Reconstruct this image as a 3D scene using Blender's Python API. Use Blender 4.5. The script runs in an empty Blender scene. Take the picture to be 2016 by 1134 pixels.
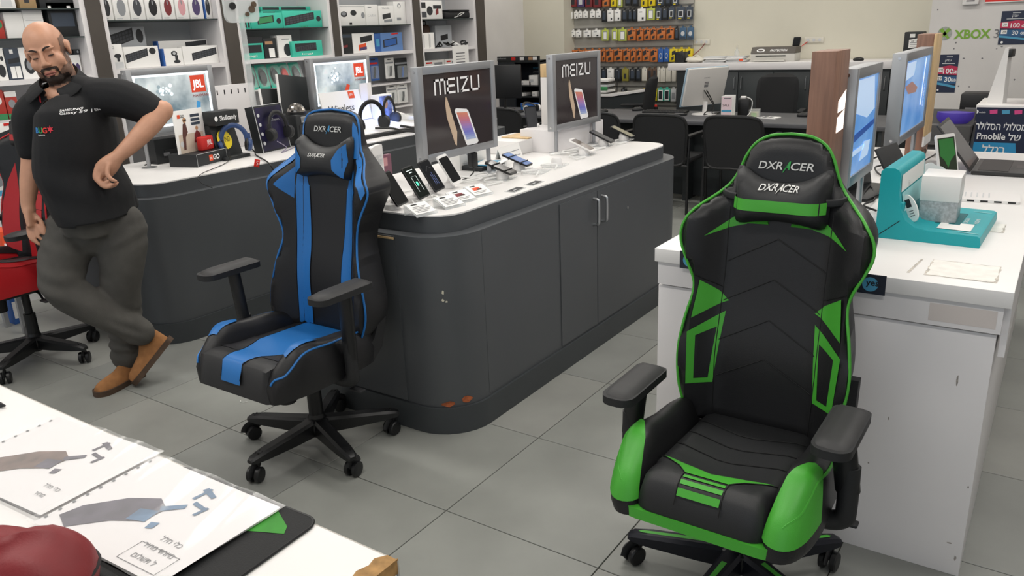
import bpy, bmesh, math, random
from mathutils import Vector as V, Matrix as MX
random.seed(7)
SC = bpy.context.scene
COL = SC.collection
PI = math.pi
# ------------------------------------------------------------------ camera
cam_d = bpy.data.cameras.new('camera')
cam = bpy.data.objects.new('camera', cam_d)
COL.objects.link(cam)
cam_d.sensor_width = 36.0
cam_d.lens = 1566.67 / 2016 * 36.0
cam_d.clip_start = 0.05
_r = V((0.82619302, 0.56202644, -0.03913286)); _u = V((-0.14311341, 0.27654685, 0.95028437)); _f = V((-0.54490701, 0.77951788, -0.3089146))
cam.matrix_world = MX(((_r.x, _u.x, -_f.x, 0), (_r.y, _u.y, -_f.y, 0), (_r.z, _u.z, -_f.z, 1.5886), (0, 0, 0, 1)))
SC.camera = cam
# ------------------------------------------------------------------ world: overcast daylight that enters by the open shop front
w = bpy.data.worlds.new('daylight')
SC.world = w
w.use_nodes = True
w.node_tree.nodes['Background'].inputs[0].default_value = (0.86, 0.93, 1.0, 1)
w.node_tree.nodes['Background'].inputs[1].default_value = 0.75
# ------------------------------------------------------------------ ceiling lamps (area light under each fixture, fixtures built below)
LAMPS = [(x, y) for x in (-5.0, -3.4, -1.5, 0.4) for y in (0.6, 2.6, 4.6, 6.6, 8.3) if not (x > 0 and y > 8)]
for (x, y) in LAMPS:
    ld = bpy.data.lights.new('lamp_light', 'AREA')
    ld.shape = 'RECTANGLE'; ld.size = 1.16; ld.size_y = 0.26
    ld.energy = (14.5 if y < 6 else 9) * (.8 if x < -4.5 else 1)
    ld.color = (1.0, 0.965, 0.915)
    lo = bpy.data.objects.new('lamp_light', ld)
    lo.location = (x, y, 2.93)
    COL.objects.link(lo)
vs = SC.view_settings
vs.view_transform = 'Standard'; vs.look = 'None'; vs.exposure = 0.0; vs.gamma = 1.0
vs.use_curve_mapping = False
SC.cycles.max_bounces = 6

# ------------------------------------------------------------------ materials
def lin(h):
    if isinstance(h, str):
        h = h.lstrip('#')
        c = [int(h[i:i + 2], 16) / 255 for i in (0, 2, 4)]
        return tuple(((v / 12.92) if v <= 0.04045 else ((v + 0.055) / 1.055) ** 2.4) for v in c) + (1,)
    return tuple(h) + (1,)
MATS = {}
def mat(name, col, rough=0.5, metal=0.0, noise=0.0, scale=8.0, bump=0.0, bscale=120.0, emit=0.0, trans=0.0, alpha=1.0, coat=0.0, spec=0.5, sheen=0.0, col2=None, stretch=None):
    if name in MATS:
        return MATS[name]
    m = bpy.data.materials.new(name)
    m.use_nodes = True
    nt = m.node_tree
    b = nt.nodes['Principled BSDF']
    c = lin(col)
    b.inputs['Base Color'].default_value = c
    b.inputs['Roughness'].default_value = rough
    b.inputs['Metallic'].default_value = metal
    b.inputs['Specular IOR Level'].default_value = spec
    if coat: b.inputs['Coat Weight'].default_value = coat; b.inputs['Coat Roughness'].default_value = 0.08
    if trans: b.inputs['Transmission Weight'].default_value = trans; b.inputs['IOR'].default_value = 1.2
    if alpha < 1: b.inputs['Alpha'].default_value = alpha
    if sheen: b.inputs['Sheen Weight'].default_value = sheen
    if emit:
        b.inputs['Emission Color'].default_value = c; b.inputs['Emission Strength'].default_value = emit
    tc = mp = None
    if noise or bump:
        tc = nt.nodes.new('ShaderNodeTexCoord'); mp = nt.nodes.new('ShaderNodeMapping')
        nt.links.new(tc.outputs['Object'], mp.inputs[0])
        if stretch: mp.inputs['Scale'].default_value = stretch
    if noise:
        n = nt.nodes.new('ShaderNodeTexNoise'); n.inputs['Scale'].default_value = scale; n.inputs['Detail'].default_value = 4
        r = nt.nodes.new('ShaderNodeValToRGB')
        d = lin(col2) if col2 else tuple(v * (1 - noise) for v in c[:3]) + (1,)
        u = c if col2 else tuple(min(1, v * (1 + noise * .6)) for v in c[:3]) + (1,)
        r.color_ramp.elements[0].position = .35; r.color_ramp.elements[1].position = .68
        r.color_ramp.elements[0].color = d; r.color_ramp.elements[1].color = u
        nt.links.new(mp.outputs[0], n.inputs['Vector']); nt.links.new(n.outputs['Fac'], r.inputs[0]); nt.links.new(r.outputs[0], b.inputs['Base Color'])
        if emit: nt.links.new(r.outputs[0], b.inputs['Emission Color'])
    if bump:
        n2 = nt.nodes.new('ShaderNodeTexNoise'); n2.inputs['Scale'].default_value = bscale; n2.inputs['Detail'].default_value = 2
        bp = nt.nodes.new('ShaderNodeBump'); bp.inputs['Strength'].default_value = bump; bp.inputs['Distance'].default_value = 0.002
        nt.links.new(mp.outputs[0], n2.inputs['Vector']); nt.links.new(n2.outputs['Fac'], bp.inputs['Height']); nt.links.new(bp.outputs[0], b.inputs['Normal'])
    MATS[name] = m
    return m

# ------------------------------------------------------------------ mesh helpers
def sub2(a, b): return (a[0] - b[0], a[1] - b[1])
def seg_dist(p, a, b):
    dx, dy = b[0] - a[0], b[1] - a[1]
    l = dx * dx + dy * dy
    t = 0 if l == 0 else max(0, min(1, ((p[0] - a[0]) * dx + (p[1] - a[1]) * dy) / l))
    return math.hypot(p[0] - a[0] - t * dx, p[1] - a[1] - t * dy)
def edge_dist(p, poly):
    return min(seg_dist(p, poly[i], poly[(i + 1) % len(poly)]) for i in range(len(poly)))
def inside(p, poly):
    c = False
    j = len(poly) - 1
    for i in range(len(poly)):
        a, b = poly[i], poly[j]
        if (a[1] > p[1]) != (b[1] > p[1]) and p[0] < (b[0] - a[0]) * (p[1] - a[1]) / (b[1] - a[1]) + a[0]:
            c = not c
        j = i
    return c
def sstep(a, b, x):
    t = max(0, min(1, (x - a) / (b - a))); return t * t * (3 - 2 * t)
def spline(pts, n=6, closed=False):
    """Catmull-Rom through points of any dimension."""
    pts = [tuple(p) for p in pts]; out = []; N = len(pts)
    rng = range(N if closed else N - 1)
    for i in rng:
        g = (lambda k: pts[k % N]) if closed else (lambda k: pts[max(0, min(N - 1, k))])
        p0, p1, p2, p3 = g(i - 1), g(i), g(i + 1), g(i + 2)
        for k in range(n):
            t = k / n
            out.append(tuple(0.5 * (2 * b + (c - a) * t + (2 * a - 5 * b + 4 * c - d) * t * t + (3 * b - a - 3 * c + d) * t ** 3) for a, b, c, d in zip(p0, p1, p2, p3)))
    if not closed: out.append(pts[-1])
    return out
def rrect(w, h, r, n=5, cx=0, cy=0):
    """rounded rectangle outline; r may be one radius or four (corner order -x-y, +x-y, +x+y, -x+y)"""
    rs = [r] * 4 if not isinstance(r, (list, tuple)) else r
    out = []
    for k, (sx, sy) in enumerate(((-1, -1), (1, -1), (1, 1), (-1, 1))):
        q = rs[k]; ox, oy = cx + sx * (w / 2 - q), cy + sy * (h / 2 - q)
        if q <= 0: out.append((ox, oy)); continue
        for i in range(n + 1):
            a = PI + k * PI / 2 + i / n * PI / 2
            out.append((ox + q * math.cos(a), oy + q * math.sin(a)))
    return out

class G:
    def __init__(s): s.b = bmesh.new(); s.m = MX.Identity(4)
    def at(s, m): s.m = m; return s
    def v(s, p): return s.b.verts.new(s.m @ V(p))
    def faces(s, vs, fs):
        bv = [s.v(p) for p in vs]
        for f in fs:
            try: s.b.faces.new([bv[i] for i in f])
            except ValueError: pass
        return bv
    def box(s, c, d, bev=0.0, rz=0.0, seg=2, m=None):
        t = bmesh.new()
        bmesh.ops.create_cube(t, size=1)
        for v in t.verts: v.co = V((v.co.x * d[0], v.co.y * d[1], v.co.z * d[2]))
        if bev: bmesh.ops.bevel(t, geom=t.edges[:], offset=min(bev, min(d) * .49), segments=seg, affect='EDGES', profile=.5)
        mm = s.m @ MX.Translation(c) @ MX.Rotation(rz, 4, 'Z') @ (m or MX.Identity(4))
        s.merge(t, mm); return s
    def b3(s, x0, x1, y0, y1, z0, z1, bev=0.0):
        return s.box(((x0 + x1) / 2, (y0 + y1) / 2, (z0 + z1) / 2), (abs(x1 - x0), abs(y1 - y0), abs(z1 - z0)), bev)
    def merge(s, t, mm):
        d = {}
        for v in t.verts: d[v] = s.b.verts.new(mm @ v.co)
        for f in t.faces:
            try: s.b.faces.new([d[v] for v in f.verts])
            except ValueError: pass
        t.free()
    def rings(s, rings, cap=True, closed=True):
        rv = [[s.v(p) for p in r] for r in rings]
        n = len(rv[0])
        for a, b in zip(rv, rv[1:]):
            for i in range(n if closed else n - 1):
                j = (i + 1) % n
                try: s.b.faces.new((a[i], a[j], b[j], b[i]))
                except ValueError: pass
        if cap:
            try: s.b.faces.new(list(reversed(rv[0]))); s.b.faces.new(rv[-1])
            except ValueError: pass
        return s
    def tube(s, pts, r, n=8, closed=False, cap=True):
        pts = [V(p) for p in pts]; N = len(pts); rs = []
        up = V((0, 0, 1)); prev = None
        for i, p in enumerate(pts):
            if closed: t = pts[(i + 1) % N] - pts[i - 1]
            else: t = pts[min(i + 1, N - 1)] - pts[max(i - 1, 0)]
            if t.length < 1e-9: t = V((0, 0, 1))
            t.normalize()
            if prev is None:
                a = up if abs(t.z) < .9 else V((1, 0, 0))
                x = t.cross(a).normalized()
            else:
                x = prev - t * prev.dot(t)
                x = x.normalized() if x.length > 1e-6 else t.orthogonal().normalized()
            prev = x; y = t.cross(x)
            rr = r[i] if isinstance(r, (list, tuple)) else r
            rx, ry = rr if isinstance(rr, (list, tuple)) else (rr, rr)
            rs.append([p + x * (rx * math.cos(2 * PI * k / n)) + y * (ry * math.sin(2 * PI * k / n)) for k in range(n)])
        if closed: rs.append(rs[0]); cap = False
        return s.rings(rs, cap)
    def cyl(s, p0, p1, r0, r1=None, n=16, cap=True):
        return s.tube([p0, p1], [r0, r0 if r1 is None else r1], n, cap=cap)
    def lathe(s, prof, c=(0, 0, 0), n=20, axis='Z'):
        R = {'Z': MX.Identity(4), 'X': MX.Rotation(PI / 2, 4, 'Y'), 'Y': MX.Rotation(-PI / 2, 4, 'X')}[axis]
        return s.rings([[MX.Translation(c) @ R @ V((max(r, 1e-5) * math.cos(2 * PI * k / n), max(r, 1e-5) * math.sin(2 * PI * k / n), z)) for k in range(n)] for r, z in prof])
    def prism(s, poly, z0, z1, f=None):
        """outline (x,y) from z0 to z1; f maps (x,y,z) to local space"""
        f = f or (lambda x, y, z: (x, y, z))
        return s.rings([[f(x, y, z0) for x, y in poly], [f(x, y, z1) for x, y in poly]])
    def ell(s, c, r, n=16, k=10, rot=None):
        t = bmesh.new(); bmesh.ops.create_uvsphere(t, u_segments=n, v_segments=k, radius=1)
        for v in t.verts: v.co = V((v.co.x * r[0], v.co.y * r[1], v.co.z * r[2]))
        s.merge(t, s.m @ MX.Translation(c) @ (rot or MX.Identity(4))); return s
    def patch(s, poly, fn, grid=.03, holes=()):
        t = bmesh.new()
        t.faces.new([t.verts.new((p[0], p[1], 0)) for p in poly])
        x0, x1 = min(p[0] for p in poly), max(p[0] for p in poly)
        y0, y1 = min(p[1] for p in poly), max(p[1] for p in poly)
        def cut(co, no):
            bmesh.ops.bisect_plane(t, geom=t.verts[:] + t.edges[:] + t.faces[:], dist=1e-5, plane_co=co, plane_no=no)
        for h in holes:
            for i in range(len(h)):
                a, b = h[i], h[(i + 1) % len(h)]
                cut((a[0], a[1], 0), (b[1] - a[1], a[0] - b[0], 0))
        if holes:
            bmesh.ops.delete(t, geom=[f for f in t.faces if any(inside(f.calc_center_median(), h) for h in holes)], context='FACES')
        k = int((x1 - x0) / grid)
        for i in range(1, k + 1): cut((x0 + i * (x1 - x0) / (k + 1), 0, 0), (1, 0, 0))
        k = int((y1 - y0) / grid)
        for i in range(1, k + 1): cut((0, y0 + i * (y1 - y0) / (k + 1), 0), (0, 1, 0))
        d = {}
        for v in t.verts: d[v] = s.v(fn(v.co.x, v.co.y))
        nf = []
        for f in t.faces:
            try: nf.append(s.b.faces.new([d[v] for v in f.verts]))
            except ValueError: pass
        t.free(); return nf
    def slab(s, poly, top, bot, grid=.03, holes=()):
        """a cushion: top surface top(x,y), underside bot(x,y), walled along every open edge"""
        s.patch(poly, lambda x, y: (x, y, 0), grid, holes)
        tv = list(s.b.verts); tf = list(s.b.faces); d = {}
        bm_m = s.m.inverted()
        co = {v: bm_m @ v.co for v in tv}
        for v in tv:
            c = co[v]; d[v] = s.v(bot(c.x, c.y)); v.co = s.m @ V(top(c.x, c.y))
        be = [e for e in s.b.edges if len(e.link_faces) == 1]
        for f in tf: s.b.faces.new([d[v] for v in reversed(f.verts)])
        for e in be:
            a, b = e.verts
            l = e.link_faces[0].loops
            for lp in l:
                if lp.edge == e: a, b = lp.vert, lp.link_loop_next.vert
            try: s.b.faces.new((b, a, d[a], d[b]))
            except ValueError: pass
        return s
    def mesh(s, name, ang=35, weld=True):
        if weld: bmesh.ops.remove_doubles(s.b, verts=s.b.verts[:], dist=1e-5)
        bmesh.ops.recalc_face_normals(s.b, faces=s.b.faces[:])
        me = bpy.data.meshes.new(name)
        s.b.to_mesh(me); s.b.free()
        if ang:
            me.polygons.foreach_set('use_smooth', [True] * len(me.polygons))
            me.set_sharp_from_angle(angle=math.radians(ang))
        return me
def obj(name, g, m, parent=None, ang=35, loc=None, rot=None):
    me = g.mesh(name, ang) if isinstance(g, G) else g
    o = bpy.data.objects.new(name, me)
    COL.objects.link(o)
    if m is not None and not me.materials: me.materials.append(m)
    if parent is not None: o.parent = parent
    if loc is not None: o.location = loc
    if rot is not None: o.rotation_euler = rot
    return o
def tag(o, label, cat, group=None, kind=None):
    if label: o['label'] = label
    if cat: o['category'] = cat
    if group: o['group'] = group
    if kind: o['kind'] = kind
    return o
def thing(name, label, cat, loc=(0, 0, 0), rz=0.0, group=None, m=None):
    o = bpy.data.objects.new(name, None)
    o.empty_display_size = .05
    COL.objects.link(o)
    if m is not None: o.matrix_world = m
    else: o.location = loc; o.rotation_euler = (0, 0, rz)
    return tag(o, label, cat, group)
def struct(o): o['kind'] = 'structure'; return o
def dup(root, loc=None, rz=None, label=None, group=None):
    r = root.copy(); COL.objects.link(r)
    if loc is not None: r.location = loc
    if rz is not None: r.rotation_euler = (0, 0, rz)
    if label: r['label'] = label
    if group: r['group'] = group
    for ch in list(root.children):
        c = ch.copy(); COL.objects.link(c); c.parent = r
        for gch in ch.children:
            d = gch.copy(); COL.objects.link(d); d.parent = c
    return r
TXT = {}
def text_verts(s, bold=0.0):
    key = (s, bold)
    if key not in TXT:
        c = bpy.data.curves.new('lettering', 'FONT'); c.body = s; c.offset = bold; c.resolution_u = 3
        o = bpy.data.objects.new('lettering_source', c)
        me = bpy.data.meshes.new_from_object(o)
        vs = [(v.co.x, v.co.y) for v in me.vertices]; fs = [tuple(p.vertices) for p in me.polygons]
        bpy.data.objects.remove(o); bpy.data.meshes.remove(me); bpy.data.curves.remove(c)
        x0 = min(v[0] for v in vs); y0 = min(v[1] for v in vs) if False else 0
        TXT[key] = ([(v[0] - x0, v[1]) for v in vs], fs, max(v[0] for v in vs) - x0)
    return TXT[key]
def text(parent, s, m, fn, h=None, w=None, shear=0.0, bold=0.0, name='lettering', align='c', xs=1.0):
    """lettering laid on a surface: fn(x,y)->(X,Y,Z) in the parent's space; cap height h or total width w"""
    vs, fs, W = text_verts(s, bold)
    k = (h / .70) if h else w / W
    kx = (w / W) if (w and h) else k * xs
    ox = {'c': -W * kx / 2, 'l': 0, 'r': -W * kx}[align]
    ys = [v[1] for v in vs]; cy = (min(ys) + max(ys)) / 2 if align == 'c' else 0
    g = G()
    g.faces([fn(v[0] * kx + ox + shear * (v[1] - cy) * k, (v[1] - cy) * k) for v in vs], fs)
    return obj(name, g, m, parent, ang=0)
def plane_fn(o, ux, uy):
    o, ux, uy = V(o), V(ux).normalized(), V(uy).normalized()
    return lambda x, y: tuple(o + ux * x + uy * y)
def flat(parent, name, m, fn, poly, th=0.0006, ang=0):
    """a thin flat print: outline poly mapped by fn"""
    g = G()
    g.faces([fn(*p) for p in poly], [tuple(range(len(poly)))])
    return obj(name, g, m, parent, ang=0)
def rect(x0, x1, y0, y1): return [(x0, y0), (x1, y0), (x1, y1), (x0, y1)]
def circ(cx, cy, r, n=20, ry=None): return [(cx + r * math.cos(2 * PI * i / n), cy + (ry or r) * math.sin(2 * PI * i / n)) for i in range(n)]
# ------------------------------------------------------------------ common materials
M_GREY = mat('graphite laminate', '#4c4f52', .45, noise=.10, scale=1.2, bump=.05, bscale=300)
M_PLINTH = mat('dark plinth laminate', '#3b3f42', .5, noise=.08, scale=2)
M_WHITE = mat('white laminate', '#eceae8', .35, noise=.03, scale=3)
M_WHITE2 = mat('white cabinet board', '#e9e6e6', .45, noise=.03, scale=2)
M_TILE = [mat('porcelain tile %d' % i, c, .42, noise=.10, scale=3.2, bump=.06, bscale=60) for i, c in enumerate(('#8f918c', '#8b8d89', '#93948f'))]
M_GROUT = mat('dark grout', '#45453f', .9)
M_WALL = mat('cream wall paint', '#d8d4c4', .8, noise=.04, scale=1.5, bump=.08, bscale=40)
M_WALLW = mat('white wall paint', '#dcd9d6', .75, noise=.05, scale=2.5, bump=.08, bscale=40)
M_CEIL = mat('white ceiling', '#e8e6e2', .9)
M_BLACK = mat('black plastic', '#131416', .42)
M_BLACKM = mat('matt black plastic', '#1d1e20', .6)
M_STEEL = mat('brushed aluminium', '#b9bbbd', .35, 1.0, noise=.05, scale=30)
M_ALU = mat('satin aluminium frame', '#a9abae', .42, .7)
M_CHROME = mat('chrome', '#d8d8da', .15, 1.0)
M_DARK = mat('dark graphite board', '#2f3436', .5, noise=.08, scale=3)
M_PAPER = mat('white paper', '#f2f1ee', .6)
M_ACRYL = mat('clear acrylic', '#f4f8f8', .05, trans=.95)
M_CORD = mat('black cable', '#151515', .5)
M_CORDW = mat('white cable', '#e6e6e4', .5)
M_INK = mat('black ink', '#1a1a1c', .6)
M_INKG = mat('grey ink', '#77777a', .6)
M_INKW = mat('white ink', '#f4f4f4', .5)
M_RED = mat('red print', '#d8281f', .5)
M_ORANGE = mat('orange print', '#e5532a', .5)
M_WOOD = mat('warm wood laminate', '#8f6a58', .5, noise=.22, scale=5, stretch=(14, 14, 1.0))
M_OAK = mat('pale oak laminate', '#d8b98a', .5, noise=.14, scale=6, stretch=(10, 10, 1))
M_CHIP = mat('chipped raw board', '#a98250', .8, noise=.4, scale=40)
M_CHIPR = mat('chipped red board', '#a85a33', .8, noise=.35, scale=60)
# ------------------------------------------------------------------ floor
floor = struct(obj('floor', G().b3(-7.2, 3.2, -2.2, 9.6, -.06, -.004), M_GROUT))
TX, TY, TS = -1.5938, 1.8234, .6
tile_me = []
for m in M_TILE:
    g = G(); g.box((0, 0, -.004), (TS - .0035, TS - .0035, .008), .0012, seg=1)
    me = g.mesh('tile'); me.materials.append(m); tile_me.append(me)
for i in range(-9, 8):
    for j in range(-6, 13):
        x, y = TX + (i + .5) * TS, TY + (j + .5) * TS
        # keep tiles the view can reach
        fw = -.545 * x + .78 * y
        rt = .826 * x + .562 * y
        if fw < .6 or abs(rt) > fw * .82 + .6 or y > 9.5: continue
        obj('tile', tile_me[random.choice((0, 0, 1, 2))], None, floor, loc=(x, y, 0))
# ------------------------------------------------------------------ walls, ceiling
WB = 9.3    # rear wall
XW = 7.9    # wall with the printed logos, standing forward of the rear wall
struct(obj('wall_back', G().b3(-7.2, 1.0, WB, WB + .15, 0, 3.0), M_WALL))
struct(obj('wall_left', G().b3(-6.1, -5.95, -2.2, WB, 0, 3.0), M_WALLW))
wr = struct(obj('wall_right', G().b3(-1.075, 3.2, XW, XW + .2, 0, 3.0), M_WALLW))
struct(obj('wall_side', G().b3(3.05, 3.2, -2.2, XW, 0, 3.0), M_WALLW))
struct(obj('ceiling', G().b3(-7.2, 3.2, -2.2, WB + .15, 3.0, 3.1), M_CEIL))
# cream pier between the shelves and the case wall
pier = struct(obj('wall_pier', G().b3(-5.95, -5.35, WB - .28, WB - .001, 0, 3.0), M_WALL))
M_LAMP = mat('lit lamp diffuser', '#fff8ee', .6, emit=3.0)
lamp0 = None
for (x, y) in LAMPS:
    if lamp0 is None:
        lamp0 = thing('ceiling_light', 'long white ceiling light fitted flush overhead', 'light', (x, y, 3.0), group='ceiling lights overhead')
        g = G(); g.b3(-.62, .62, -.17, -.15, -.05, 0).b3(-.62, .62, .15, .17, -.05, 0).b3(-.62, -.6, -.15, .15, -.05, 0).b3(.6, .62, -.15, .15, -.05, 0)
        obj('frame', g, M_ALU, lamp0)
        obj('diffuser', G().b3(-.6, .6, -.15, .15, -.035, -.025), M_LAMP, lamp0)
    else: dup(lamp0, (x, y, 3.0))

# ------------------------------------------------------------------ island counters
def outline(x0, x1, y0, y1, r, ins=0.0):
    return rrect(x1 - x0 - 2 * ins, y1 - y0 - 2 * ins, [max(q - ins, .02) for q in r], 8, (x0 + x1) / 2, (y0 + y1) / 2)
def island(name, label, x0, x1, y0, y1, r, zl, zt):
    t = thing(name, label, 'counter', ((x0 + x1) / 2, (y0 + y1) / 2, 0))
    cx, cy = (x0 + x1) / 2, (y0 + y1) / 2
    L = lambda ins: [(x - cx, y - cy) for x, y in outline(x0, x1, y0, y1, r, ins)]
    obj('plinth', G().prism(L(-.012), 0, .118), M_PLINTH, t)
    obj('body', G().prism(L(0), .119, zl), M_GREY, t)
    obj('fascia', G().prism(L(.062), zl + .0005, zt - .006), M_GREY, t)
    obj('top', G().prism(L(.064), zt - .006, zt), M_WHITE, t)
    return t
isl = island('display_counter', 'long graphite display counter with white top and rounded corners under the dark phone panels', -2.85, -1.85, 2.235, 4.50, (.2, .2, .2, .2), .84, .912)
ix, iy = -2.35, 3.3675
# doors on the long side, seams, handles
fx = .5 + .0005
g = G(); g.b3(fx - .004, fx + .004, 3.045 - iy, 3.398 - iy, .13, .822); d1 = obj('door', g, M_GREY, isl)
g = G(); g.b3(fx - .004, fx + .004, 3.404 - iy, 3.768 - iy, .13, .822); d2 = obj('door', g, M_GREY, isl)
g = G(); g.b3(fx - .004, fx + .0005, 3.774 - iy, 4.28 - iy, .13, .832); obj('side_panel', g, M_GREY, isl)
g = G(); g.b3(fx - .004, fx + .0005, 2.45 - iy, 3.037 - iy, .13, .838); obj('side_panel', g, M_GREY, isl)
for d, y in ((d1, 3.362), (d2, 3.446)):
    y -= iy
    obj('handle', G().tube(spline([(fx, y, .79), (fx + .03, y, .785), (fx + .034, y, .765), (fx + .034, y, .685), (fx + .03, y, .665), (fx, y, .66)], 4), .0065, 8), M_STEEL, d)
obj('lock', G().cyl((fx, 3.735 - iy, .67), (fx + .006, 3.735 - iy, .67), .009), M_STEEL, d2)
# near end: drawer front with a raw plywood edge
g = G(); g.b3(-.3, .235, -1.1325 - .006, -1.13, .125, .835); ep = obj('end_panel', g, M_GREY, isl)
g = G(); g.b3(-.3, .235, -1.1325 - .009, -1.13, .822, .83); obj('raw_edge', g, M_OAK, ep)
# chips in the laminate
def blob(parent, name, m, fn, c, r, seed, n=9):
    rd = random.Random(seed); flat(parent, name, m, fn, [(c[0] + r[0] * rd.uniform(.6, 1.1) * math.cos(2 * PI * i / n), c[1] + r[1] * rd.uniform(.6, 1.1) * math.sin(2 * PI * i / n)) for i in range(n)])
def corner_fn(off=.002):
    # unrolled round the near corner: s = arc length from the start of the arc on the end face
    R = .2 + off; cx, cy = .3, -.9325
    def f(s, z):
        a = -PI / 2 + s / .2
        return (cx + R * math.cos(a), cy + R * math.sin(a), z)
    return f
cf = corner_fn()
M_CHIPW = mat('pale chipped paint', '#cfcbb8', .8)
for c, r, sd in (((.135, .617), (.006, .010), 1), ((.133, .585), (.006, .007), 2), ((.147, .578), (.006, .005), 3)): blob(isl, 'paint_chip', M_CHIPW, cf, c, r, sd)
blob(isl, 'board_chip', M_CHIPR, cf, (.128, .132), (.03, .014), 5)
blob(isl, 'board_chip', M_CHIPR, cf, (.205, .145), (.028, .017), 6)
island('display_counter', 'graphite display counter with white top carrying the speaker boxes, beside the standing man', -4.85, -3.87, 2.25, 5.6, (.2, .2, .1, .1), .812, .885)

# ------------------------------------------------------------------ white counter behind the green chair
wc = thing('white_counter', 'worn white counter carrying the teal stand and laptops, behind the green chair', 'counter', (-.545, 3.5, 0))
WX0, WX1, WY0, WY1 = -.495, .495, -1.175, 1.25
obj('top', G().b3(WX0 - .005, WX1 + .005, WY0 - .012, WY1, .85, .895, .002), M_WHITE, wc)
obj('fascia', G().b3(WX0 + .003, WX1 - .012, WY0, WY1 - .02, .772, .8495), M_WHITE2, wc)
obj('body', G().b3(WX0, WX1 - .02, WY0 + .012, WY1 - .02, 0, .765, .002), M_WHITE2, wc)
obj('recess', G().b3(WX0 + .02, WX1 - .04, WY0 + .03, WY1 - .04, .765, .772), M_INKG, wc)
obj('side_trim', G().b3(WX1 - .012, WX1 + .004, WY0 + .03, WY1, .70, .8495), M_WHITE2, wc)
M_SCUFF = mat('scuffed board', '#a9a29c', .8, noise=.4, scale=80)
ff = plane_fn((0, WY0 - .0005 + .012, 0), (1, 0, 0), (0, 0, 1))
rd = random.Random(3)
for (sx, sz, a, b) in ((.40, .62, .006, .04), (.44, .105, .014, .005), (.46, .06, .006, .018), (.12, .2, .016, .003), (.03, .25, .006, .003), (.2, .3, .005, .006), (-.02, .34, .012, .003), (.15, .44, .016, .004), (.24, .46, .004, .012), (.465, .30, .004, .01)):
    blob(wc, 'scuff', M_SCUFF, ff, (sx, sz), (a * .55, b * .55), int(sx * 999))
M_TAPE = mat('old tape patch', '#d6cdc8', .6)
f2 = plane_fn((0, WY0 - .0006, 0), (1, 0, 0), (0, 0, 1))
flat(wc, 'tape_patch', M_TAPE, f2, rect(.31, .47, .785, .835))
M_GLUE = mat('torn sticker residue', '#cdc6bd', .8, noise=.35, scale=60)
M_GLUEW = mat('torn sticker paper', '#efece6', .8, noise=.06, scale=30)
tf = plane_fn((0, 0, .8956), (1, 0, 0), (0, 1, 0)); tf2 = plane_fn((0, 0, .8960), (1, 0, 0), (0, 1, 0))
def torn(x0, x1, y0, y1, seed):
    rd = random.Random(seed); out = []; inn = []
    for (ax, ay, bx, by) in ((x0, y0, x1, y0), (x1, y0, x1, y1), (x1, y1, x0, y1), (x0, y1, x0, y0)):
        for k in range(10):
            t = k / 10; x, y = ax + (bx - ax) * t, ay + (by - ay) * t
            out.append((x + rd.uniform(-.002, .002), y + rd.uniform(-.002, .002)))
            q = rd.uniform(.02, .10); inn.append((x + ((x0 + x1) / 2 - x) * q, y + ((y0 + y1) / 2 - y) * q))
    flat(wc, 'sticker_residue', M_GLUE, tf, out); flat(wc, 'sticker_residue', M_GLUEW, tf2, inn)
torn(.28, .455, -1.12, -.95, 4)
torn(.25, .43, -.53, -.40, 9)
flat(wc, 'sticker_residue', M_GLUE, tf, [(.235, -1.12), (.243, -1.12), (.256, -.96), (.250, -.96)])

# ------------------------------------------------------------------ foreground counter
FZ = .90
ft = thing('front_counter', 'white counter in the foreground with a chipped corner', 'counter', (-1.9, .1, 0))
obj('top', G().b3(-1.3, 1.224, -.75, .562, FZ - .03, FZ, .003), M_WHITE, ft)
obj('edge_band', G().b3(-1.3, 1.2255, .562, .5645, FZ - .028, FZ - .002), mat('grey edge band', '#b9b4ad', .6), ft)
obj('body', G().b3(-1.28, 1.19, -.72, .53, .08, FZ - .03), M_WHITE2, ft)
obj('plinth', G().b3(-1.27, 1.17, -.70, .51, 0, .08), M_PLINTH, ft)
tfn = plane_fn((0, 0, FZ + .0005), (1, 0, 0), (0, 1, 0))
flat(ft, 'chipped_corner', M_CHIP, tfn, [(1.224, .562), (1.207, .563), (1.196, .548), (1.200, .533), (1.194, .515), (1.202, .49), (1.216, .508), (1.224, .516)])
obj('chipped_edge', G().b3(1.2235, 1.2252, .49, .5642, FZ - .022, FZ + .0006), M_CHIP, ft)
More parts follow.
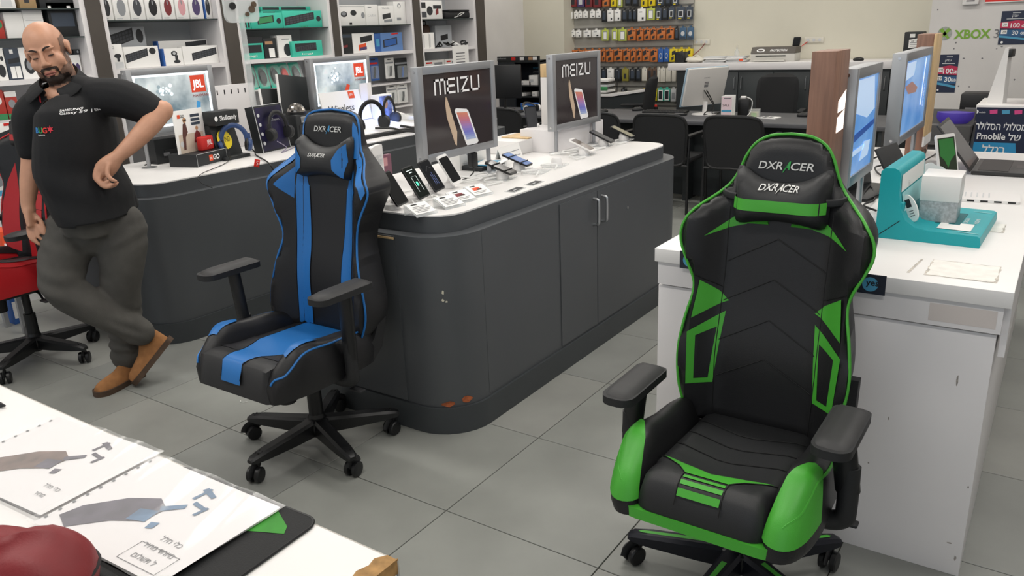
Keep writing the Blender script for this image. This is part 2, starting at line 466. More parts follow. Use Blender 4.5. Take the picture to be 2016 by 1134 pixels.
# ------------------------------------------------------------------ racing style office chairs
M_PU = mat('black leatherette', '#1b1b1d', .42, bump=.18, bscale=420, spec=.45)
M_PUF = mat('black fine leatherette', '#202123', .5, bump=.2, bscale=700)
M_CARB = mat('black carbon weave vinyl', '#26262a', .38, bump=.5, bscale=900)
M_SEAM = mat('dark seam', '#0c0c0d', .7)
M_LOGO = mat('embroidered logo thread', '#d9d9d6', .6)
def chair(name, label, loc, rz, col, style, arm, base_rot=0.0, backtilt=0.0):
    """local space: faces -y, origin on the floor under the gas lift. arm = (half spacing, z, y)"""
    t = thing(name, label, 'chair', loc, rz)
    CM = col['m']
    # ---------------- backrest height field y = yb(x, z)
    if style == 'blue':
        half = [(0, .452), (.12, .452), (.195, .462), (.240, .49), (.262, .54), (.268, .59), (.255, .66), (.225, .76), (.206, .83), (.214, .89), (.242, .96), (.268, 1.01), (.277, 1.045), (.262, 1.075), (.205, 1.135), (.166, 1.180), (.156, 1.22), (.151, 1.262), (.134, 1.299), (.088, 1.318), (0, 1.326)]
    else:
        half = [(0, .445), (.12, .445), (.175, .455), (.205, .50), (.228, .57), (.238, .64), (.238, .70), (.226, .78), (.212, .845), (.215, .89), (.238, .945), (.258, .995), (.256, 1.04), (.228, 1.085), (.178, 1.125), (.150, 1.155), (.132, 1.19), (.119, 1.225), (.095, 1.262), (.055, 1.284), (0, 1.29)]
    half = spline(half, 3)
    out = half + [(-x, z) for x, z in reversed(half[1:-1])]
    slope = .14 + backtilt
    zb = .452
    def y0(z): return .115 + (z - zb) * slope
    def yc(x, z):
        wing = sstep(.115, .24, abs(x)) * (1 - sstep(1.06, 1.17, z) * .75)
        lum = .018 * math.exp(-((z - .68) / .12) ** 2) * (1 - sstep(.1, .2, abs(x)))
        return y0(z) - .088 * wing - lum
    def yb(x, z, off=0.0):
        d = edge_dist((x, z), out)
        r = .028
        f = 0 if d >= r else r * (1 - math.sqrt(max(0, 1 - (1 - d / r) ** 2)))
        return (x, yc(x, z) + f - off, z)
    def yk(x, z):
        xx = x * .93; zz = z if z > .5 else z + (.5 - z) * .3
        return (xx, y0(z) + .075 - .03 * sstep(1.1, 1.3, z), zz)
    if style == 'blue': holes = [[(.050, 1.095), (.115, 1.085), (.118, 1.125), (.075, 1.148)], [(-.115, 1.085), (-.050, 1.095), (-.075, 1.148), (-.118, 1.125)]]
    else: holes = [[(.035, 1.052), (.10, 1.050), (.115, 1.085), (.045, 1.080)], [(-.10, 1.050), (-.035, 1.052), (-.045, 1.080), (-.115, 1.085)]]
    g = G(); g.slab(out, yb, yk, .027, holes)
    back = obj('backrest', g, M_PU, t, ang=50)
    pn = lambda x, z: yb(x, z, .0018)
    def both(nm, poly, m, grid=.027, sides=(1, -1)):
        for s in sides:
            p = [(x * s, z) for x, z in poly]
            if s < 0: p = p[::-1]
            g = G(); g.patch(p, pn, grid); obj(nm, g, m, back, ang=60)
    def seam(pts, r=.0014, m=None, nm='seam'):
        q = []
        for a, b in zip(pts, pts[1:]):
            n = max(2, int(math.hypot(b[0] - a[0], b[1] - a[1]) / .02))
            q += [(a[0] + (b[0] - a[0]) * k / n, a[1] + (b[1] - a[1]) * k / n) for k in range(n)]
        q.append(pts[-1])
        obj(nm, G().tube([yb(x, z, .002) for x, z in q], r, 5), m or M_SEAM, back)
    # piping all round
    pip = [p for p in out if p[1] > .47]
    i0 = max(range(len(out)), key=lambda i: -1 if out[i][1] > .47 else i)
    ring = [(p[0] * .997, p[1] - .001) for p in out]
    k0 = next(i for i in range(len(ring)) if ring[i][1] > .475)
    k1 = max(i for i in range(len(ring)) if ring[i][1] > .475)
    obj('piping', G().tube([(x, yc(x, z) + .020, z) for x, z in ring[k0:k1 + 1]], .0042, 6), CM, back)
    for h in holes:
        cxh = sum(p[0] for p in h) / 4; czh = sum(p[1] for p in h) / 4
        hh = [(cxh + (x - cxh) * 1.04, czh + (z - czh) * 1.06) for x, z in h]
        g = G(); g.tube([yb(x, z, .001) for x, z in hh], .007, 6, closed=True); obj('belt_slot_rim', g, CM, back)
    if style == 'blue':
        both('side_panel', [(.086, .46), (.150, .46), (.152, .70), (.156, .95), (.158, 1.035), (.104, 1.035), (.088, .78)], CM)
        both('side_panel', [(.108, 1.035), (.158, 1.03), (.152, 1.09), (.140, 1.12), (.116, 1.07)], CM)
        both('shoulder_panel', [(.162, .985), (.222, 1.045), (.158, 1.112)], CM)
        both('shoulder_edge', [(.272, 1.045), (.262, 1.068), (.208, 1.126), (.166, 1.170), (.160, 1.145), (.206, 1.100), (.248, 1.055), (.258, 1.018)], CM)
        both('head_side', [(.154, 1.225), (.158, 1.195), (.164, 1.175), (.168, 1.15), (.140, 1.15), (.132, 1.20), (.132, 1.235), (.130, 1.285), (.147, 1.262)], CM)
        for s in (1, -1):
            seam([(.1515 * s, .47), (.158 * s, 1.0)])
            seam([(.086 * s, .47), (.087 * s, .78), (.103 * s, 1.03)])
    elif style == 'red':
        both('wing_panel', [(.150, .50), (.200, .53), (.215, .64), (.205, .76), (.180, .88), (.150, .97), (.140, .80), (.143, .62)], CM)
        g = G(); g.patch([(-.085, .47), (.085, .47), (.085, 1.05), (-.085, 1.05)], pn, .027); obj('centre_panel', g, CM, back, ang=60)
        for zc in (.98, .90, .82, .74, .66, .58): seam([(-.085, zc), (.085, zc)])
    else:
        for zc in (1.008, .895, .782, .672):
            seam([(-.135, zc - .075), (0, zc), (.135, zc - .075)], .0013)
        for s in (1, -1): seam([(.138 * s, .47), (.142 * s, .65), (.138 * s, .9), (.140 * s, 1.09)])
        both('neck_panel', [(.192, 1.010), (.135, 1.030), (.09, 1.042), (.112, 1.072)], CM)
        both('waist_panel', [(.205, .775), (.193, .885), (.146, .848), (.120, .820), (.140, .812)], CM)
        both('panel_frame', [(.205, .578), (.212, .735), (.125, .790), (.140, .790 - .045), (.192, .722), (.188, .592)], CM)
        both('panel_frame', [(.125, .790), (.143, .575), (.205, .578), (.190, .592), (.155, .590), (.142, .76)], CM)
        seam([(-.205, .90), (-.14, .86)]); seam([(.205, .90), (.14, .86)])
    # logo on the head part
    zl = 1.252 if style == 'blue' else 1.205
    def logo(par, fn, w, nm, colA):
        h = w * .135
        a = text(par, 'DXR', M_LOGO, lambda x, y: fn(x - w * .055, y), w=w * .44, h=h, shear=.22, bold=.012, align='r', name=nm)
        b = text(par, 'CER', M_LOGO, lambda x, y: fn(x + w * .075, y), w=w * .42, h=h, shear=.22, bold=.012, align='l', name=nm)
        flat(par, nm, colA, fn, [(-w * .055, -h * .45), (w * .05, h * 1.05), (w * .085, h * 1.15), (w * .07, -h * .0), (w * .045, -h * .0), (w * .05, h * .25), (w * .012, h * .25)])
        flat(par, nm, colA, fn, [(-w * .055, -h * .45), (-w * .035, -h * .05), (w * .05, h * .98), (w * .02, h * .3), (-w * .03, -h * .3)])
    logo(back, lambda x, y: yb(x, zl + y - .008, .0035), .150, 'logo', col['logo'])
    # ---------------- head pillow
    pz = 1.150 if style == 'blue' else 1.125
    hw, hh = (.140, .080) if style == 'blue' else (.124, .078)
    pp = spline([(-hw, hh * 1.0), (-hw * .5, hh * .62), (0, hh * .48), (hw * .5, hh * .62), (hw, hh * 1.0), (hw * 1.02, 0), (hw * .97, -hh * .95), (hw * .5, -hh * .92), (0, -hh * .85), (-hw * .5, -hh * .92), (-hw * .97, -hh * .95), (-hw * 1.02, 0)], 4, True)
    py = y0(pz) - .012
    def pf(x, z, off=0.0):
        d = edge_dist((x, z), pp); b = 1 - (1 - min(d / .05, 1)) ** 2
        return (x, py - .052 * math.sqrt(max(b, 0)) - off + (z * slope), pz + z)
    def pk(x, z): return (x, py + .006 + z * slope, pz + z)
    g = G(); g.slab(pp, pf, pk, .02); pil = obj('head_pillow', g, M_PUF, t, ang=60)
    pfo = lambda x, z: pf(x, z, .0016)
    if style == 'blue':
        for s in (1, -1):
            q = [(hw * .99 * s, hh * .75), (hw * .80 * s, hh * .45), (hw * .60 * s, 0), (hw * .62 * s, -hh * .45), (hw * .92 * s, -hh * .85), (hw * 1.0 * s, -hh * .1)]
            g = G(); g.patch(q if s > 0 else q[::-1], pfo, .02); obj('pillow_side_panel', g, CM, pil, ang=60)
    else:
        g = G(); g.patch([(-hw * 1.0, -hh * .42), (hw * 1.0, -hh * .42), (hw * 1.0, -hh * .02), (-hw * 1.0, -hh * .02)], pfo, .02); obj('pillow_stripe', g, CM, pil, ang=60)
    logo(pil, lambda x, y: pf(x, y + hh * .10 if style == 'blue' else y + hh * .30, .003), .092 if style == 'blue' else .108, 'logo', M_LOGO)
    for s in (1, -1):
        if style == 'blue':
            obj('strap', G().tube([(s * hw * .9, py + .01, pz - .03), (s * .145, py + .03, pz - .015), (s * .138, y0(pz) + .06, pz)], [(.004, .011)] * 3, 8), M_BLACKM, pil)
        else:
            obj('strap', G().tube(spline([(s * hw * .97, py - .015, pz - .005), (s * .15, py - .005, pz - .002), (s * .165, py + .02, pz + .002), (s * .150, y0(pz) + .06, pz + .004)], 3), [(.005, .011)] * 10, 8), M_BLACKM, pil)
    # ---------------- seat
    zt = .500
    ymin = -.365
    if style == 'green':
        so = rrect(.345, .52, [.05, .05, .03, .03], 5, 0, ymin + .26)
    else:
        so = rrect(.405, .52, [.022, .022, .03, .03], 5, 0, ymin + .26)
    def st(x, y, off=0.0):
        d = edge_dist((x, y), so); r = .032 if style == 'blue' else .05
        k = 1 - min(d / r, 1)
        drop = .116 if style == 'blue' else .085
        front = 1 if y < ymin + .12 else .35
        z = zt - (y - ymin) * .05 + .012 * math.exp(-((y - ymin - .07) / .06) ** 2) - drop * front * (1 - math.sqrt(max(0, 1 - k * k)))
        return (x, y - off * (1 if d < .03 and front == 1 else 0), z + off)
    def sb(x, y): return (x * .97, y + (.012 if y < ymin + .05 else 0), .385)
    g = G(); g.slab(so, st, sb, .022); seat = obj('seat_cushion', g, M_PUF, t, ang=60)
    sf = lambda x, y: st(x, y, .0018)
    def sp(nm, poly, m, grid=.022):
        g = G(); g.patch(poly, sf, grid); obj(nm, g, m, seat, ang=60)
    def sseam(pts, nm='seam', m=None, r=.0013):
        q = []
        for a, b in zip(pts, pts[1:]):
            n = max(2, int(math.hypot(b[0] - a[0], b[1] - a[1]) / .02)); q += [(a[0] + (b[0] - a[0]) * k / n, a[1] + (b[1] - a[1]) * k / n) for k in range(n)]
        q.append(pts[-1]); obj(nm, G().tube([st(x, y, .002) for x, y in q], r, 5), m or M_SEAM, seat)
    if style == 'blue':
        sp('seat_stripe', [(-.052, ymin + .002), (.052, ymin + .002), (.060, ymin + .10), (.125, ymin + .24), (.13, .145), (-.13, .145), (-.125, ymin + .24), (-.10, ymin + .19), (-.060, ymin + .10)], CM)
        for s in (1, -1):
            q = [(.064 * s, ymin + .10), (.185 * s, ymin + .10), (.185 * s, ymin + .25), (.128 * s, ymin + .245)]
            sp('seat_weave_panel', q if s > 0 else q[::-1], M_CARB)
            sseam([(.053 * s, ymin + .004), (.062 * s, ymin + .10), (.127 * s, ymin + .24), (.131 * s, .14)])
    elif style == 'red':
        for s in (1, -1): sseam([(.12 * s, ymin + .02), (.13 * s, .13)])
    else:
        # band above the front lobes and five bars between them
        sp('seat_band', [(-.160, ymin + .155), (-.085, ymin + .105), (-.056, ymin + .072), (.056, ymin + .072), (.085, ymin + .105), (.160, ymin + .155), (.085, ymin + .128), (.050, ymin + .118), (0, ymin + .102), (-.050, ymin + .118), (-.085, ymin + .128)], CM)
        for k, y in enumerate((.056, .036, .018)): sp('seat_bar', [(-.054, ymin + y - .0055), (.054, ymin + y - .0055), (.054, ymin + y + .0055), (-.054, ymin + y + .0055)], CM)
        for k in range(3):
            y = ymin + .20 + k * .085
            sseam([(-.15, y + .045), (-.02, y), (.02, y), (.15, y + .045)])
        for s in (1, -1): sseam([(s * .057, ymin + .004), (s * .058, ymin + .072), (s * .086, ymin + .105), (s * .16, ymin + .156)])
        rim = [(x * 1.0, y) for x, y in rrect(.455, .10, [.07, .07, .02, .02], 6, 0, ymin + .047)]
        obj('front_rim', G().prism(rim, .383, .412), CM, t, ang=50)
    # ---------------- side bolsters
    for s in (1, -1):
        if style == 'blue':
            bo = spline([(.165, ymin + .03), (.200, ymin + .012), (.232, ymin + .03), (.262, ymin + .13), (.268, ymin + .25), (.262, .06), (.235, .13), (.175, .135), (.160, 0), (.160, ymin + .15)], 4, True)
        else:
            bo = spline([(.160, ymin + .02), (.205, ymin - .005), (.245, ymin + .03), (.266, ymin + .12), (.262, ymin + .25), (.255, .06), (.230, .13), (.175, .135), (.158, 0), (.152, ymin + .13)], 4, True)
        bo0 = list(bo)
        bo = [(x * s, y) for x, y in bo]
        if s < 0: bo = bo[::-1]
        def bt(x, y, off=0.0):
            d = edge_dist((x, y), bo); r = .042; k = 1 - min(d / r, 1)
            crest = .545 + .022 * math.exp(-((y - ymin - .15) / .09) ** 2) - .02 * sstep(-.05, .12, y) - .075 * (1 - sstep(ymin - .02, ymin + .14, y))
            z = crest - (crest - (.405 if style == 'green' else .44)) * (1 - math.sqrt(max(0, 1 - k * k)))
            return (x, y, z + off)
        def bb(x, y): return ((abs(x) * .93 + .01) * s, y, .385)
        g = G(); g.slab(bo, bt, bb, .015); bol = obj('seat_bolster', g, CM if style == 'red' else M_PU, t, ang=60)
        crest = [(s * q[0], q[1]) for q in spline([(.205, ymin + .015), (.236, ymin + .06), (.248, ymin + .15), (.247, ymin + .28), (.238, .05), (.215, .12)], 5)]
        obj('piping', G().tube([(x, y, bt(x, y)[2] + .002) for x, y in crest], .004, 6), CM, bol)
        if style == 'red': q = [(.170, ymin + .05), (.205, ymin + .03), (.225, ymin + .08), (.235, ymin + .2), (.232, .05), (.20, .11), (.17, .10), (.168, ymin + .15)]
        elif style == 'green':
            q = [(.208 + (x - .208) * .975, ymin + .16 + (y - ymin - .16) * .992) for x, y in bo0[:13]] + [(.244, ymin + .19), (.215, ymin + .17), (.185, ymin + .11)]
        else:
            q = [(.186, ymin + .10), (.215, ymin + .085), (.228, ymin + .13), (.226, ymin + .22), (.196, ymin + .20)]
        q = [(x * s, y) for x, y in q]
        bcx, bcy = s * .208, ymin + .16
        g = G(); g.patch(q if s > 0 else q[::-1], lambda x, y: (bcx + (x - bcx) * 1.05, bcy + (y - bcy) * 1.025, bt(x, y)[2] + .003), .012); obj('bolster_panel', g, M_PU if style == 'red' else CM, bol, ang=60)
        # recliner hinge cover between seat and back
        obj('hinge_cover', G().prism([(.04, .385), (.10, .385), (.16, .43), (.195, .54), (.205, .64), (.175, .64), (.16, .55), (.12, .475), (.05, .43)], .222, .246, lambda x, y, z: (z * s, x, y)), M_BLACKM, t)
        # armrest
        ax, az, ay = arm
        arm_o = obj('armrest', G().prism(rrect(.092, .255, [.035, .035, .02, .02], 5), az - .034, az - .012, lambda x, y, z: (ax * s + x, ay + y, z)), M_BLACKM, t)
        padp = rrect(.088, .25, [.036, .036, .02, .02], 5)
        def pt(x, y):
            d = edge_dist((x, y), padp); k = 1 - min(d / .016, 1)
            return (ax * s + x, ay + y, az - .014 * (1 - math.sqrt(max(0, 1 - k * k))) - (.008 if y < -.07 else 0) * ((-.07 - y) / .055))
        g = G(); g.slab(padp, pt, lambda x, y: (ax * s + x, ay + y, az - .014), .02); obj('arm_pad', g, mat('soft armrest pad', '#2b2b2c', .55), arm_o, ang=60)
        bx = .295
        obj('arm_post', G().tube([(bx * s, ay + .03, .47), (ax * s, ay + .02, az - .03)], [(.021, .030)] * 2, 14), M_BLACK, t)
        obj('arm_sleeve', G().tube(spline([(.12 * s, ay + .04, .368), (.24 * s, ay + .04, .366), (.288 * s, ay + .035, .385), (.296 * s, ay + .03, .42), (.295 * s, ay + .03, min(.54, az - .1))], 4), [(.024, .026)] * 17, 12), M_BLACKM, t)
    # ---------------- mechanism, lift, lever
    obj('seat_pan', G().b3(-.19, .19, -.22, .12, .366, .386, .004), M_BLACK, t)
    obj('tilt_mechanism', G().box((0, -.01, .345), (.16, .24, .045), .012), M_BLACKM, t)
    obj('tension_knob', G().cyl((0, -.13, .255), (0, -.13, .335), .034, .038, 18), M_BLACKM, t)
    lv = obj('lever', G().tube(spline([(.06, 0, .35), (.16, .0, .345), (.235, -.02, .335), (.27, -.03, .33)], 4), .006, 8), M_BLACK, t)
    obj('lever_paddle', G().box((.285, -.03, .33), (.06, .03, .01), .004), M_BLACKM, lv)
    obj('gas_lift', G().lathe([(.026, .05), (.026, .13), (.029, .13), (.029, .26), (.02, .262), (.02, .345)]), M_BLACK, t)
    obj('hub', G().lathe([(.03, .055), (.05, .07), (.056, .10), (.052, .125), (.034, .135), (.03, .15)], n=24), M_BLACK, t)
    # ---------------- five star base
    R = .305
    for k in range(5):
        a = base_rot + k * 2 * PI / 5
        mm = MX.Rotation(a, 4, 'Z')
        def sec(x, w, z0, z1, ch): return [mm @ V(p) for p in ((x, -w, z0), (x, w, z0), (x, w, z1 - ch), (x, w - ch, z1), (x, -w + ch, z1), (x, -w, z1 - ch))]
        g = G(); g.rings([sec(.035, .030, .068, .132, .010), sec(.12, .028, .068, .124, .010), sec(.26, .026, .074, .112, .009), sec(R + .01, .022, .078, .104, .009), sec(R + .026, .014, .08, .094, .006)])
        leg = obj('base_arm', g, M_BLACK if style != 'green' else mat('navy black metal', '#1b1d26', .35, .4), t, ang=25)
        if style == 'green':
            g = G(); g.m = mm; g.faces([(.09, -.008, .1275), (.29, -.006, .1095), (.30, 0, .1085), (.29, .006, .1095), (.09, .008, .1275)], [(0, 1, 2, 3, 4)])
            obj('arm_stripe', g, CM, leg, ang=0)
        else:
            g = G(); g.m = mm
            for q in (.275, .295): g.cyl((q, .008, .106), (q, .008, .1105), .0035, n=8); g.cyl((q, -.008, .106), (q, -.008, .1105), .0035, n=8)
            obj('arm_screws', g, M_SEAM, leg)
        # caster
        ca = a + (k * 1.7 + .4)
        c = mm @ V((R, 0, 0)); cm = MX.Translation((c.x, c.y, 0)) @ MX.Rotation(ca, 4, 'Z')
        g = G(); g.m = cm
        g.cyl((0, 0, .05), (0, 0, .085), .007, n=10)
        g.box((.006, 0, .045), (.03, .014, .026), .004)
        co = obj('caster', g, M_BLACK, t)
        for s in (-1, 1):
            g = G(); g.m = cm
            g.lathe([(.008, -.010), (.024, -.010), (.030, -.007), (.030, .006), (.026, .010), (.010, .0105)], (.012, s * .0165, .030), 20, 'Y')
            obj('wheel', g, M_BLACK, co)
        if style != 'blue0':
            g = G(); g.m = cm; g.tube([(.012 + .0325 * math.cos(q), 0, .03 + .0325 * math.sin(q)) for q in [PI * (.05 + .1 * i) for i in range(9)]], [(.004, .02)] * 9, 8); obj('caster_hood', g, M_BLACKM, co)
    return t
BLUE = dict(m=mat('royal blue leatherette', '#1f6fb8', .42, bump=.15, bscale=420), logo=mat('blue embroidery', '#3f93c9', .6))
GREEN = dict(m=mat('lime green leatherette', '#47a834', .42, bump=.15, bscale=420), logo=mat('green embroidery', '#35a24f', .6))
REDC = dict(m=mat('red leatherette', '#c01f26', .42, bump=.15, bscale=420), logo=mat('red embroidery', '#c8262c', .6))
chair('gaming_chair', 'blue and black racing style office chair in front of the graphite counter', (-2.33, 1.92, 0), 0, BLUE, 'blue', (.31, .755, -.085), math.radians(-92))
chair('gaming_chair', 'green and black racing style office chair in front of the white counter', (-.61, 1.975, 0), 0, GREEN, 'green', (.272, .662, -.14), math.radians(-97.5))
rc = chair('gaming_chair', 'red and black racing style office chair beside the standing man', (-4.39, 1.81, 0), 0, REDC, 'red', (.30, .70, -.02), math.radians(-54.4))
for ch in rc.children:
    if not ch.name.startswith(('base_arm', 'caster', 'hub', 'gas_lift')): ch.location.z += .055
obj('lift_sleeve', G().cyl((0, 0, .26), (0, 0, .40), .02), M_BLACK, rc)
# ------------------------------------------------------------------ the shop assistant
def remesh(g, vox, smooth=6, fac=.5):
    me = g.mesh('tmp', 0); o = bpy.data.objects.new('tmp', me); COL.objects.link(o)
    md = o.modifiers.new('r', 'REMESH'); md.mode = 'VOXEL'; md.voxel_size = vox
    if smooth:
        sm = o.modifiers.new('s', 'SMOOTH'); sm.iterations = smooth; sm.factor = fac
    dg = bpy.context.evaluated_depsgraph_get()
    r = bpy.data.meshes.new_from_object(o.evaluated_get(dg))
    bpy.data.objects.remove(o); bpy.data.meshes.remove(me)
    r.polygons.foreach_set('use_smooth', [True] * len(r.polygons))
    return r
M_SKIN = mat('skin', '#c79478', .5, noise=.06, scale=25, bump=.1, bscale=260)
M_HAIR = mat('dark brown beard hair', '#2b1d16', .75, noise=.3, scale=200, bump=.6, bscale=300)
M_STUB = mat('shaved hair stubble', '#7c5f50', .6, noise=.2, scale=150)
M_SHIRT = mat('black pique cotton', '#101114', .85, bump=.35, bscale=500)
M_JEAN = mat('charcoal grey denim', '#514f4b', .85, noise=.22, scale=9, bump=.3, bscale=300)
M_SUEDE = mat('tan suede', '#9c6b3f', .85, noise=.16, scale=30, bump=.2, bscale=300)
M_SOLE = mat('worn brown sole', '#4c3a2c', .8, noise=.2, scale=40)
M_LIP = mat('lips', '#a5675a', .5)
def limb(g, pts, rad, n=14, sub=4):
    q = spline([tuple(p) + (r if isinstance(r, tuple) else (r, r)) for p, r in zip(pts, rad)], sub)
    g.tube([a[:3] for a in q], [(a[3], a[4]) for a in q], n)
    for a in (q[0], q[-1]): g.ell(a[:3], (min(a[3], a[4]),) * 3, 12, 8)
PZ = MX.Translation((-3.66, 1.87, 0)) @ MX.Rotation(.610, 4, 'Z')
# head frame: face turned a little to picture left and down, head tilted
HM = MX.Translation((-.040, -.010, 1.575)) @ MX.Rotation(math.radians(-9), 4, 'Y') @ MX.Rotation(math.radians(13), 4, 'X') @ MX.Rotation(math.radians(12), 4, 'Z')
body = G()
body.m = HM
body.ell((0, .012, .036), (.079, .100, .089), 24, 16)
body.ell((0, -.028, -.040), (.066, .066, .085), 20, 14)
body.ell((0, -.066, -.100), (.033, .026, .024))
for s in (-1, 1):
    body.ell((s * .044, -.058, -.034), (.026, .026, .030)); body.ell((s * .030, -.083, .024), (.030, .012, .009))
    body.ell((s * .045, -.022, -.075), (.024, .04, .035))
    body.ell((s * .013, -.103, -.037), (.009, .010, .008)); body.ell((s * .032, -.078, .001), (.016, .010, .010))
    body.ell((s * .082, .012, -.004), (.009, .020, .033), rot=MX.Rotation(s * .35, 4, 'Z')); body.ell((s * .087, .02, .012), (.008, .016, .018))
    body.tube([(s * .012, -.092, -.058), (s * .03, -.085, -.062)], [.007, .005], 8)
body.tube(spline([(0, -.088, .022), (0, -.100, -.002), (0, -.113, -.026), (0, -.110, -.038)], 4), [(.008 + .0005 * i, .008) for i in range(13)], 10)
body.ell((0, -.113, -.031), (.0125, .011, .010))
body.ell((0, -.090, -.068), (.024, .010, .012))
body.m = MX.Identity(4)
limb(body, [(-.036, .03, 1.53), (-.02, .035, 1.45), (.0, .04, 1.38)], [.062, .062, .075])
limb(body, [(.0, .03, 1.36), (.01, .02, 1.15), (.02, .02, .95), (.01, .02, .83)], [(.15, .08), (.15, .09), (.15, .09), (.13, .08)], 18)
limb(body, [(-.13, .02, 1.335), (-.08, .02, 1.36), (.12, .02, 1.375), (.20, .02, 1.375)], [.06, .065, .065, .06])
# right arm (hanging)
limb(body, [(-.16, .01, 1.335), (-.195, .0, 1.22), (-.218, -.005, 1.11), (-.232, -.03, 1.02), (-.245, -.055, .93), (-.243, -.065, .895)], [.058, .050, .042, .041, .031, .029])
# left arm (hand on hip)
limb(body, [(.20, .02, 1.375), (.30, .03, 1.34), (.398, .03, 1.30)], [.060, .053, .043])
limb(body, [(.398, .03, 1.305), (.345, -.03, 1.24), (.285, -.085, 1.175), (.228, -.125, 1.125)], [.044, .046, .038, .029])
# legs inside the trousers
limb(body, [(-.09, .01, .84), (-.11, -.06, .70), (-.13, -.10, .56), (-.03, -.08, .43), (.09, -.03, .31), (.145, .0, .25)], [.07, .065, .05, .045, .04, .035])
limb(body, [(.11, .02, .84), (.095, .01, .68), (.065, 0, .52), (.03, .02, .33), (.005, .03, .12)], [.07, .065, .05, .045, .04])
# hands: palm and five fingers each
def hand(pts_palm, fingers):
    limb(body, [p for p, r in pts_palm], [r for p, r in pts_palm], 12)
    for f, rr in fingers: limb(body, f, [rr, rr * .95, rr * .85, rr * .72][:len(f)], 8, 3)
hand([((-.243, -.066, .900), (.030, .022)), ((-.236, -.075, .86), (.038, .020)), ((-.228, -.085, .82), (.040, .018))],
     [([(-.250, -.088, .825), (-.247, -.100, .79), (-.236, -.104, .765), (-.222, -.100, .752)], .0095),
      ([(-.233, -.092, .815), (-.226, -.106, .775), (-.212, -.110, .752), (-.198, -.104, .742)], .010),
      ([(-.218, -.092, .818), (-.206, -.105, .785), (-.192, -.105, .768), (-.180, -.096, .762)], .0095),
      ([(-.205, -.088, .828), (-.192, -.098, .803), (-.180, -.098, .790), (-.170, -.090, .788)], .0085),
      ([(-.215, -.070, .87), (-.190, -.082, .845), (-.178, -.090, .818), (-.176, -.092, .795)], .0105)])
hand([((.230, -.124, 1.128), (.028, .030)), ((.195, -.140, 1.095), (.030, .042)), ((.165, -.148, 1.068), (.026, .043))],
     [([(.150, -.165, 1.085), (.143, -.180, 1.048), (.166, -.180, 1.022), (.192, -.172, 1.030)], .0115),
      ([(.160, -.165, 1.062), (.158, -.180, 1.024), (.184, -.180, 1.004), (.208, -.170, 1.014)], .0112),
      ([(.150, -.138, 1.050), (.156, -.140, 1.012), (.186, -.142, 1.000), (.212, -.146, 1.010)], .0108),
      ([(.148, -.116, 1.045), (.160, -.114, 1.012), (.188, -.118, 1.004), (.208, -.124, 1.014)], .0100),
      ([(.205, -.165, 1.100), (.200, -.182, 1.066), (.212, -.186, 1.042), (.228, -.180, 1.030)], .0120)])
person_me = remesh(body, .0052, 5)
person = obj('person', person_me, M_SKIN)
person.matrix_world = PZ
tag(person, 'bald bearded man in a black polo shirt leaning with one hand on his hip', 'person')
# hair, beard, brows: shells grown from the head's own surface
HI = HM.inverted()
def shell(name, m, test, off):
    ok = [v is not None and test(v) for v in HEADV]
    idx = {}; verts = []; faces = []
    for p in person_me.polygons:
        if ok[p.vertices[0]] and all(ok[i] for i in p.vertices):
            f = []
            for i in p.vertices:
                if i not in idx: idx[i] = len(verts); verts.append(person_me.vertices[i].co + person_me.vertices[i].normal * off)
                f.append(idx[i])
            faces.append(f)
    me = bpy.data.meshes.new(name); me.from_pydata([tuple(v) for v in verts], [], faces)
    me.polygons.foreach_set('use_smooth', [True] * len(me.polygons))
    return obj(name, me, m, person)
HEADV = [(HI @ v.co) if v.co.z > 1.38 and abs(v.co.x + .04) < .16 else None for v in person_me.vertices]
near = lambda p: p.length < .16
shell('beard', M_HAIR, lambda p: near(p) and p.z > -.135 and p.y < -.02 and (
    (p.z < -.088 and abs(p.x) < .058) or (p.z < -.079 and abs(p.x) < .012) or
    (-.062 < p.z < -.046 and abs(p.x) < .030 and p.y < -.075) or (-.105 < p.z < -.05 and .024 < abs(p.x) < .036 and p.y < -.06)), .0035)
shell('jaw_stubble', M_STUB, lambda p: near(p) and p.z > -.14 and p.y < .02 and p.z < -.055 - .9 * max(0, .055 - abs(p.x)) , .0012)
shell('hair', M_STUB, lambda p: near(p) and p.y > -.035 and -.07 < p.z < .055 + .25 * p.y and (abs(p.x) < .079 or p.z > .03) and (abs(p.x) > .052 or p.y > .05), .0012)
for s in (-1, 1):
    bq = [HM @ V(p) for p in spline([(s * .012, -.0965, .022), (s * .028, -.0960, .031), (s * .045, -.085, .029), (s * .054, -.074, .022)], 4)]
    obj('eyebrow', G().tube(bq, [(.0022, .0045 - .0002 * i) for i in range(len(bq))], 6), M_HAIR, person)
    g = G(); g.m = HM; g.ell((s * .032, -.0865, -.0045), (.0125, .004, .0028), 12, 8); obj('eye', g, mat('dark eye', '#241812', .3), person)
g = G(); g.m = HM; g.tube(spline([(-.022, -.0945, -.074), (-.010, -.1005, -.069), (0, -.1015, -.070), (.010, -.1005, -.069), (.022, -.0945, -.074)], 3), [(.0035, .0045)] * 13, 8); g.tube(spline([(-.017, -.094, -.079), (0, -.0995, -.080), (.017, -.094, -.079)], 3), [(.004, .004)] * 7, 8)
obj('lips', g, M_LIP, person)
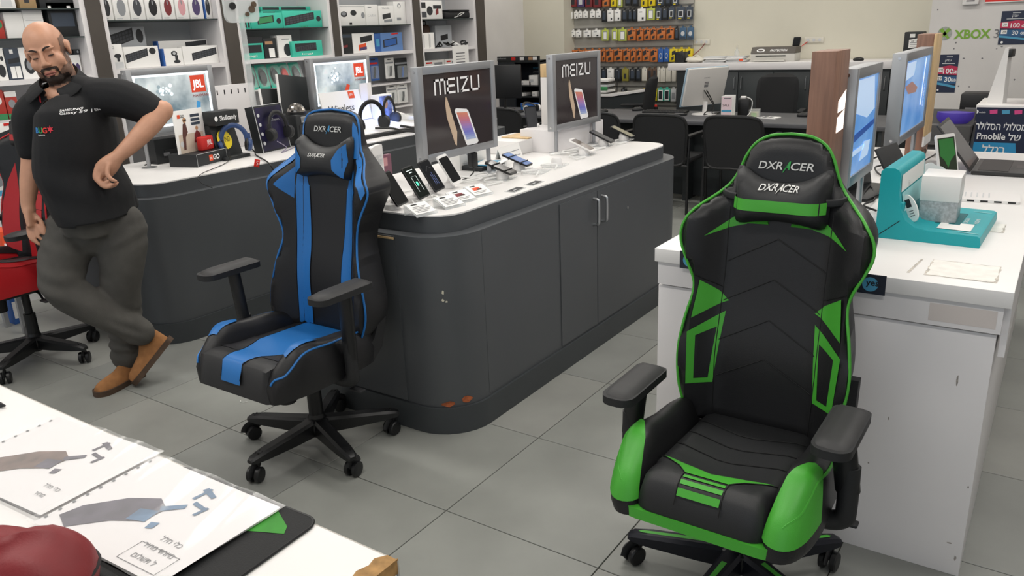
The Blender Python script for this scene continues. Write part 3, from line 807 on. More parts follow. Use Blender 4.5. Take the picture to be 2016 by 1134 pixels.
# polo shirt
sh = G()
limb(sh, [(.0, .03, 1.385), (.012, .025, 1.31), (.008, .005, 1.20), (-.012, -.005, 1.06), (.022, .0, .93), (.038, .005, .83)], [(.165, .085), (.232, .128), (.236, .150), (.232, .162), (.240, .160), (.245, .150)], 24)
limb(sh, [(-.12, .015, 1.345), (-.175, .005, 1.30), (-.200, .0, 1.21), (-.208, -.003, 1.165)], [.085, .082, .070, .062])
limb(sh, [(.13, .015, 1.375), (.225, .022, 1.365), (.31, .03, 1.325), (.345, .03, 1.305)], [.085, .086, .078, .070])
limb(sh, [(-.10, .02, 1.375), (.0, .03, 1.40), (.12, .02, 1.395)], [.06, .075, .065])
sh_me = remesh(sh, .009, 5)
# open the hem and the neck so skin shows only where it should
bm = bmesh.new(); bm.from_mesh(sh_me)
HEM = lambda p: .838 + .07 * p.x
kill = [v for v in bm.verts if v.co.z < HEM(v.co) or ((v.co.x + .028) ** 2 / .066 ** 2 + (v.co.y + .045) ** 2 / .10 ** 2 < 1 and v.co.z > 1.325 + 1.5 * abs(v.co.x + .020))]
bmesh.ops.delete(bm, geom=kill, context='VERTS')
for v in bm.verts:
    p = v.co
    # soft folds towards the hand on the hip and round the belly
    v.co += v.normal * (.004 * math.sin(38 * p.z + 14 * p.x) * sstep(1.25, .95, p.z) if p.y < .1 else 0)
bm.to_mesh(sh_me); bm.free()
shirt = obj('polo_shirt', sh_me, M_SHIRT, person)
sd = shirt.modifiers.new('cloth', 'SOLIDIFY'); sd.thickness = .004; sd.offset = -1
def collar_pt(a, r, z): return (-.025 + r * .074 * math.sin(a), .012 - r * .080 * math.cos(a) , z)
for s in (-1, 1):
    A = [.35 + (PI - .35) * k / 10 for k in range(11)]
    inn = [(-.028 + s * .070 * math.sin(a), .012 - .082 * math.cos(a), 1.452 - .050 * math.cos(a)) for a in A]
    mid = [(-.028 + s * .078 * math.sin(a), .014 - .092 * math.cos(a), 1.470 - .052 * math.cos(a)) for a in A]
    outp = [(-.028 + s * .122 * math.sin(a) + s * .030 * max(0, math.cos(a)), .018 - .150 * math.cos(a) if math.cos(a) > 0 else .018 - .11 * math.cos(a), 1.452 - .085 * max(0, math.cos(a)) + .008 * s * math.sin(a)) for a in A]
    g = G(); g.rings([inn, mid, outp], cap=False, closed=False)
    c = obj('collar', g, M_SHIRT, shirt, ang=60); m2 = c.modifiers.new('cloth', 'SOLIDIFY'); m2.thickness = .004
g = G(); g.faces([(-.045, -.098, 1.375), (-.02, -.1105, 1.338), (.018, -.100, 1.385), (.026, -.098, 1.392), (-.02, -.128, 1.315), (-.05, -.100, 1.37)], [(0, 1, 4, 5), (1, 2, 3, 4)])
for s, m, pts in ((-1, mat('red collar lining', '#a3202a', .8), [(-.088, -.066, 1.398), (-.080, -.082, 1.372), (-.070, -.088, 1.366), (-.076, -.074, 1.394)]), (1, mat('grey collar lining', '#8d97a5', .8), [(.028, -.070, 1.405), (.034, -.078, 1.388), (-.012, -.124, 1.318), (-.020, -.124, 1.325)])):
    g = G(); g.faces(pts, [(0, 1, 2, 3)]); obj('collar_lining', g, m, shirt, ang=0)
# printed chest marks
def chest(cx, cz):
    def f(x, z):
        X, Z = cx + x, cz + z
        hit = None
        for q in ((X, -.6, Z),):
            ok, loc, no, i = shirt_bvh_ray(V(q), V((0, 1, 0)))
            if ok: hit = loc
        y = (hit.y if hit else -.16) - .003
        return (X, y, Z)
    return f
from mathutils.bvhtree import BVHTree
_bm = bmesh.new(); _bm.from_mesh(sh_me); _bvh = BVHTree.FromBMesh(_bm)
def shirt_bvh_ray(o, d):
    l, n, i, dd = _bvh.ray_cast(o, d)
    return (l is not None, l, n, i)
text(shirt, 'SAMSUNG', M_INKW, chest(.058, 1.334), h=.0085, bold=.02, align='l')
text(shirt, 'Galaxy S9 | S9+', M_INKW, chest(.058, 1.321), h=.0105, w=.105, bold=.015, align='l')
for k, (ch_, c_) in enumerate((('B', '#2f7fc4'), ('U', '#35a24f'), ('G', '#d8352a'))):
    text(shirt, ch_, mat('badge colour %d' % k, c_, .7), chest(-.044 + .020 * k, 1.262), h=.022, bold=.03)
flat(shirt, 'badge_star', mat('badge red', '#d23040', .7), chest(.020, 1.266), [(.014 * (1 if i % 2 else .45) * math.cos(i * PI / 6), .016 * (1 if i % 2 else .45) * math.sin(i * PI / 6)) for i in range(12)])
text(shirt, 'systems', M_INKW, chest(-.022, 1.242), h=.0075)
# trousers
tr = G()
limb(tr, [(.015, .01, .93), (.012, .012, .84), (.005, .012, .775)], [(.185, .125), (.205, .132), (.190, .125)], 22)
limb(tr, [(-.105, .01, .79), (-.130, -.035, .70), (-.150, -.085, .60), (-.140, -.105, .53), (-.060, -.085, .445), (.02, -.05, .365), (.095, -.02, .292), (.122, -.005, .262)], [(.112, .118), (.112, .114), (.098, .1), (.092, .092), (.086, .086), (.073, .075), (.066, .068), (.066, .066)], 18)
limb(tr, [(.118, .02, .79), (.108, .01, .70), (.085, .005, .58), (.062, .01, .49), (.045, .03, .38), (.022, .04, .26), (.006, .045, .16), (.002, .042, .125)], [(.108, .112), (.108, .112), (.095, .098), (.086, .09), (.080, .082), (.070, .072), (.068, .070), (.070, .072)], 18)
tr_me = remesh(tr, .009, 6)
rdn = random.Random(5)
tr_no = [v.normal.copy() for v in tr_me.vertices]
for v, no_ in zip(tr_me.vertices, tr_no):
    p = v.co
    # creases at the bent knee, the lap and the stacked hems
    w1 = math.exp(-(((p.x + .13) / .12) ** 2 + ((p.z - .56) / .09) ** 2)); w2 = math.exp(-(((p.z - .74) / .05) ** 2)); w3 = math.exp(-(((p.z - .2) / .06) ** 2)) * (1 if p.x < .09 else 0); w4 = math.exp(-(((p.x - .1) / .06) ** 2 + ((p.z - .31) / .07) ** 2))
    v.co += no_ * (.007 * w1 * math.sin(60 * p.z + 30 * p.x) + .004 * w2 * math.sin(70 * p.z - 40 * abs(p.x)) + .006 * w3 * math.sin(110 * p.z + 20 * p.x) + .006 * w4 * math.sin(90 * (p.z + .8 * p.x)))
trousers = obj('trousers', tr_me, M_JEAN, person)
# shoes: suede ankle boots
def boot(mm, nm='boot'):
    g = G()
    secs = [(-.075, .018, .030, .075), (-.055, .032, .034, .105), (-.02, .036, .038, .118), (.02, .038, .038, .095), (.07, .043, .043, .062), (.12, .046, .046, .050), (.165, .040, .040, .040), (.190, .020, .020, .026)]
    rs = []
    for (y, wd, wb, h) in secs:
        rs.append([(wd * math.cos(a) * (1 if math.sin(a) < 0 else (1 - .25 * math.sin(a))), -y, .022 + (h if math.sin(a) > 0 else .012) * math.sin(a)) for a in [2 * PI * i / 18 for i in range(18)]])
    g.rings(rs); g.tube([(0, .03, .10), (0, .032, .145)], [(.040, .048), (.039, .047)], 16)
    g.m = MX.Identity(4)
    me = remesh(g, .006, 5)
    b = obj(nm, me, M_SUEDE, person); b.matrix_parent_inverse = MX.Identity(4); b.matrix_local = mm
    so = [(x * .047 / .046, y) for x, y in spline([(0, .088), (.034, .07), (.038, .02), (.045, -.06), (.050, -.125), (.040, -.178), (0, -.200), (-.040, -.178), (-.050, -.125), (-.045, -.06), (-.038, .02), (-.034, .07)], 4, True)]
    s = obj('sole', G().prism(so, 0, .026), M_SOLE, b)
    return b
boot(MX.Translation((.008, .020, 0)) @ MX.Rotation(math.radians(-24), 4, 'Z'))
# crossed boot, standing on its toe: heel up to picture right
boot(MX.Translation((.178, .022, .125)) @ MX.Rotation(math.radians(-52), 4, 'Z') @ MX.Rotation(math.radians(42), 4, 'X') @ MX.Rotation(math.radians(-20), 4, 'Y') @ MX.Translation((0, .02, 0)))
# ------------------------------------------------------------------ measuring helper: where a line of sight of the photograph meets a plane of the shop
def spot(px, py, **k):
    d = _r * ((px - 1008) / 1566.67) - _u * ((py - 567) / 1566.67) + _f
    (ax, v), = k.items(); i = 'XYZ'.index(ax); c = V((0, 0, 1.5886))
    return c + d * ((v - c[i]) / d[i])
# ------------------------------------------------------------------ wall shelving
SX = -5.5
yq = lambda px, py=60: spot(px, py, X=SX).y
M_POST = mat('dark brown post', '#4a443e', .6, noise=.1, scale=5)
M_GLASSD = mat('dark glass shelf edge', '#3a4342', .3, spec=.4)
M_SHELFBACK = mat('shelf back board', '#c9cdd0', .6, noise=.03, scale=3)
posts = [(164, 194, 0), (438, 464, 40), (648, 661, 0), (811, 824, 0), (937, 953, 30)]
PY = [(yq(a, y), yq(b, y)) for a, b, y in posts]
for i, (a, b) in enumerate(PY):
    struct(obj('trim_%d' % (i + 1), G().b3(SX - .4, SX + .012, a, b, 0, 2.4), M_POST))
units = [(1.75, PY[0][0], 'wall shelf unit behind the man holding white and black boxes', 1.406, (1.658, 1.835), (1.17, .93)),
         (PY[0][1], PY[1][0], 'wall shelf unit holding white mouse and keyboard boxes', 1.43, (1.756,), (1.15, .9)),
         (PY[1][1], PY[2][0], 'wall shelf unit holding teal keyboard boxes', 1.436, (1.674,), (1.197, .95)),
         (PY[2][1], PY[3][0], 'wall shelf unit holding white tablet and camera boxes', 1.432, (1.678,), (1.13, .9)),
         (PY[3][1], PY[4][0], 'narrow wall shelf unit holding cables next to the cream pier', 1.43, (1.721,), (1.15, .9))]
for (a, b, lab, zw, zg, zl) in units:
    c = (a + b) / 2; h = (b - a) / 2
    t = thing('shelf_unit', lab, 'shelf', (SX - .2, c, 0), group='shelving along the wall')
    for s in (-1, 1): obj('side_panel', G().b3(-.2, .2, s * h - (.034 if s > 0 else 0), s * h + (.034 if s < 0 else 0), 0, 2.3), M_WHITE2, t)
    obj('back_panel', G().b3(-.2, -.19, -h, h, 0, 2.3), M_SHELFBACK, t)
    obj('shelf_board', G().b3(-.19, .2, -h + .034, h - .034, zw - .03, zw), M_WHITE2, t)
    for z in zg: obj('glass_shelf', G().b3(-.19, .19, -h + .034, h - .034, z - .008, z), M_GLASSD, t)
    for z in zl: obj('shelf_board', G().b3(-.19, .17, -h + .034, h - .034, z - .012, z), M_WHITE2, t)
    obj('base_cabinet', G().b3(-.2, .2, -h, h, .0, .7), M_WHITE2, t)
    obj('top_panel', G().b3(-.2, .2, -h, h, 2.28, 2.3), M_WHITE2, t)
# ------------------------------------------------------------------ boxed goods
M_TEAL = mat('teal carton', '#3fbfa6', .5)
M_KB = mat('black printed keyboard', '#2b2d31', .5)
M_KBK = mat('printed keys', '#44474d', .5)
M_CARD = mat('brown card', '#a58a63', .8, noise=.08, scale=20)
M_BLUEP = mat('blue carton', '#2f5fa8', .5)
M_BLKCARD = mat('black carton', '#1f2224', .5)
M_NAVY = mat('navy carton', '#3a4452', .5)
M_REDCARD = mat('red carton', '#b33a30', .5, noise=.1, scale=20)
M_GREYP = mat('grey print', '#8f9296', .5)
M_LGREY = mat('light grey print', '#c9cbcc', .5)
M_PINK = mat('pink print', '#d9a0a5', .5)
M_PURPLE = mat('purple print', '#4d3f6b', .5)
M_DRED = mat('dark red print', '#7d2c30', .5)
M_GREENP = mat('green print', '#3f8f5a', .5)
M_YEL = mat('yellow print', '#e0c81e', .5)
M_CYAN = mat('cyan print', '#4f9fc4', .5)
M_TAN = mat('tan print', '#b98f6a', .5)
PCOL = dict(k=M_KB, K=M_KBK, r=M_RED, R=M_DRED, p=M_PINK, u=M_PURPLE, g=M_GREYP, l=M_LGREY, w=M_PAPER, t=M_TEAL, b=M_BLUEP, n=M_NAVY, e=M_GREENP, y=M_YEL, c=M_CYAN, o=M_ORANGE, a=M_TAN, i=M_INK)
def prints(par, W, H, yf, pics):
    """printed shapes on the front (-y) face of a box W x H; u,v from 0..1"""
    for n_, pic in enumerate(pics):
        kind, c, u0, u1, v0, v1 = pic[:6]
        fn = plane_fn((-W / 2, yf - .0006 - .0004 * n_, 0), (1, 0, 0), (0, 0, 1))
        x0, x1, z0, z1 = u0 * W, u1 * W, v0 * H, v1 * H
        if kind == 'T': text(par, pic[6], PCOL[c], lambda x, y, fn=fn: fn(x + (x0 + x1) / 2, y + (z0 + z1) / 2), h=z1 - z0, w=x1 - x0)
        elif kind == 'e': flat(par, 'printed_picture', PCOL[c], fn, circ((x0 + x1) / 2, (z0 + z1) / 2, (x1 - x0) / 2, 14, (z1 - z0) / 2))
        elif kind == 'k':   # slanted keyboard with a lighter key block
            flat(par, 'printed_picture', PCOL[c], fn, [(x0, z0), (x1, z0 + (z1 - z0) * .45), (x1, z1), (x0, z0 + (z1 - z0) * .6)])
            g = G(); fk = plane_fn((-W / 2, yf - .0009 - .0004 * n_, 0), (1, 0, 0), (0, 0, 1)); vs = []; fs = []
            for i in range(8):
                for j in range(3):
                    a, b = (i + .12) / 8 * .92 + .04, (i + .88) / 8 * .92 + .04
                    p = lambda s, tt: fk(x0 + (x1 - x0) * s, z0 + (z1 - z0) * (.45 * s + tt * (.6 - .05 * s)))
                    k0 = len(vs); vs += [p(a, .1 + j * .28), p(b, .1 + j * .28), p(b, .3 + j * .28), p(a, .3 + j * .28)]; fs.append((k0, k0 + 1, k0 + 2, k0 + 3))
            g.faces(vs, fs); obj('printed_keys', g, M_KBK if c == 'k' else M_KB, par, ang=0)
        elif kind == 'q': flat(par, 'printed_picture', PCOL[c], fn, [(x0, z0), (x1, z0 + (z1 - z0) * .25), (x1, z1), (x0, z1 - (z1 - z0) * .25)])
        else: flat(par, 'printed_picture', PCOL[c], fn, rect(x0, x1, z0, z1))
def pbox(label, m, loc, W, H, D, pics=(), rz=PI / 2, cat='box', group=None, name='product_box', tilt=0.0, lid=None):
    """carton standing at loc (middle of its front bottom edge), front along local -y"""
    t = thing(name, label, cat, loc, rz, group)
    if tilt: t.rotation_euler = (tilt, 0, rz)
    obj('carton', G().b3(-W / 2, W / 2, 0, D, 0, H, .0015), m, t)
    if lid is not None: obj('side_band', G().b3(-W / 2 - .0006, -W / 2 + .012, -.0006, D + .0006, 0, H), lid, t)
    prints(t, W, H, 0, pics)
    return t
def shelf_box(label, m, x0, x1, yt, z0, ym, X=SX - .06, D=.09, **k):
    """a carton on the shelf at height z0, measured from its left and right edges (px) and top (px)"""
    a = spot(x0, ym, X=X).y; b = spot(x1, ym, X=X).y; top = spot((x0 + x1) / 2, yt, X=X)
    for u in units:
        if u[0] < (a + b) / 2 < u[1]: a, b = max(a, u[0] + .037), min(b, u[1] - .037)
    D = min(D, X - (SX - .388)) 
    return pbox(label, m, (X, (a + b) / 2, z0), abs(b - a) - .002, max(.02, top.z - z0), D, **k)
mouse = lambda c: [('e', c, .22, .80, .14, .78), ('e', 'g', .46, .56, .55, .74), ('r', 'l', .1, .5, .04, .08)]
cols = [('k', 'dark grey'), ('g', 'silver'), ('K', 'slim black'), ('i', 'glossy black'), ('R', 'dark red'), ('p', 'pink'), ('u', 'purple'), ('k', 'small black')]
edges = [196, 223, 255, 286, 317, 345, 372, 401, 433]
for i in range(8):
    a, b = edges[i], edges[i + 1]
    shelf_box('white mouse carton with a picture of a %s mouse, on the glass shelf' % cols[i][1], M_PAPER if i < 7 else M_PAPER, a + 1, b - 1, -14, 1.7565, 20, D=.07, pics=mouse(cols[i][0]), group='mouse cartons on the glass shelf', lid=M_BLUEP if i == 7 else None)
Zw = 1.4305
shelf_box('long keyboard carton lying furthest back behind the webcam carton', mat('pale grey carton', '#b9bdc2', .5), 206, 293, 53, Zw, 110, X=SX - .2, D=.06, pics=[('k', 'k', .05, .72, .45, .98), ('e', 'k', .78, .95, .6, .95)])
shelf_box('small webcam carton at the near end of the white shelf', M_PAPER, 212, 246, 87, Zw, 125, X=SX - .03, D=.07, pics=[('e', 'k', .18, .82, .44, .62), ('r', 'k', .4, .62, .3, .5), ('r', 'l', .1, .9, .03, .28), ('T', 'g', .1, .3, .82, .93, 'G')])
shelf_box('white keyboard and mouse carton beside the small webcam carton', M_PAPER, 246, 315, 91, Zw, 118, X=SX - .06, D=.06, pics=[('k', 'k', .03, .68, .25, .9), ('e', 'k', .72, .92, .6, .92)], lid=None)
shelf_box('blue edged keyboard carton standing behind two white cartons', M_PAPER, 313, 414, 79, Zw, 112, X=SX - .18, D=.05, pics=[('q', 'k', .55, .98, .72, .98)], lid=M_BLUEP)
shelf_box('white webcam carton with blue side in the middle of the white shelf', M_PAPER, 322, 361, 95, Zw, 118, X=SX - .06, D=.06, pics=[('e', 'k', .42, .74, .55, .85), ('r', 'k', .6, .75, .25, .6), ('e', 'k', .5, .85, .12, .32), ('e', 'l', .5, .66, .62, .78)], lid=M_BLUEP)
shelf_box('white carton with a slim dark keyboard, far end of the white shelf', M_PAPER, 361, 434, 90, Zw, 112, X=SX - .06, D=.06, pics=[('k', 'k', .24, .95, .2, .88)])
# teal unit
Zg = 1.6745
shelf_box('flat teal keyboard carton, lowest of three lying behind the standing ones', M_TEAL, 515, 608, 20, Zg, 40, X=SX - .25, D=.1, pics=[('r', 'k', .05, .85, .15, .8)]) if False else None
for k, (y0_, y1_, nm) in enumerate(((21, 12, 'lower'), (12, 3, 'upper'))):
    p0 = spot(513, 40, X=SX - .22); p1 = spot(610, 36, X=SX - .22)
    pbox('flat teal keyboard carton, %s of the pair stacked behind the standing ones' % nm, M_TEAL, (SX - .2, (p0.y + p1.y) / 2, 1.785 + .035 * k), p1.y - p0.y, .033, .15, pics=[('r', 'k', .03, .35, .2, .8), ('r', 'k', .4, .9, .2, .8)], group='teal keyboard cartons')
pbox('black carton lying under the flat teal cartons', M_BLKCARD, (SX - .2, (p0.y + p1.y) / 2, Zg), p1.y - p0.y - .05, .108, .15)
shelf_box('narrow teal carton at the near end of the glass shelf', M_TEAL, 470, 494, 32, Zg, 50, pics=[('r', 'k', .5, .65, .1, .9), ('r', 'k', .75, .9, .1, .9)])
shelf_box('teal keyboard and mouse carton with olive picture panel', M_TEAL, 494, 557, 25, Zg, 45, pics=[('q', 'k', .2, .72, .25, .85), ('q', 'e', .24, .68, .32, .78), ('e', 'k', .8, .95, .3, .65)])
shelf_box('teal keyboard and mouse carton with a full black keyboard picture', M_TEAL, 557, 634, 21, Zg, 42, pics=[('k', 'k', .04, .8, .12, .92), ('e', 'k', .85, .97, .35, .68), ('T', 'e', .4, .6, .02, .1, 'logi')])
Zt = 1.4365
shelf_box('teal keyboard carton with dark top, near end of the white shelf', M_TEAL, 472, 520, 73, Zt, 105, pics=[('r', 'k', .0, 1, .72, 1), ('r', 'k', .05, .92, .3, .64), ('T', 'w', .3, .7, .1, .2, 'logi')])
shelf_box('black carton with a white tag between teal and white cartons', M_BLKCARD, 521, 546, 75, Zt, 102, pics=[('r', 'w', .35, .8, .05, .5), ('r', 'a', .1, .7, .7, .85)])
shelf_box('white carton with a dark grey round speaker picture', M_PAPER, 548, 577, 69, Zt, 100, pics=[('e', 'k', .38, .92, .06, .62), ('r', 'k', .42, .88, .2, .5), ('r', 'g', .3, .8, .8, .84)])
shelf_box('teal keyboard carton leaning at the far end of the white shelf', M_TEAL, 576, 636, 80, Zt, 104, X=SX - .03, pics=[('r', 'k', .1, .8, .35, .85), ('k', 'K', .12, .78, .3, .8), ('T', 'w', .3, .65, .1, .2, 'logi')])
for i, (a, b, c, lab) in enumerate(((488, 509, 'k', 'black mouse, nearest of the row'), (508, 537, 'k', 'black mouse, second of the row'), (533, 559, 'i', 'glossy black mouse'), (555, 577, 'r', 'red mouse'), (577, 600, 'K', 'dark grey mouse at the end of the row'))):
    p = spot((a + b) / 2, 168, X=SX - .05); W = .11; H = .20
    t = thing('blister_pack', 'teal blister pack with a ' + lab, 'package', (SX - .05, p.y, 1.1975), PI / 2, 'teal mouse blister packs')
    t.rotation_euler = (math.radians(-14), 0, PI / 2)
    obj('card', G().prism(rrect(W, H, .012, 3, 0, H / 2), 0, .004, lambda x, y, z: (x, z, y)), M_TEAL, t)
    prints(t, W, H, 0, [('e', 'k', .14, .86, .12, .86)])
    obj('mouse', G().ell((0, -.012, H * .48), (.033, .018, .058), 14, 10), PCOL[c], t)
    obj('bubble', G().prism(rrect(W * .86, H * .84, .03, 4, 0, H * .48), -.034, -.002, lambda x, y, z: (x, z, y)), mat('thin clear plastic', '#eef4f4', .08, alpha=.16), t)
# white tablet unit
Z3 = 1.6785
shelf_box('white carton with two round camera pictures', M_PAPER, 668, 719, 10, Z3, 30, pics=[('e', 'k', .05, .3, .42, .7), ('e', 'g', .08, .26, .5, .66), ('e', 'k', .42, .66, .48, .76), ('e', 'g', .84, .98, .35, .65), ('r', 'l', 0, 1, .93, .96), ('r', 'i', .35, .45, .05, .15)])
shelf_box('plain white carton with faint lettering next to the camera carton', M_PAPER, 720, 744, 9, Z3, 30, pics=[('T', 'l', .15, .85, .42, .55, 'Cubis'), ('r', 'g', .2, .5, .85, .9)])
shelf_box('white carton with a small laptop picture', M_PAPER, 746, 776, 11, Z3, 28, pics=[('q', 'k', .22, .75, .28, .62), ('q', 'g', .3, .85, .12, .3), ('T', 'g', .2, .7, .82, .9, 'TRAVEL')])
shelf_box('tall white carton with a small arch mark at the shelf end', M_PAPER, 776, 804, 3, Z3, 28, pics=[('e', 'g', .3, .6, .7, .92), ('e', 'w', .34, .56, .72, .88), ('r', 'g', .2, .55, .18, .3)])
Z3w = 1.4325
shelf_box('dark carton with a red stripe at the near end of the white board', M_BLKCARD, 670, 695, 66, Z3w, 95, pics=[('q', 'R', .25, .6, .3, .45), ('r', 'n', .05, .95, .8, .95)])
shelf_box('white tablet carton with an orange and purple screen picture', M_PAPER, 695, 738, 65, Z3w, 92, pics=[('q', 'k', .35, .9, .5, .9), ('q', 'o', .25, .6, .12, .5), ('q', 'u', .3, .62, .12, .32)])
shelf_box('narrow blue carton beside the white tablet carton', M_BLUEP, 739, 750, 66, Z3w, 92, pics=[('r', 'c', .2, .8, .3, .7)])
shelf_box('blue tablet carton with a black framed picture and red corner', mat('mid blue carton', '#5f86bf', .5), 750, 793, 64, Z3w, 88, pics=[('q', 'k', .1, .75, .2, .75), ('q', 'b', .16, .7, .26, .69), ('q', 'r', .5, .8, .88, .98)])
for (a, b, y0_, y1_, c, lab, X) in ((727, 748, 160, 113, M_BLUEP, 'hanging pack with blue tool and red band', -.1), (760, 778, 155, 113, M_PAPER, 'hanging white pack with a blue trimmer', -.1), (778, 806, 158, 113, M_BLKCARD, 'hanging dark pack with a blue shaver', -.1), (763, 784, 206, 166, M_PAPER, 'hanging white pack with a black toothbrush', -.07), (783, 804, 204, 164, M_PAPER, 'hanging white pack with a silver trimmer', -.07)):
    p0 = spot(a, y0_, X=SX + X); p1 = spot(b, y0_, X=SX + X); p2 = spot(b, y1_, X=SX + X)
    W, H = p1.y - p0.y, p2.z - p0.z
    t = thing('hanging_pack', lab + ' in the tablet unit', 'package', (SX + X, (p0.y + p1.y) / 2, p0.z), PI / 2, 'hanging packs')
    obj('card', G().b3(-W / 2, W / 2, 0, .004, 0, H, .001), c, t)
    obj('bubble', G().b3(-W * .34, W * .34, -.03, -.001, H * .08, H * .66, .012), mat('thin clear plastic', '#eef4f4', .08, alpha=.16), t)
    obj('tool', G().tube(spline([(-.01, -.014, H * .12), (.0, -.016, H * .35), (.006, -.014, H * .6)], 4), [(.011, .009)] * 9, 8), {0: M_KB}.get(0) if c != M_BLKCARD else M_BLUEP, t)
    prints(t, W, H, 0, [('r', 'r' if c == M_BLUEP else 'g', .08, .92, .72, .8), ('r', 'k', .3, .7, .9, .94)])
# cable unit
Z4 = 1.7215
shelf_box('white carton with pictures of a hand tool, beside folded straps', M_PAPER, 825, 871, 1, Z4, 22, pics=[('e', 'k', .32, .58, .2, .7), ('r', 'k', .6, .95, .55, .75), ('q', 'R', .7, .82, .2, .6), ('r', 'k', .04, .28, .6, .9), ('r', 'K', .04, .3, .1, .4)])
p0 = spot(874, 36, X=SX - .06); p1 = spot(930, 33, X=SX - .06)
t = thing('folded_bag', 'folded black bag with white edging on the narrow glass shelf', 'bag', (SX - .06, (p0.y + p1.y) / 2, Z4), PI / 2)
L_ = min(p1.y, PY[4][0] - .05) - p0.y
obj('fabric', G().box((0, .06, .035), (L_, .12, .068), .02), mat('black nylon', '#191a1c', .7), t)
obj('flap', G().box((.02, .05, .08), (L_ * .8, .11, .022), .008), mat('black nylon', '#191a1c', .7), t)
obj('edging', G().tube(spline([(-.08, -.006, .012), (.02, -.006, .03), (.10, -.006, .062), (.02, -.006, .052), (-.02, -.006, .03)], 4), .003, 6), M_PAPER, t)
Z4w = 1.4305
for k, (a, b, yt) in enumerate(((832, 846, 65), (845, 856, 64))):
    shelf_box('slim white carton, %s of two at the near end of the cable shelf' % ('first', 'second')[k], M_PAPER, a, b, yt, Z4w, 90, X=SX - .04, pics=[('r', 'l', .1, .3, .1, .9)], group='slim white cartons')
shelf_box('pale carton with a black laptop picture at the back of the cable shelf', mat('pale grey carton', '#b9bdc2', .5), 858, 890, 50, Z4w, 80, X=SX - .2, pics=[('q', 'i', .3, .75, .3, .62)])
p0 = spot(842, 60, X=SX - .15)
t = thing('camera_bag', 'brown leather camera bag standing behind the slim white cartons', 'bag', (SX - .2, p0.y + .05, Z4w), PI / 2)
obj('body', G().box((0, .04, .12), (.12, .09, .24), .03), mat('brown leather', '#4a3026', .5, noise=.2, scale=20), t)
obj('handle', G().tube(spline([(-.03, .04, .23), (-.03, .04, .27), (.03, .04, .27), (.03, .04, .23)], 4), .006, 6), M_BLACK, t)
rd = random.Random(11)
for k in range(4):
    p = spot(866 + 16 * k, 88, X=SX - .05)
    pts = [(rd.uniform(-.05, .05), rd.uniform(-.05, .06), .012 + rd.uniform(0, .05)) for _ in range(9)]
    o = obj('cable_coil', G().tube(spline(pts, 5, True), .0065, 6, closed=True), [M_CORD, M_CORD, M_CORDW, M_CORD][k])
    o.location = (SX - .05, p.y, Z4w)
    tag(o, ['coiled black cable nearest the slim cartons', 'coiled black cable in the middle of the cable shelf', 'coiled white cable on the cable shelf', 'coiled black cable at the far end of the cable shelf'][k], 'cable', 'coiled cables on the narrow shelf')
for k, (a, b) in enumerate(((832, 872), (874, 900))):
    p0 = spot(a, 128, X=SX - .1); p1 = spot(b, 128, X=SX - .1)
    pbox('low white carton with red print, %s one under the cable shelf' % ('nearer', 'farther')[k], M_PAPER, (SX - .08, (p0.y + p1.y) / 2, 1.151), p1.y - p0.y, .16, .1, pics=[('r', 'r', .1, .4, .8, .9), ('r', 'g', .5, .9, .7, .85)])
# unit behind the man
Zl1, Zl, Zlw = 1.8355, 1.6585, 1.4065
shelf_box('pale blue white carton on the uppermost shelf by the frame edge', M_PAPER, -6, 31, -20, Zl1, 8, pics=[('r', 'l', .2, .8, .1, .5)])
shelf_box('brown card carton on the uppermost shelf behind the man', M_CARD, 38, 72, -20, Zl1, 8, pics=[('r', 'k', .3, .6, .3, .5)])
shelf_box('black carton with a silver logo on the uppermost shelf', M_BLKCARD, 78, 150, -25, Zl1, 8, pics=[('r', 'l', .25, .35, .4, .6)])
shelf_box('large plain white carton above the man', M_PAPER, 10, 48, 24, Zl, 50)
shelf_box('white carton with rounded corners beside the large plain one', M_PAPER, 48, 88, 20, Zl, 50, pics=[('r', 'l', .1, .9, .62, .64)])
shelf_box('large black carton with a small white sticker behind the bald head', M_BLKCARD, 96, 160, 5, Zl, 40, pics=[('r', 'w', .05, .16, .8, .9), ('r', 'w', .72, .85, .82, .9), ('r', 'n', .1, .9, .3, .7)])
shelf_box('red and green toy carton at the picture edge on the glass shelf', M_REDCARD, -14, 9, 40, Zl, 60, pics=[('e', 'e', .3, .9, .55, .95)])
shelf_box('white carton with a black earphone picture, nearest the frame edge', M_PAPER, -8, 14, 94, Zlw, 130, pics=[('e', 'k', .1, .8, .1, .5), ('e', 'k', .5, .8, .6, .75)])
shelf_box('navy carton with a white square and a folding phone picture', M_NAVY, 11, 43, 94, Zlw, 130, pics=[('q', 'k', .2, .95, .5, .7), ('r', 'w', .25, .9, .05, .42), ('r', 'k', .55, .58, .05, .42), ('r', 'w', .4, .62, .82, .95)])
shelf_box('white carton with a grey smart watch picture', M_PAPER, 40, 76, 93, Zlw, 126, pics=[('e', 'k', .2, .8, .15, .7), ('e', 'g', .32, .68, .28, .6)])
shelf_box('low white carton with purple camera print beside the man', M_PAPER, 132, 160, 108, Zlw, 128, X=SX - .1, pics=[('e', 'u', .3, .6, .1, .6), ('e', 'u', .6, .9, .1, .6)])
shelf_box('small black action camera carton on the pale carton', M_BLKCARD, 145, 158, 97, spot(150, 108, X=SX - .1).z, 103, X=SX - .1, D=.05, pics=[('e', 'g', .5, .8, .3, .8)])
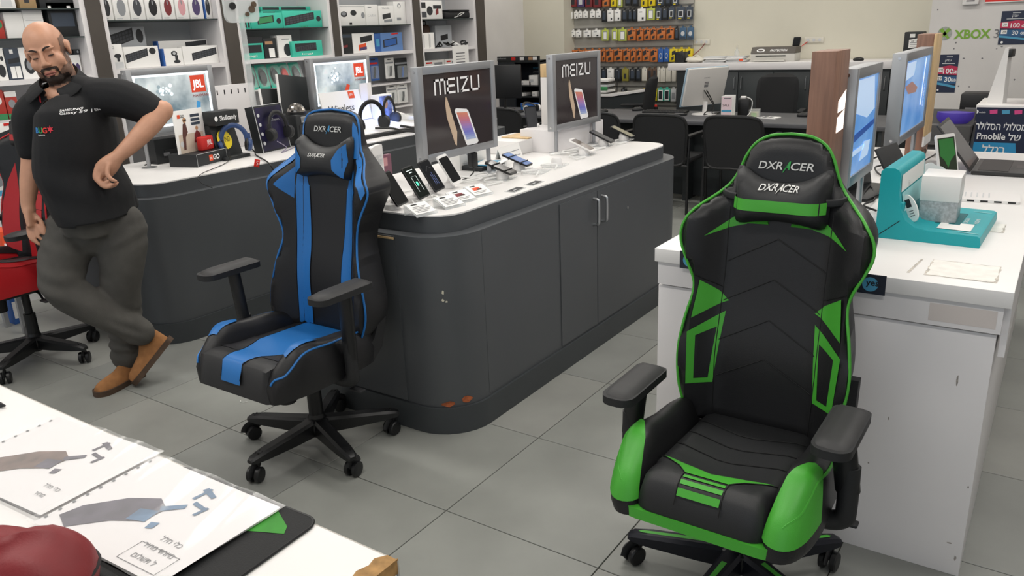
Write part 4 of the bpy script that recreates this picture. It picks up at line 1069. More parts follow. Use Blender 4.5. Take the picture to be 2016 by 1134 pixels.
rows = [(-10, 18, 236, 178, 'red carton with a white bird shaped gadget, low beside the man', M_REDCARD, [('e', 'w', .2, .8, .5, .8), ('r', 'e', 0, 1, 0, .2)]),
        (18, 42, 232, 180, 'red carton with round grey gadget picture, low beside the man', M_REDCARD, [('e', 'g', .2, .8, .4, .7), ('r', 'w', 0, 1, .8, 1), ('r', 'e', 0, 1, 0, .2)]),
        (-12, 36, 300, 243, 'white carton with a black cylinder speaker picture', M_PAPER, [('q', 'k', .05, .9, .25, .8), ('r', 'c', .1, 1, .1, .2), ('r', 'r', .65, .9, .9, .97)]),
        (-14, 31, 352, 298, 'white carton with a silver speaker picture', M_PAPER, [('q', 'g', .1, 1, .2, .75), ('r', 'c', .1, 1, .02, .14), ('e', 'r', .3, .38, .45, .55)])]
for (a, b, y0_, y1_, lab, m, pics) in rows:
    X = SX - .03; p0 = spot(a, y0_, X=X); p1 = spot(b, y0_, X=X); z1 = spot(a, y1_, X=X).z
    z0 = {236: 1.171, 232: 1.171, 300: .931, 352: .701}[y0_]
    pbox(lab, m, (X, (p0.y + p1.y) / 2, z0), p1.y - p0.y - .003, max(.1, z1 - z0), .12, pics=pics)
for (a, b, yb, lab, m) in ((-8, 20, 395, 'orange carton on the low shelf behind the red chair', M_ORANGE), (-8, 22, 455, 'blue carton lying low behind the red chair', M_BLUEP)):
    p0 = spot(a, yb, X=SX + .45); p1 = spot(b, yb, X=SX + .45)
    pbox(lab, m, (SX + .4, (p0.y + p1.y) / 2, 0 if m is M_BLUEP else .45), p1.y - p0.y, .35 if m is M_BLUEP else .12, .16, pics=[('r', 'w', .1, .9, .1, .4)])
for (lab, z) in (('low white stool shelf carrying the orange carton behind the red chair', .449),):
    t = thing('low_rack', lab, 'rack', (SX + .5, 2.25, 0))
    obj('top', G().b3(-.12, .14, -.3, .3, z - .02, z), M_WHITE2, t)
    for sx in (-.1, .12):
        for sy in (-.28, .28): obj('leg', G().b3(sx - .012, sx + .012, sy - .012, sy + .012, 0, z - .02), M_ALU, t)
# ------------------------------------------------------------------ framed standing panels
def arc_path(c, r, a0, a1, n, ax='xz', sq=1.0):
    out = []
    for i in range(n + 1):
        a = a0 + (a1 - a0) * i / n
        out.append((c[0] + r * math.cos(a), c[1], c[2] + r * sq * math.sin(a)) if ax == 'xz' else (c[0], c[1] + r * math.cos(a), c[2] + r * sq * math.sin(a)))
    return out
def panel(label, X, Y0, Y1, z0, z1, zb, m_face, th=.055, fw=.034, name='lightbox', face_back=True, posts=.8, cat='sign', foot=True):
    """double sided framed panel on two posts, front towards +x"""
    W, H, c = Y1 - Y0, z1 - z0, (Y0 + Y1) / 2
    t = thing(name, label, cat, (X, c, zb), PI / 2)
    b = z0 - zb
    for s in (-1, 1):
        obj('frame_bar', G().b3(s * W / 2, s * (W / 2 - fw), -th / 2, th / 2, b, b + H, .002), M_ALU, t)
        g = G()
        for q in (.02, H - .02): g.cyl((s * W / 2, 0, b + q), (s * (W / 2 + .002), 0, b + q), .006, n=10)
        obj('screw', g, M_CHROME, t)
    for q in (0, H - fw): obj('frame_bar', G().b3(-W / 2 + fw, W / 2 - fw, -th / 2, th / 2, b + q, b + q + fw, .002), M_ALU, t)
    obj('face', G().b3(-W / 2 + fw, W / 2 - fw, -th / 2 + .006, th / 2 - .006, b + fw, b + H - fw), m_face, t)
    for s in (-1, 1):
        x = s * W / 2 * posts
        obj('post', G().cyl((x, 0, .004), (x, 0, b), .011, n=12), M_ALU, t)
        if foot: obj('foot', G().lathe([(.045, 0), (.045, .003), (.014, .008)], (x, 0, 0)), M_STEEL, t)
    return t, W - 2 * fw, H - 2 * fw, plane_fn((0, -th / 2 + .005, b + fw), (1, 0, 0), (0, 0, 1)), plane_fn((0, -th / 2 + .0044, b + fw), (1, 0, 0), (0, 0, 1)), plane_fn((0, -th / 2 + .0038, b + fw), (1, 0, 0), (0, 0, 1))
ZJ = .8855; ZM = .9125
M_SPLASH = mat('lit splash picture', '#f2fbfd', .3, emit=.22, noise=.5, scale=4.5, col2='#5f7886')
M_LITW = mat('lit white print', '#f4fbff', .4, emit=.8)
M_LITR = mat('lit red print', '#d84a30', .4, emit=.25)
M_GLAR = mat('lit blue print', '#3c86b8', .4, emit=.6)
def jbl_face(t, w, h, f1, f2, f3, spk):
    # bright rim of the light guide
    for p in (rect(-w / 2, w / 2, 0, h * .045), rect(-w / 2, w / 2, h * .955, h), rect(-w / 2, -w * .47, 0, h), rect(w * .47, w / 2, 0, h)): flat(t, 'lit_edge', M_LITW, f1, p)
    rd = random.Random(int(w * 1000) + len(spk))
    for k in range(26):
        a, r = rd.uniform(0, 6.28), rd.uniform(.0, .2) * h
        flat(t, 'bubble_print', M_LITW if k % 3 else mat('lit grey print', '#8ea0a8', .4, emit=.5), f2, circ(-w * .12 + r * math.cos(a) * 1.2, h * .66 + r * math.sin(a), rd.uniform(.002, .012), 8))
    flat(t, 'logo_square', M_LITR, f2, rect(w * .24, w * .44, h * .60, h * .93))
    text(t, 'JBL', M_LITW, lambda x, y: f3(x + w * .34, y + h * .74), h=h * .15, w=w * .15, bold=.02)
    text(t, 'HARMAN', mat('lit dark red print', '#8c3b33', .4, emit=.3), lambda x, y: f3(x + w * .36, y + h * .535), h=h * .055, w=w * .22)
    flat(t, 'speaker_print', M_LITR if spk == 'r' else M_GLAR, f2, [(w * .0, h * .2), (w * .06, h * .16), (w * .14, h * .42), (w * .08, h * .46)] if spk == 'r' else [(w * .26, h * .18), (w * .31, h * .14), (w * .34, h * .40), (w * .29, h * .44)])
jbl_face(*panel('lit picture panel with splash and orange logo square right beside the man', -4.5, 2.64, 3.215, 1.078, 1.452, ZJ, M_SPLASH), 'b')
jbl_face(*panel('lit picture panel with splash and orange logo behind the blue chair', -4.5, 4.02, 4.62, 1.078, 1.447, ZJ, M_SPLASH), 'r')
# black equipment under the first panel
t = thing('control_box', 'low black control box standing under the lit panel beside the man', 'box', (-4.56, 2.98, ZJ), PI / 2)
obj('case', G().b3(-.19, .19, 0, .12, 0, .15, .006), M_BLKCARD, t)
obj('slot', G().b3(-.13, .16, -.004, .0, .03, .08, .002), M_BLACKM, t)
obj('label_plate', G().b3(-.14, -.1, -.006, -.004, .045, .065), M_INKG, t)
# speaker display: black base, picture card
B = MX.Translation((-4.194, 2.818, ZJ)) @ MX.Rotation(math.radians(106.8), 4, 'Z')
t = thing('speaker_stand', 'black cardboard display base with a holiday picture card and orange logo', 'display', m=B)
obj('base', G().b3(0, .28, 0, .20, 0, .075, .002), M_BLKCARD, t)
for q in ([(.0015, -.0008, .0015), (.2785, -.0008, .0015), (.2785, -.0008, .0735), (.0015, -.0008, .0735)],):
    obj('edge_line', G().tube(q, .0012, 4, closed=True), M_LGREY, t)
fb = plane_fn((0, -.001, 0), (1, 0, 0), (0, 0, 1)); fb2 = plane_fn((0, -.0015, 0), (1, 0, 0), (0, 0, 1))
flat(t, 'logo_square', M_ORANGE, fb, rect(.112, .145, .02, .056)); text(t, 'JBL', M_INKW, lambda x, y: fb2(x + .1285, y + .035), h=.012, w=.024)
text(t, 'GO', M_INKW, lambda x, y: fb(x + .178, y + .038), h=.028, bold=.03)
cd = obj('picture_card', G().b3(-.005, .255, .115, .122, .075, .325, .001), M_PAPER, t)
fc = plane_fn((.015, .114, .075), (1, 0, 0), (0, 0, 1)); fc2 = plane_fn((.015, .1135, .075), (1, 0, 0), (0, 0, 1)); fc3 = plane_fn((.015, .113, .075), (1, 0, 0), (0, 0, 1))
flat(cd, 'picture_ground', mat('sandy print', '#cdbfae', .6), fc, rect(0, .22, 0, .11))
for pts, m in (([(.03, .02), (.05, .02), (.06, .09), (.085, .12), (.075, .175), (.05, .17), (.035, .11)], mat('dark red brown print', '#5d3a34', .6)), (circ(.068, .19, .016, 10), M_TAN), ([(.055, .192), (.085, .198), (.085, .186), (.055, .182)], M_INK), ([(.13, .05), (.20, .05), (.195, .10), (.165, .125), (.14, .10)], M_DRED), (circ(.168, .135, .013, 10), M_TAN), (circ(.022, .055, .018, 12), M_LGREY)):
    flat(cd, 'printed_picture', m, fc2, pts)
flat(cd, 'logo_square', M_ORANGE, fc2, rect(.012, .036, .205, .226)); text(cd, 'GO', M_INK, lambda x, y: fc2(x + .055, y + .215), h=.016, bold=.02)
for k in range(3): flat(cd, 'text_bar', M_NAVY, fc2, rect(.125, .205, .155 + .024 * k, .171 + .024 * k)); 
t2 = thing('portable_speaker', 'small red portable speaker standing on the black display base', 'speaker', m=B @ MX.Translation((.135, .045, .0755)))
obj('body', G().box((.05, .025, .042), (.115, .04, .084), .010, seg=3), mat('red speaker mesh', '#c8241f', .6, bump=.5, bscale=900), t2)
text(t2, 'JBL', M_INKW, plane_fn((.065, .0045, .042), (1, 0, 0), (0, 0, 1)), h=.03, w=.05, bold=.01)
def cord(label, pts, r=.003, m=None, n=6, grp=None, name='cable'):
    o = obj(name, G().tube(spline(pts, n), r, 6), m or M_CORD)
    return tag(o, label, 'cable', grp)
p = [spot(x, y, Z=ZJ + .004) for x, y in ((285, 325), (330, 312), (372, 308))]
cord('black cable trailing over the white top beside the man', [tuple(q) for q in p], .004)
p0 = B @ V((.23, .09, .12)); p1 = B @ V((.29, .05, .13)); p2 = B @ V((.24, -.05, .012)); p3 = spot(395, 345, X=-3.92); p4 = spot(395, 355, X=-3.855); p5 = spot(418, 370, X=-3.855)
cord('thin cable hanging from the red speaker over the counter edge', [p0, p1, p2, (p3.x, p3.y, .892), (p4.x, p4.y, .86), (p5.x, p5.y, p5.z)], .0022)
# headphones
def headphones(label, m, R, mb, mc, cup=.036, sq=1.15, folded=None):
    t = thing('headphones', label, 'headphones', m=m)
    band = arc_path((0, 0, R * .9), R, math.radians(-12), math.radians(192), 22, sq=sq)
    obj('headband', G().tube(band, [(.0065, .016)] * len(band), 10), mb, t)
    for s in (-1, 1):
        k = (folded or {}).get(s, 0)
        mm = MX.Translation((s * R * .97, 0, R * .45)) @ MX.Rotation(k, 4, 'Z') @ MX.Rotation(s * .15, 4, 'Y')
        g = G(); g.m = mm; g.tube([(s * .004, 0, .07), (s * .008, 0, .035)], [(.005, .012)] * 2, 8); y_ = obj('yoke', g, mb, t)
        g = G(); g.m = mm; g.lathe([(.001, .026), (cup * .8, .026), (cup, .018), (cup * 1.02, .004), (cup * .96, .0)] if s > 0 else [(cup * .96, 0), (cup * 1.02, -.004), (cup, -.018), (cup * .8, -.026), (.001, -.026)], (0, 0, 0), 20, 'X'); c_ = obj('earcup', g, mc, t)
        g = G(); g.m = mm; g.lathe([(cup * .55, -s * .016), (cup * .95, -s * .012), (cup * .98, -s * .003), (cup * .9, 0)], (0, 0, 0), 20, 'X'); obj('ear_cushion', g, M_BLACKM, c_)
    return t
# black display with header and yellow disc
p = spot(472, 316, Z=ZJ); top = spot(460, 214, X=-4.36).z
D = MX.Translation((-4.25, 3.15, ZJ)) @ MX.Rotation(math.radians(98), 4, 'Z')
t = thing('headphone_display', 'black cardboard headphone display with white lettered header and yellow disc', 'display', m=D)
h = top - ZJ
obj('base', G().b3(-.105, .105, -.0, .16, 0, .02, .002), M_BLKCARD, t)
obj('back_card', G().prism([(.06, .02), (.13, .02), (.16, h - .075), (.11, h - .075)], -.10, .10, lambda x, y, z: (z, x, y)), M_BLKCARD, t)
obj('header', G().b3(-.10, .10, .05, .16, h - .085, h, .003), M_BLKCARD, t)
text(t, 'Skullcandy', M_INKW, plane_fn((.012, .049, h - .045), (1, 0, 0), (0, 0, 1)), h=.028, w=.14, bold=.02)
flat(t, 'skull_mark', M_INKW, plane_fn((-.088, .049, h - .042), (1, 0, 0), (0, 0, 1)), circ(0, 0, .013, 10, .016))
yd = lambda x, y: (x, .0785 + (y - .12) * .30 - .004, y)
flat(t, 'yellow_disc', M_YEL, yd, circ(-.02, .12, .058, 24)); text(t, 'WIND', M_INK, lambda x, y: yd(x - .015, y + .12)[:1] + (yd(x - .015, y + .12)[1] - .001,) + yd(x - .015, y + .12)[2:], h=.03, w=.075, shear=.2)
headphones('dark blue headphones with white trim standing on the black display', D @ MX.Translation((.01, .022, .045)) @ MX.Rotation(math.radians(-35), 4, 'Z') @ MX.Rotation(math.radians(-8), 4, 'X'), .078, mat('navy headphone plastic', '#26406f', .4), mat('navy headphone plastic', '#26406f', .4), .040)
# framed purple box with headset
E_ = MX.Translation((-4.30, 3.50, ZJ)) @ MX.Rotation(math.radians(100), 4, 'Z') @ MX.Rotation(math.radians(-8), 4, 'X')
t = thing('headset_box', 'dark framed box with violet front and small white icons', 'box', m=E_)
W_, H_ = .27, .30
obj('case', G().b3(-W_ / 2, W_ / 2, .0, .07, 0, H_, .002), M_BLKCARD, t)
flat(t, 'violet_front', mat('violet print', '#2b2450', .35, noise=.35, scale=6, col2='#14142a'), plane_fn((0, -.0006, 0), (1, 0, 0), (0, 0, 1)), rect(-W_ / 2 + .012, W_ / 2 - .012, .012, H_ - .012))
for q in ([(-W_ / 2, -.001, 0), (W_ / 2, -.001, 0), (W_ / 2, -.001, H_), (-W_ / 2, -.001, H_)],): obj('edge_line', G().tube(q, .003, 4, closed=True), M_LGREY, t)
text(t, 'TaoTronics', M_LGREY, plane_fn((.03, -.0015, .20), (1, 0, 0), (0, 0, 1)), h=.016, w=.11)
for k in range(4): flat(t, 'icon', M_LGREY, plane_fn((-.105, -.0015, .06 + .06 * k), (1, 0, 0), (0, 0, 1)), circ(0, 0, .012, 10))
headphones('black over ear headset hanging on the violet box', E_ @ MX.Translation((.03, -.03, .07)), .085, M_BLACK, M_BLACKM, .042)
q = [E_ @ V((-.03, -.04, .06)), E_ @ V((-.0, -.08, .01)), spot(555, 300, Z=ZJ + .004), spot(590, 285, Z=ZJ + .004)]
cord('grey headset lead lying before the violet box', q, .003, mat('grey cable', '#8a8398', .5))
q = [D @ V((.09, .02, .09)), D @ V((.12, -.02, .03)), spot(505, 306, Z=ZJ + .004), spot(530, 322, X=-3.86), spot(545, 350, X=-3.855)]
cord('black security cable hanging down the counter front beside the blue chair', q, .0045)
p = spot(505, 321, X=-3.855)
t = thing('security_tag', 'small red square security tag on the counter edge', 'tag', (p.x + .004, p.y, p.z), PI / 2)
obj('plate', G().box((0, 0, 0), (.036, .006, .045), .002, m=MX.Rotation(.35, 4, 'Y')), M_RED, t)
text(t, 'S', M_INKW, plane_fn((0, -.0035, 0), (1, 0, 0), (.3, 0, 1)), h=.025)
# party speaker with a mirrored dome, and the striped carton behind
p = spot(600, 262, Z=ZJ)
S_ = MX.Translation((-4.32, 3.86, ZJ)) @ MX.Rotation(math.radians(92), 4, 'Z')
t = thing('party_speaker', 'black box speaker with a mirrored dome light on top', 'speaker', m=S_)
hs = spot(600, 224, X=-4.32).z - ZJ
obj('case', G().b3(-.16, .16, 0, .20, 0, hs, .012), M_BLKCARD, t)
obj('grille', G().b3(-.14, .14, -.004, 0, .02, hs - .07, .003), M_BLACKM, t)
obj('control_strip', G().b3(-.12, .15, -.006, 0, hs - .055, hs - .015, .003), M_STEEL, t)
g = G(); g.ell((-.085, .07, hs + .012), (.062, .062, .062), 18, 12); obj('dome', g, mat('mirror facets', '#b9b3ac', .12, .9, noise=.6, scale=70), t, ang=0)
obj('dome_ring', G().lathe([(.07, 0), (.07, .016), (.058, .02)], (-.085, .07, hs - .001)), M_BLACK, t)
p0 = spot(575, 219, X=-4.62); p1 = spot(632, 214, X=-4.62); z1 = spot(600, 189, X=-4.62).z
t = thing('gift_carton', 'yellow carton with a red flap and white lettering behind the mirrored dome', 'box', (-4.62, (p0.y + p1.y) / 2, ZJ), PI / 2)
W_ = p1.y - p0.y; H_ = z1 - ZJ
obj('carton', G().b3(-W_ / 2, W_ / 2, 0, .08, 0, H_, .002), mat('ochre carton', '#cf9a24', .5), t)
ff_ = plane_fn((0, -.0008, 0), (1, 0, 0), (0, 0, 1)); ff2_ = plane_fn((0, -.0014, 0), (1, 0, 0), (0, 0, 1))
flat(t, 'red_flap', M_RED, ff_, [(-W_ / 2, H_), (0, H_ - .10), (W_ / 2, H_)]); flat(t, 'grey_side', M_LGREY, ff_, [(-W_ / 2, H_), (-W_ / 2, H_ - .16), (0, H_ - .10)])
for k in range(3): text(t, ['GRATIS', 'SIM', 'PLUS'][k], M_INKW, lambda x, y, k=k: ff2_(x, y + H_ - .022 - .02 * k), h=.011)
flat(t, 'card_print', M_PAPER, ff2_, [(.05, H_ - .11), (.09, H_ - .08), (.11, H_ - .11), (.07, H_ - .14)])
# white slotted board and two framed dark boards
p0 = spot(424, 248, X=-4.72); p1 = spot(508, 240, X=-4.72); z1 = spot(450, 167, X=-4.72).z
t = thing('slotted_board', 'white slotted display board standing behind the black header display', 'board', (-4.72, (p0.y + p1.y) / 2, ZJ), PI / 2)
W_ = p1.y - p0.y
obj('board', G().b3(-W_ / 2, W_ / 2, 0, .02, 0, z1 - ZJ, .002), M_WHITE2, t)
for k in range(5): obj('slot', G().b3(-W_ * .36 + k * W_ * .16, -W_ * .36 + k * W_ * .16 + .008, -.0015, .0, z1 - ZJ - .06, z1 - ZJ - .03), M_INK, t)
for (a, b, yt, X, lab, lean) in ((517, 556, 172, -4.66, 'small dark tablet stand with white edge leaning next to the clear pole', -12), (548, 606, 146, -4.60, 'large dark tablet board with white edge leaning behind the mirrored dome', -24)):
    p0 = spot(a, 235, X=X); p1 = spot(b, 235, X=X); z1 = spot((a + b) / 2, yt, X=X).z; W_ = p1.y - p0.y; H_ = (z1 - ZJ) 
    t = thing('tablet_board', lab, 'board', (X + .05, (p0.y + p1.y) / 2, ZJ), PI / 2); t.rotation_euler = (math.radians(-10), math.radians(-lean * .35), PI / 2)
    obj('board', G().b3(-W_ / 2, W_ / 2, 0, .012, 0.02, H_, .002), M_BLKCARD, t)
    obj('edge', G().b3(-W_ / 2 - .012, -W_ / 2, -.002, .014, 0.02, H_, .002), M_WHITE, t)
    obj('rivet', G().cyl((0, -.002, H_ * .55), (0, 0, H_ * .55), .006, n=10), M_STEEL, t)
# clear pole stand with watches
p = spot(506, 250, Z=ZJ); z1 = spot(478, 35, X=p.x).z
t = thing('watch_stand', 'clear acrylic pole stand with small watches on its top board', 'stand', (-4.45, 3.30, ZJ), PI / 2)
p = spot(505, 240, X=-4.45); t.location.y = p.y
zt_ = spot(478, 38, X=-4.45).z - ZJ
M_CLEARP = mat('frosted clear plastic', '#e6eaea', .15, alpha=.35)
obj('pole', G().cyl((0, 0, 0), (-.01, 0, zt_), .020, n=14), M_CLEARP, t)
obj('foot', G().lathe([(.09, 0), (.09, .008), (.03, .012)], (0, 0, 0), 24), M_CLEARP, t)
obj('top_board', G().prism(rrect(.26, .18, .04, 4, 0, zt_ + .07), -.01, .01, lambda x, y, z: (x, z, y)), mat('frosted clear board', '#e2e6e6', .15, alpha=.5), t)
for (x, z, r) in ((-.075, .05, .022), (.03, .0, .014), (.07, .03, .022), (.09, .06, .018)):
    obj('watch', G().cyl((x, -.022, zt_ + .03 + z), (x, -.011, zt_ + .03 + z), r, n=14), M_BLACK if x < 0 else mat('bronze watch', '#6b5c4e', .35, .6), t)
# headphone island: white board, cards and two pairs of black headphones
Hm = MX.Translation((-4.09, 4.46, ZJ)) @ MX.Rotation(PI / 2, 4, 'Z')
t = thing('headphone_platform', 'white lit headphone platform with black rim behind the dark phone panel', 'display', m=Hm)
pf_ = [(-.30, .02), (.30, .02)]
obj('platform', G().prism([(0, 0), (.42, 0), (.42, .12), (.0, .035)], -.44, .42, lambda x, y, z: (z, x, y)), M_WHITE, t)
obj('black_rim', G().prism([(-.012, 0), (0, 0), (0, .03), (-.012, .022)], -.44, .42, lambda x, y, z: (z, x, y)), M_BLACK, t)
sl = lambda x, y: (x, y, .0355 + y * .2024)
for (a, b, c_, d_) in ((-.30, -.05, .06, .22), (-.02, .2, .04, .2)): flat(t, 'label_sheet', M_PAPER, sl, rect(a, b, c_, d_))
bc = obj('back_card', G().prism([(.30, .10), (.31, .10), (.36, .32), (.35, .32)], -.42, .10, lambda x, y, z: (z, x, y)), M_PAPER, t)
bf = lambda x, y: (x, .299 + (y - .10) * .2273 - .0015, y)
text(bc, 'Wireless', M_INK, lambda x, y: bf(x - .24, y + .20), h=.05, w=.26, shear=.3)
flat(bc, 'logo_square', M_ORANGE, bf, rect(-.16, -.10, .29, .318) if False else rect(-.14, -.08, .262, .312)); text(bc, 'JBL', M_INKW, lambda x, y: (lambda q: (q[0], q[1] - .001, q[2]))(bf(x - .11, y + .287)), h=.014, w=.04)
pc = obj('picture_block', G().b3(.05, .20, .22, .30, .07, .27, .003), M_PAPER, t)
flat(pc, 'printed_picture', mat('blue portrait print', '#3a3f6e', .5, noise=.4, scale=20, col2='#9db2e6'), plane_fn((.05, .2195, .07), (1, 0, 0), (0, 0, 1)), rect(.01, .14, .02, .19))
flat(pc, 'printed_picture', M_TAN, plane_fn((.05, .219, .07), (1, 0, 0), (0, 0, 1)), circ(.07, .13, .028, 12, .035))
obj('side_card', G().b3(-.02, .10, .33, .34, .11, .36, .002), M_WHITE2, t)
obj('clear_lid', G().b3(.24, .40, .05, .25, .07, .10, .003), M_CLEARP, t)
headphones('black headphones with wide ear cups, nearer pair on the white platform', Hm @ MX.Translation((-.16, .10, .045)) @ MX.Rotation(-.3, 4, 'Z'), .098, M_BLACK, M_BLACK, .046, folded={1: .5})
headphones('black headphones glowing blue beneath, farther pair on the white platform', Hm @ MX.Translation((.07, .14, .05)) @ MX.Rotation(.3, 4, 'Z'), .098, M_BLACK, M_BLACK, .046)
bl = bpy.data.lights.new('blue_light', 'POINT'); bl.energy = 1.2; bl.color = (.2, .35, 1); bl.shadow_soft_size = .02
blo = bpy.data.objects.new('blue_light', bl); blo.location = Hm @ V((.03, .16, .10)); COL.objects.link(blo)
q = [Hm @ V((-.20, .04, .06)), Hm @ V((-.10, -.03, .05)), Hm @ V((.0, -.05, .02)), Hm @ V((.03, -.19, .005)), Hm @ V((.10, -.25, -.09)), Hm @ V((.17, -.255, -.10)), Hm @ V((.15, -.20, .005)), Hm @ V((.10, -.08, .03)), Hm @ V((.05, .02, .05))]
cord('thick black cable loop hanging from the headphone platform', q, .009)
# ------------------------------------------------------------------ phone counter
M_PANEL = mat('dark glossy picture panel', '#3a3435', .08, spec=.6, noise=.12, scale=3)
M_GOLD = mat('pale gold print', '#cdb59c', .35)
_sc = [(217, 138, 114), (201, 120, 140), (165, 132, 196), (120, 125, 207), (170, 185, 222)]
def _mix(t):
    t *= 4; i = min(3, int(t)); q = t - i; return '#%02x%02x%02x' % tuple(int(a + (b - a) * q) for a, b in zip(_sc[i], _sc[i + 1]))
M_SCR = [mat('phone screen print %d' % i, _mix(i / 11), .3) for i in range(12)]
def meizu(label, Y0, Y1, z0, z1):
    t, w, h, f1, f2, f3 = panel(label, -2.35, Y0, Y1, z0, z1, ZM, M_PANEL, th=.042)
    # thick rounded capitals drawn as strokes
    u = w * .082; cx = -w * .34; zb = h * .745; H = h * .17; s_ = w * .020
    L = [[(0, 0), (0, H), (u * 1.7, H), (u * 1.7, 0)], [(u * .85, H), (u * .85, 0)],
         [(u * 3.4, 0), (u * 2.2, 0), (u * 2.2, H), (u * 3.4, H)], [(u * 2.2, H / 2), (u * 3.3, H / 2)], [(u * 4.0, 0), (u * 4.0, H)],
         [(u * 4.6, H), (u * 5.9, H), (u * 4.6, 0), (u * 5.9, 0)], [(u * 6.5, H), (u * 6.5, 0), (u * 7.9, 0), (u * 7.9, H)]]
    for st_ in L:
        for a, b in zip(st_, st_[1:]):
            dx, dz = b[0] - a[0], b[1] - a[1]; l = math.hypot(dx, dz); nx, nz = -dz / l * s_ / 2, dx / l * s_ / 2; ex, ez = dx / l * s_ / 2, dz / l * s_ / 2
            flat(t, 'lettering', M_INKW, f3, [(cx + a[0] - ex + nx, zb + a[1] - ez + nz), (cx + a[0] - ex - nx, zb + a[1] - ez - nz), (cx + b[0] + ex - nx, zb + b[1] + ez - nz), (cx + b[0] + ex + nx, zb + b[1] + ez + nz)])
    # gold phone seen edge on, white phone with a coloured screen
    flat(t, 'gold_phone_print', M_GOLD, f2, [(-w * .21, h * .62), (-w * .195, h * .70), (-w * .175, h * .66), (-w * .06, h * .22), (-w * .075, h * .04), (-w * .10, h * .06), (-w * .20, h * .44)])
    flat(t, 'white_phone_print', M_INKW, f2, [(-w * .08, h * .50), (-w * .06, h * .53), (w * .10, h * .50), (w * .125, h * .47), (w * .26, h * .04), (w * .24, h * -.0 + .004), (w * .08, h * .01), (w * .06, h * .05)])
    A, B_, C_, D_ = V((-w * .055, h * .475)), V((w * .105, h * .455)), V((w * .225, h * .085)), V((w * .075, h * .09))
    for k in range(12):
        p = [A.lerp(D_, k / 12), B_.lerp(C_, k / 12), B_.lerp(C_, (k + 1) / 12), A.lerp(D_, (k + 1) / 12)]
        flat(t, 'screen_print', M_SCR[k], f3, [tuple(q) for q in p])
    return t
meizu('dark phone picture panel in a grey frame, nearer of the two on the long counter', 2.69, 3.262, 1.035, 1.449)
meizu('dark phone picture panel in a grey frame, farther of the two on the long counter', 3.80, 4.345, 1.040, 1.450)
# white column with an oak cap behind the farther panel
t = thing('display_column', 'white display column with a pale oak top behind the farther phone panel', 'column', (-2.51, 4.27, ZM), 0)
obj('body', G().b3(-.09, .09, -.17, .17, 0, .40, .002), M_WHITE, t)
obj('oak_cap', G().b3(-.09, .09, -.17, .17, .4005, .475, .002), M_OAK, t)
obj('base_block', G().b3(-.093, .14, -.40, .18, 0, .125, .002), M_WHITE2, t)
# phones
def phone(label, m, scr='#0f1114', body=M_BLACK, L=.150, W=.073, ui=None, case=None):
    """lies in the local xz plane, bottom edge at the origin, screen to -y"""
    t = thing('smartphone', label, 'phone', m=m, group='phones on the long counter')
    obj('body', G().prism(rrect(W, L, .010, 4, 0, L / 2), 0, .0085, lambda x, y, z: (x, z, y)), body, t)
    obj('screen', G().prism(rrect(W - .006, L - (.012 if body is M_BLACK else .026), .006, 3, 0, L / 2), -.0008, 0, lambda x, y, z: (x, z, y)), mat('screen ' + scr, scr, .12), t)
    f = plane_fn((0, -.0014, 0), (1, 0, 0), (0, 0, 1))
    for (k, c, a) in (ui or []):
        if k == 'r': flat(t, 'screen_mark', c, f, rect(*a))
        else: obj('screen_mark', G().tube([f(*q) for q in a], .0008, 4), c, t)
    return t
def tilt_at(px, py, z, back, yaw=90, roll=0): # bottom edge of a device standing at a pixel on height z
    p = spot(px, py, Z=z); return MX.Translation(p) @ MX.Rotation(math.radians(yaw), 4, 'Z') @ MX.Rotation(math.radians(-back), 4, 'X') @ MX.Rotation(math.radians(roll), 4, 'Y')
M_UIW = mat('lit white marks', '#e8f4f2', .4, emit=.5); M_UIG = mat('lit green mark', '#4fe0b0', .4, emit=.8); M_UIB = mat('blue screen marks', '#35477a', .4)
def cradle(label, M, back):
    """small white cradle with a cable behind an upright phone"""
    t = thing('phone_cradle', label, 'stand', m=MX.Translation((M.translation.x - .055, M.translation.y, ZM)) @ MX.Rotation(PI / 2, 4, 'Z'), group='phone cradles')
    obj('puck', G().lathe([(.034, 0), (.034, .012), (.030, .02), (.016, .024)], (0, .01, 0)), M_WHITE, t)
    obj('arm', G().tube([(0, .01, .02), (0, -.012, .062)], .008, 8), M_WHITE, t)
    obj('clip', G().box((0, -.016, .066), (.05, .006, .012), .002, m=MX.Rotation(math.radians(-back), 4, 'X')), M_STEEL, t)
    obj('lead', G().tube(spline([(0, .02, .015), (.05, .06, .006), (.02, .12, .005), (-.06, .14, .005)], 5), .0035, 6), M_CORDW, t)
ups = [(795, 402, 'upright black phone with a blank screen, nearest the blue chair', '#191a1b', M_BLACK, None, 16),
       (838, 388, 'upright black phone showing a green battery sign', '#0c1512', M_BLACK, [('r', M_UIW, (-.022, .018, .128, .131)), ('r', M_UIW, (-.010, .008, .117, .121)), ('r', M_UIG, (-.005, .006, .055, .075)), ('t', M_UIW, [(-.014, .03), (-.014, .10), (.016, .10), (.016, .03)])], 10),
       (868, 374, 'upright black phone with faint blue marks on its screen', '#15171c', M_BLACK, [('r', M_UIB, (-.008, -.004, .03, .08)), ('r', M_UIB, (.002, .006, .03, .09)), ('r', M_UIB, (.012, .016, .03, .075)), ('t', M_INKG, [(-.02, .10), (.0, .12), (.02, .105)])], 12),
       (903, 361, 'upright white edged phone with a blank black screen', '#131417', M_WHITE, None, 14)]
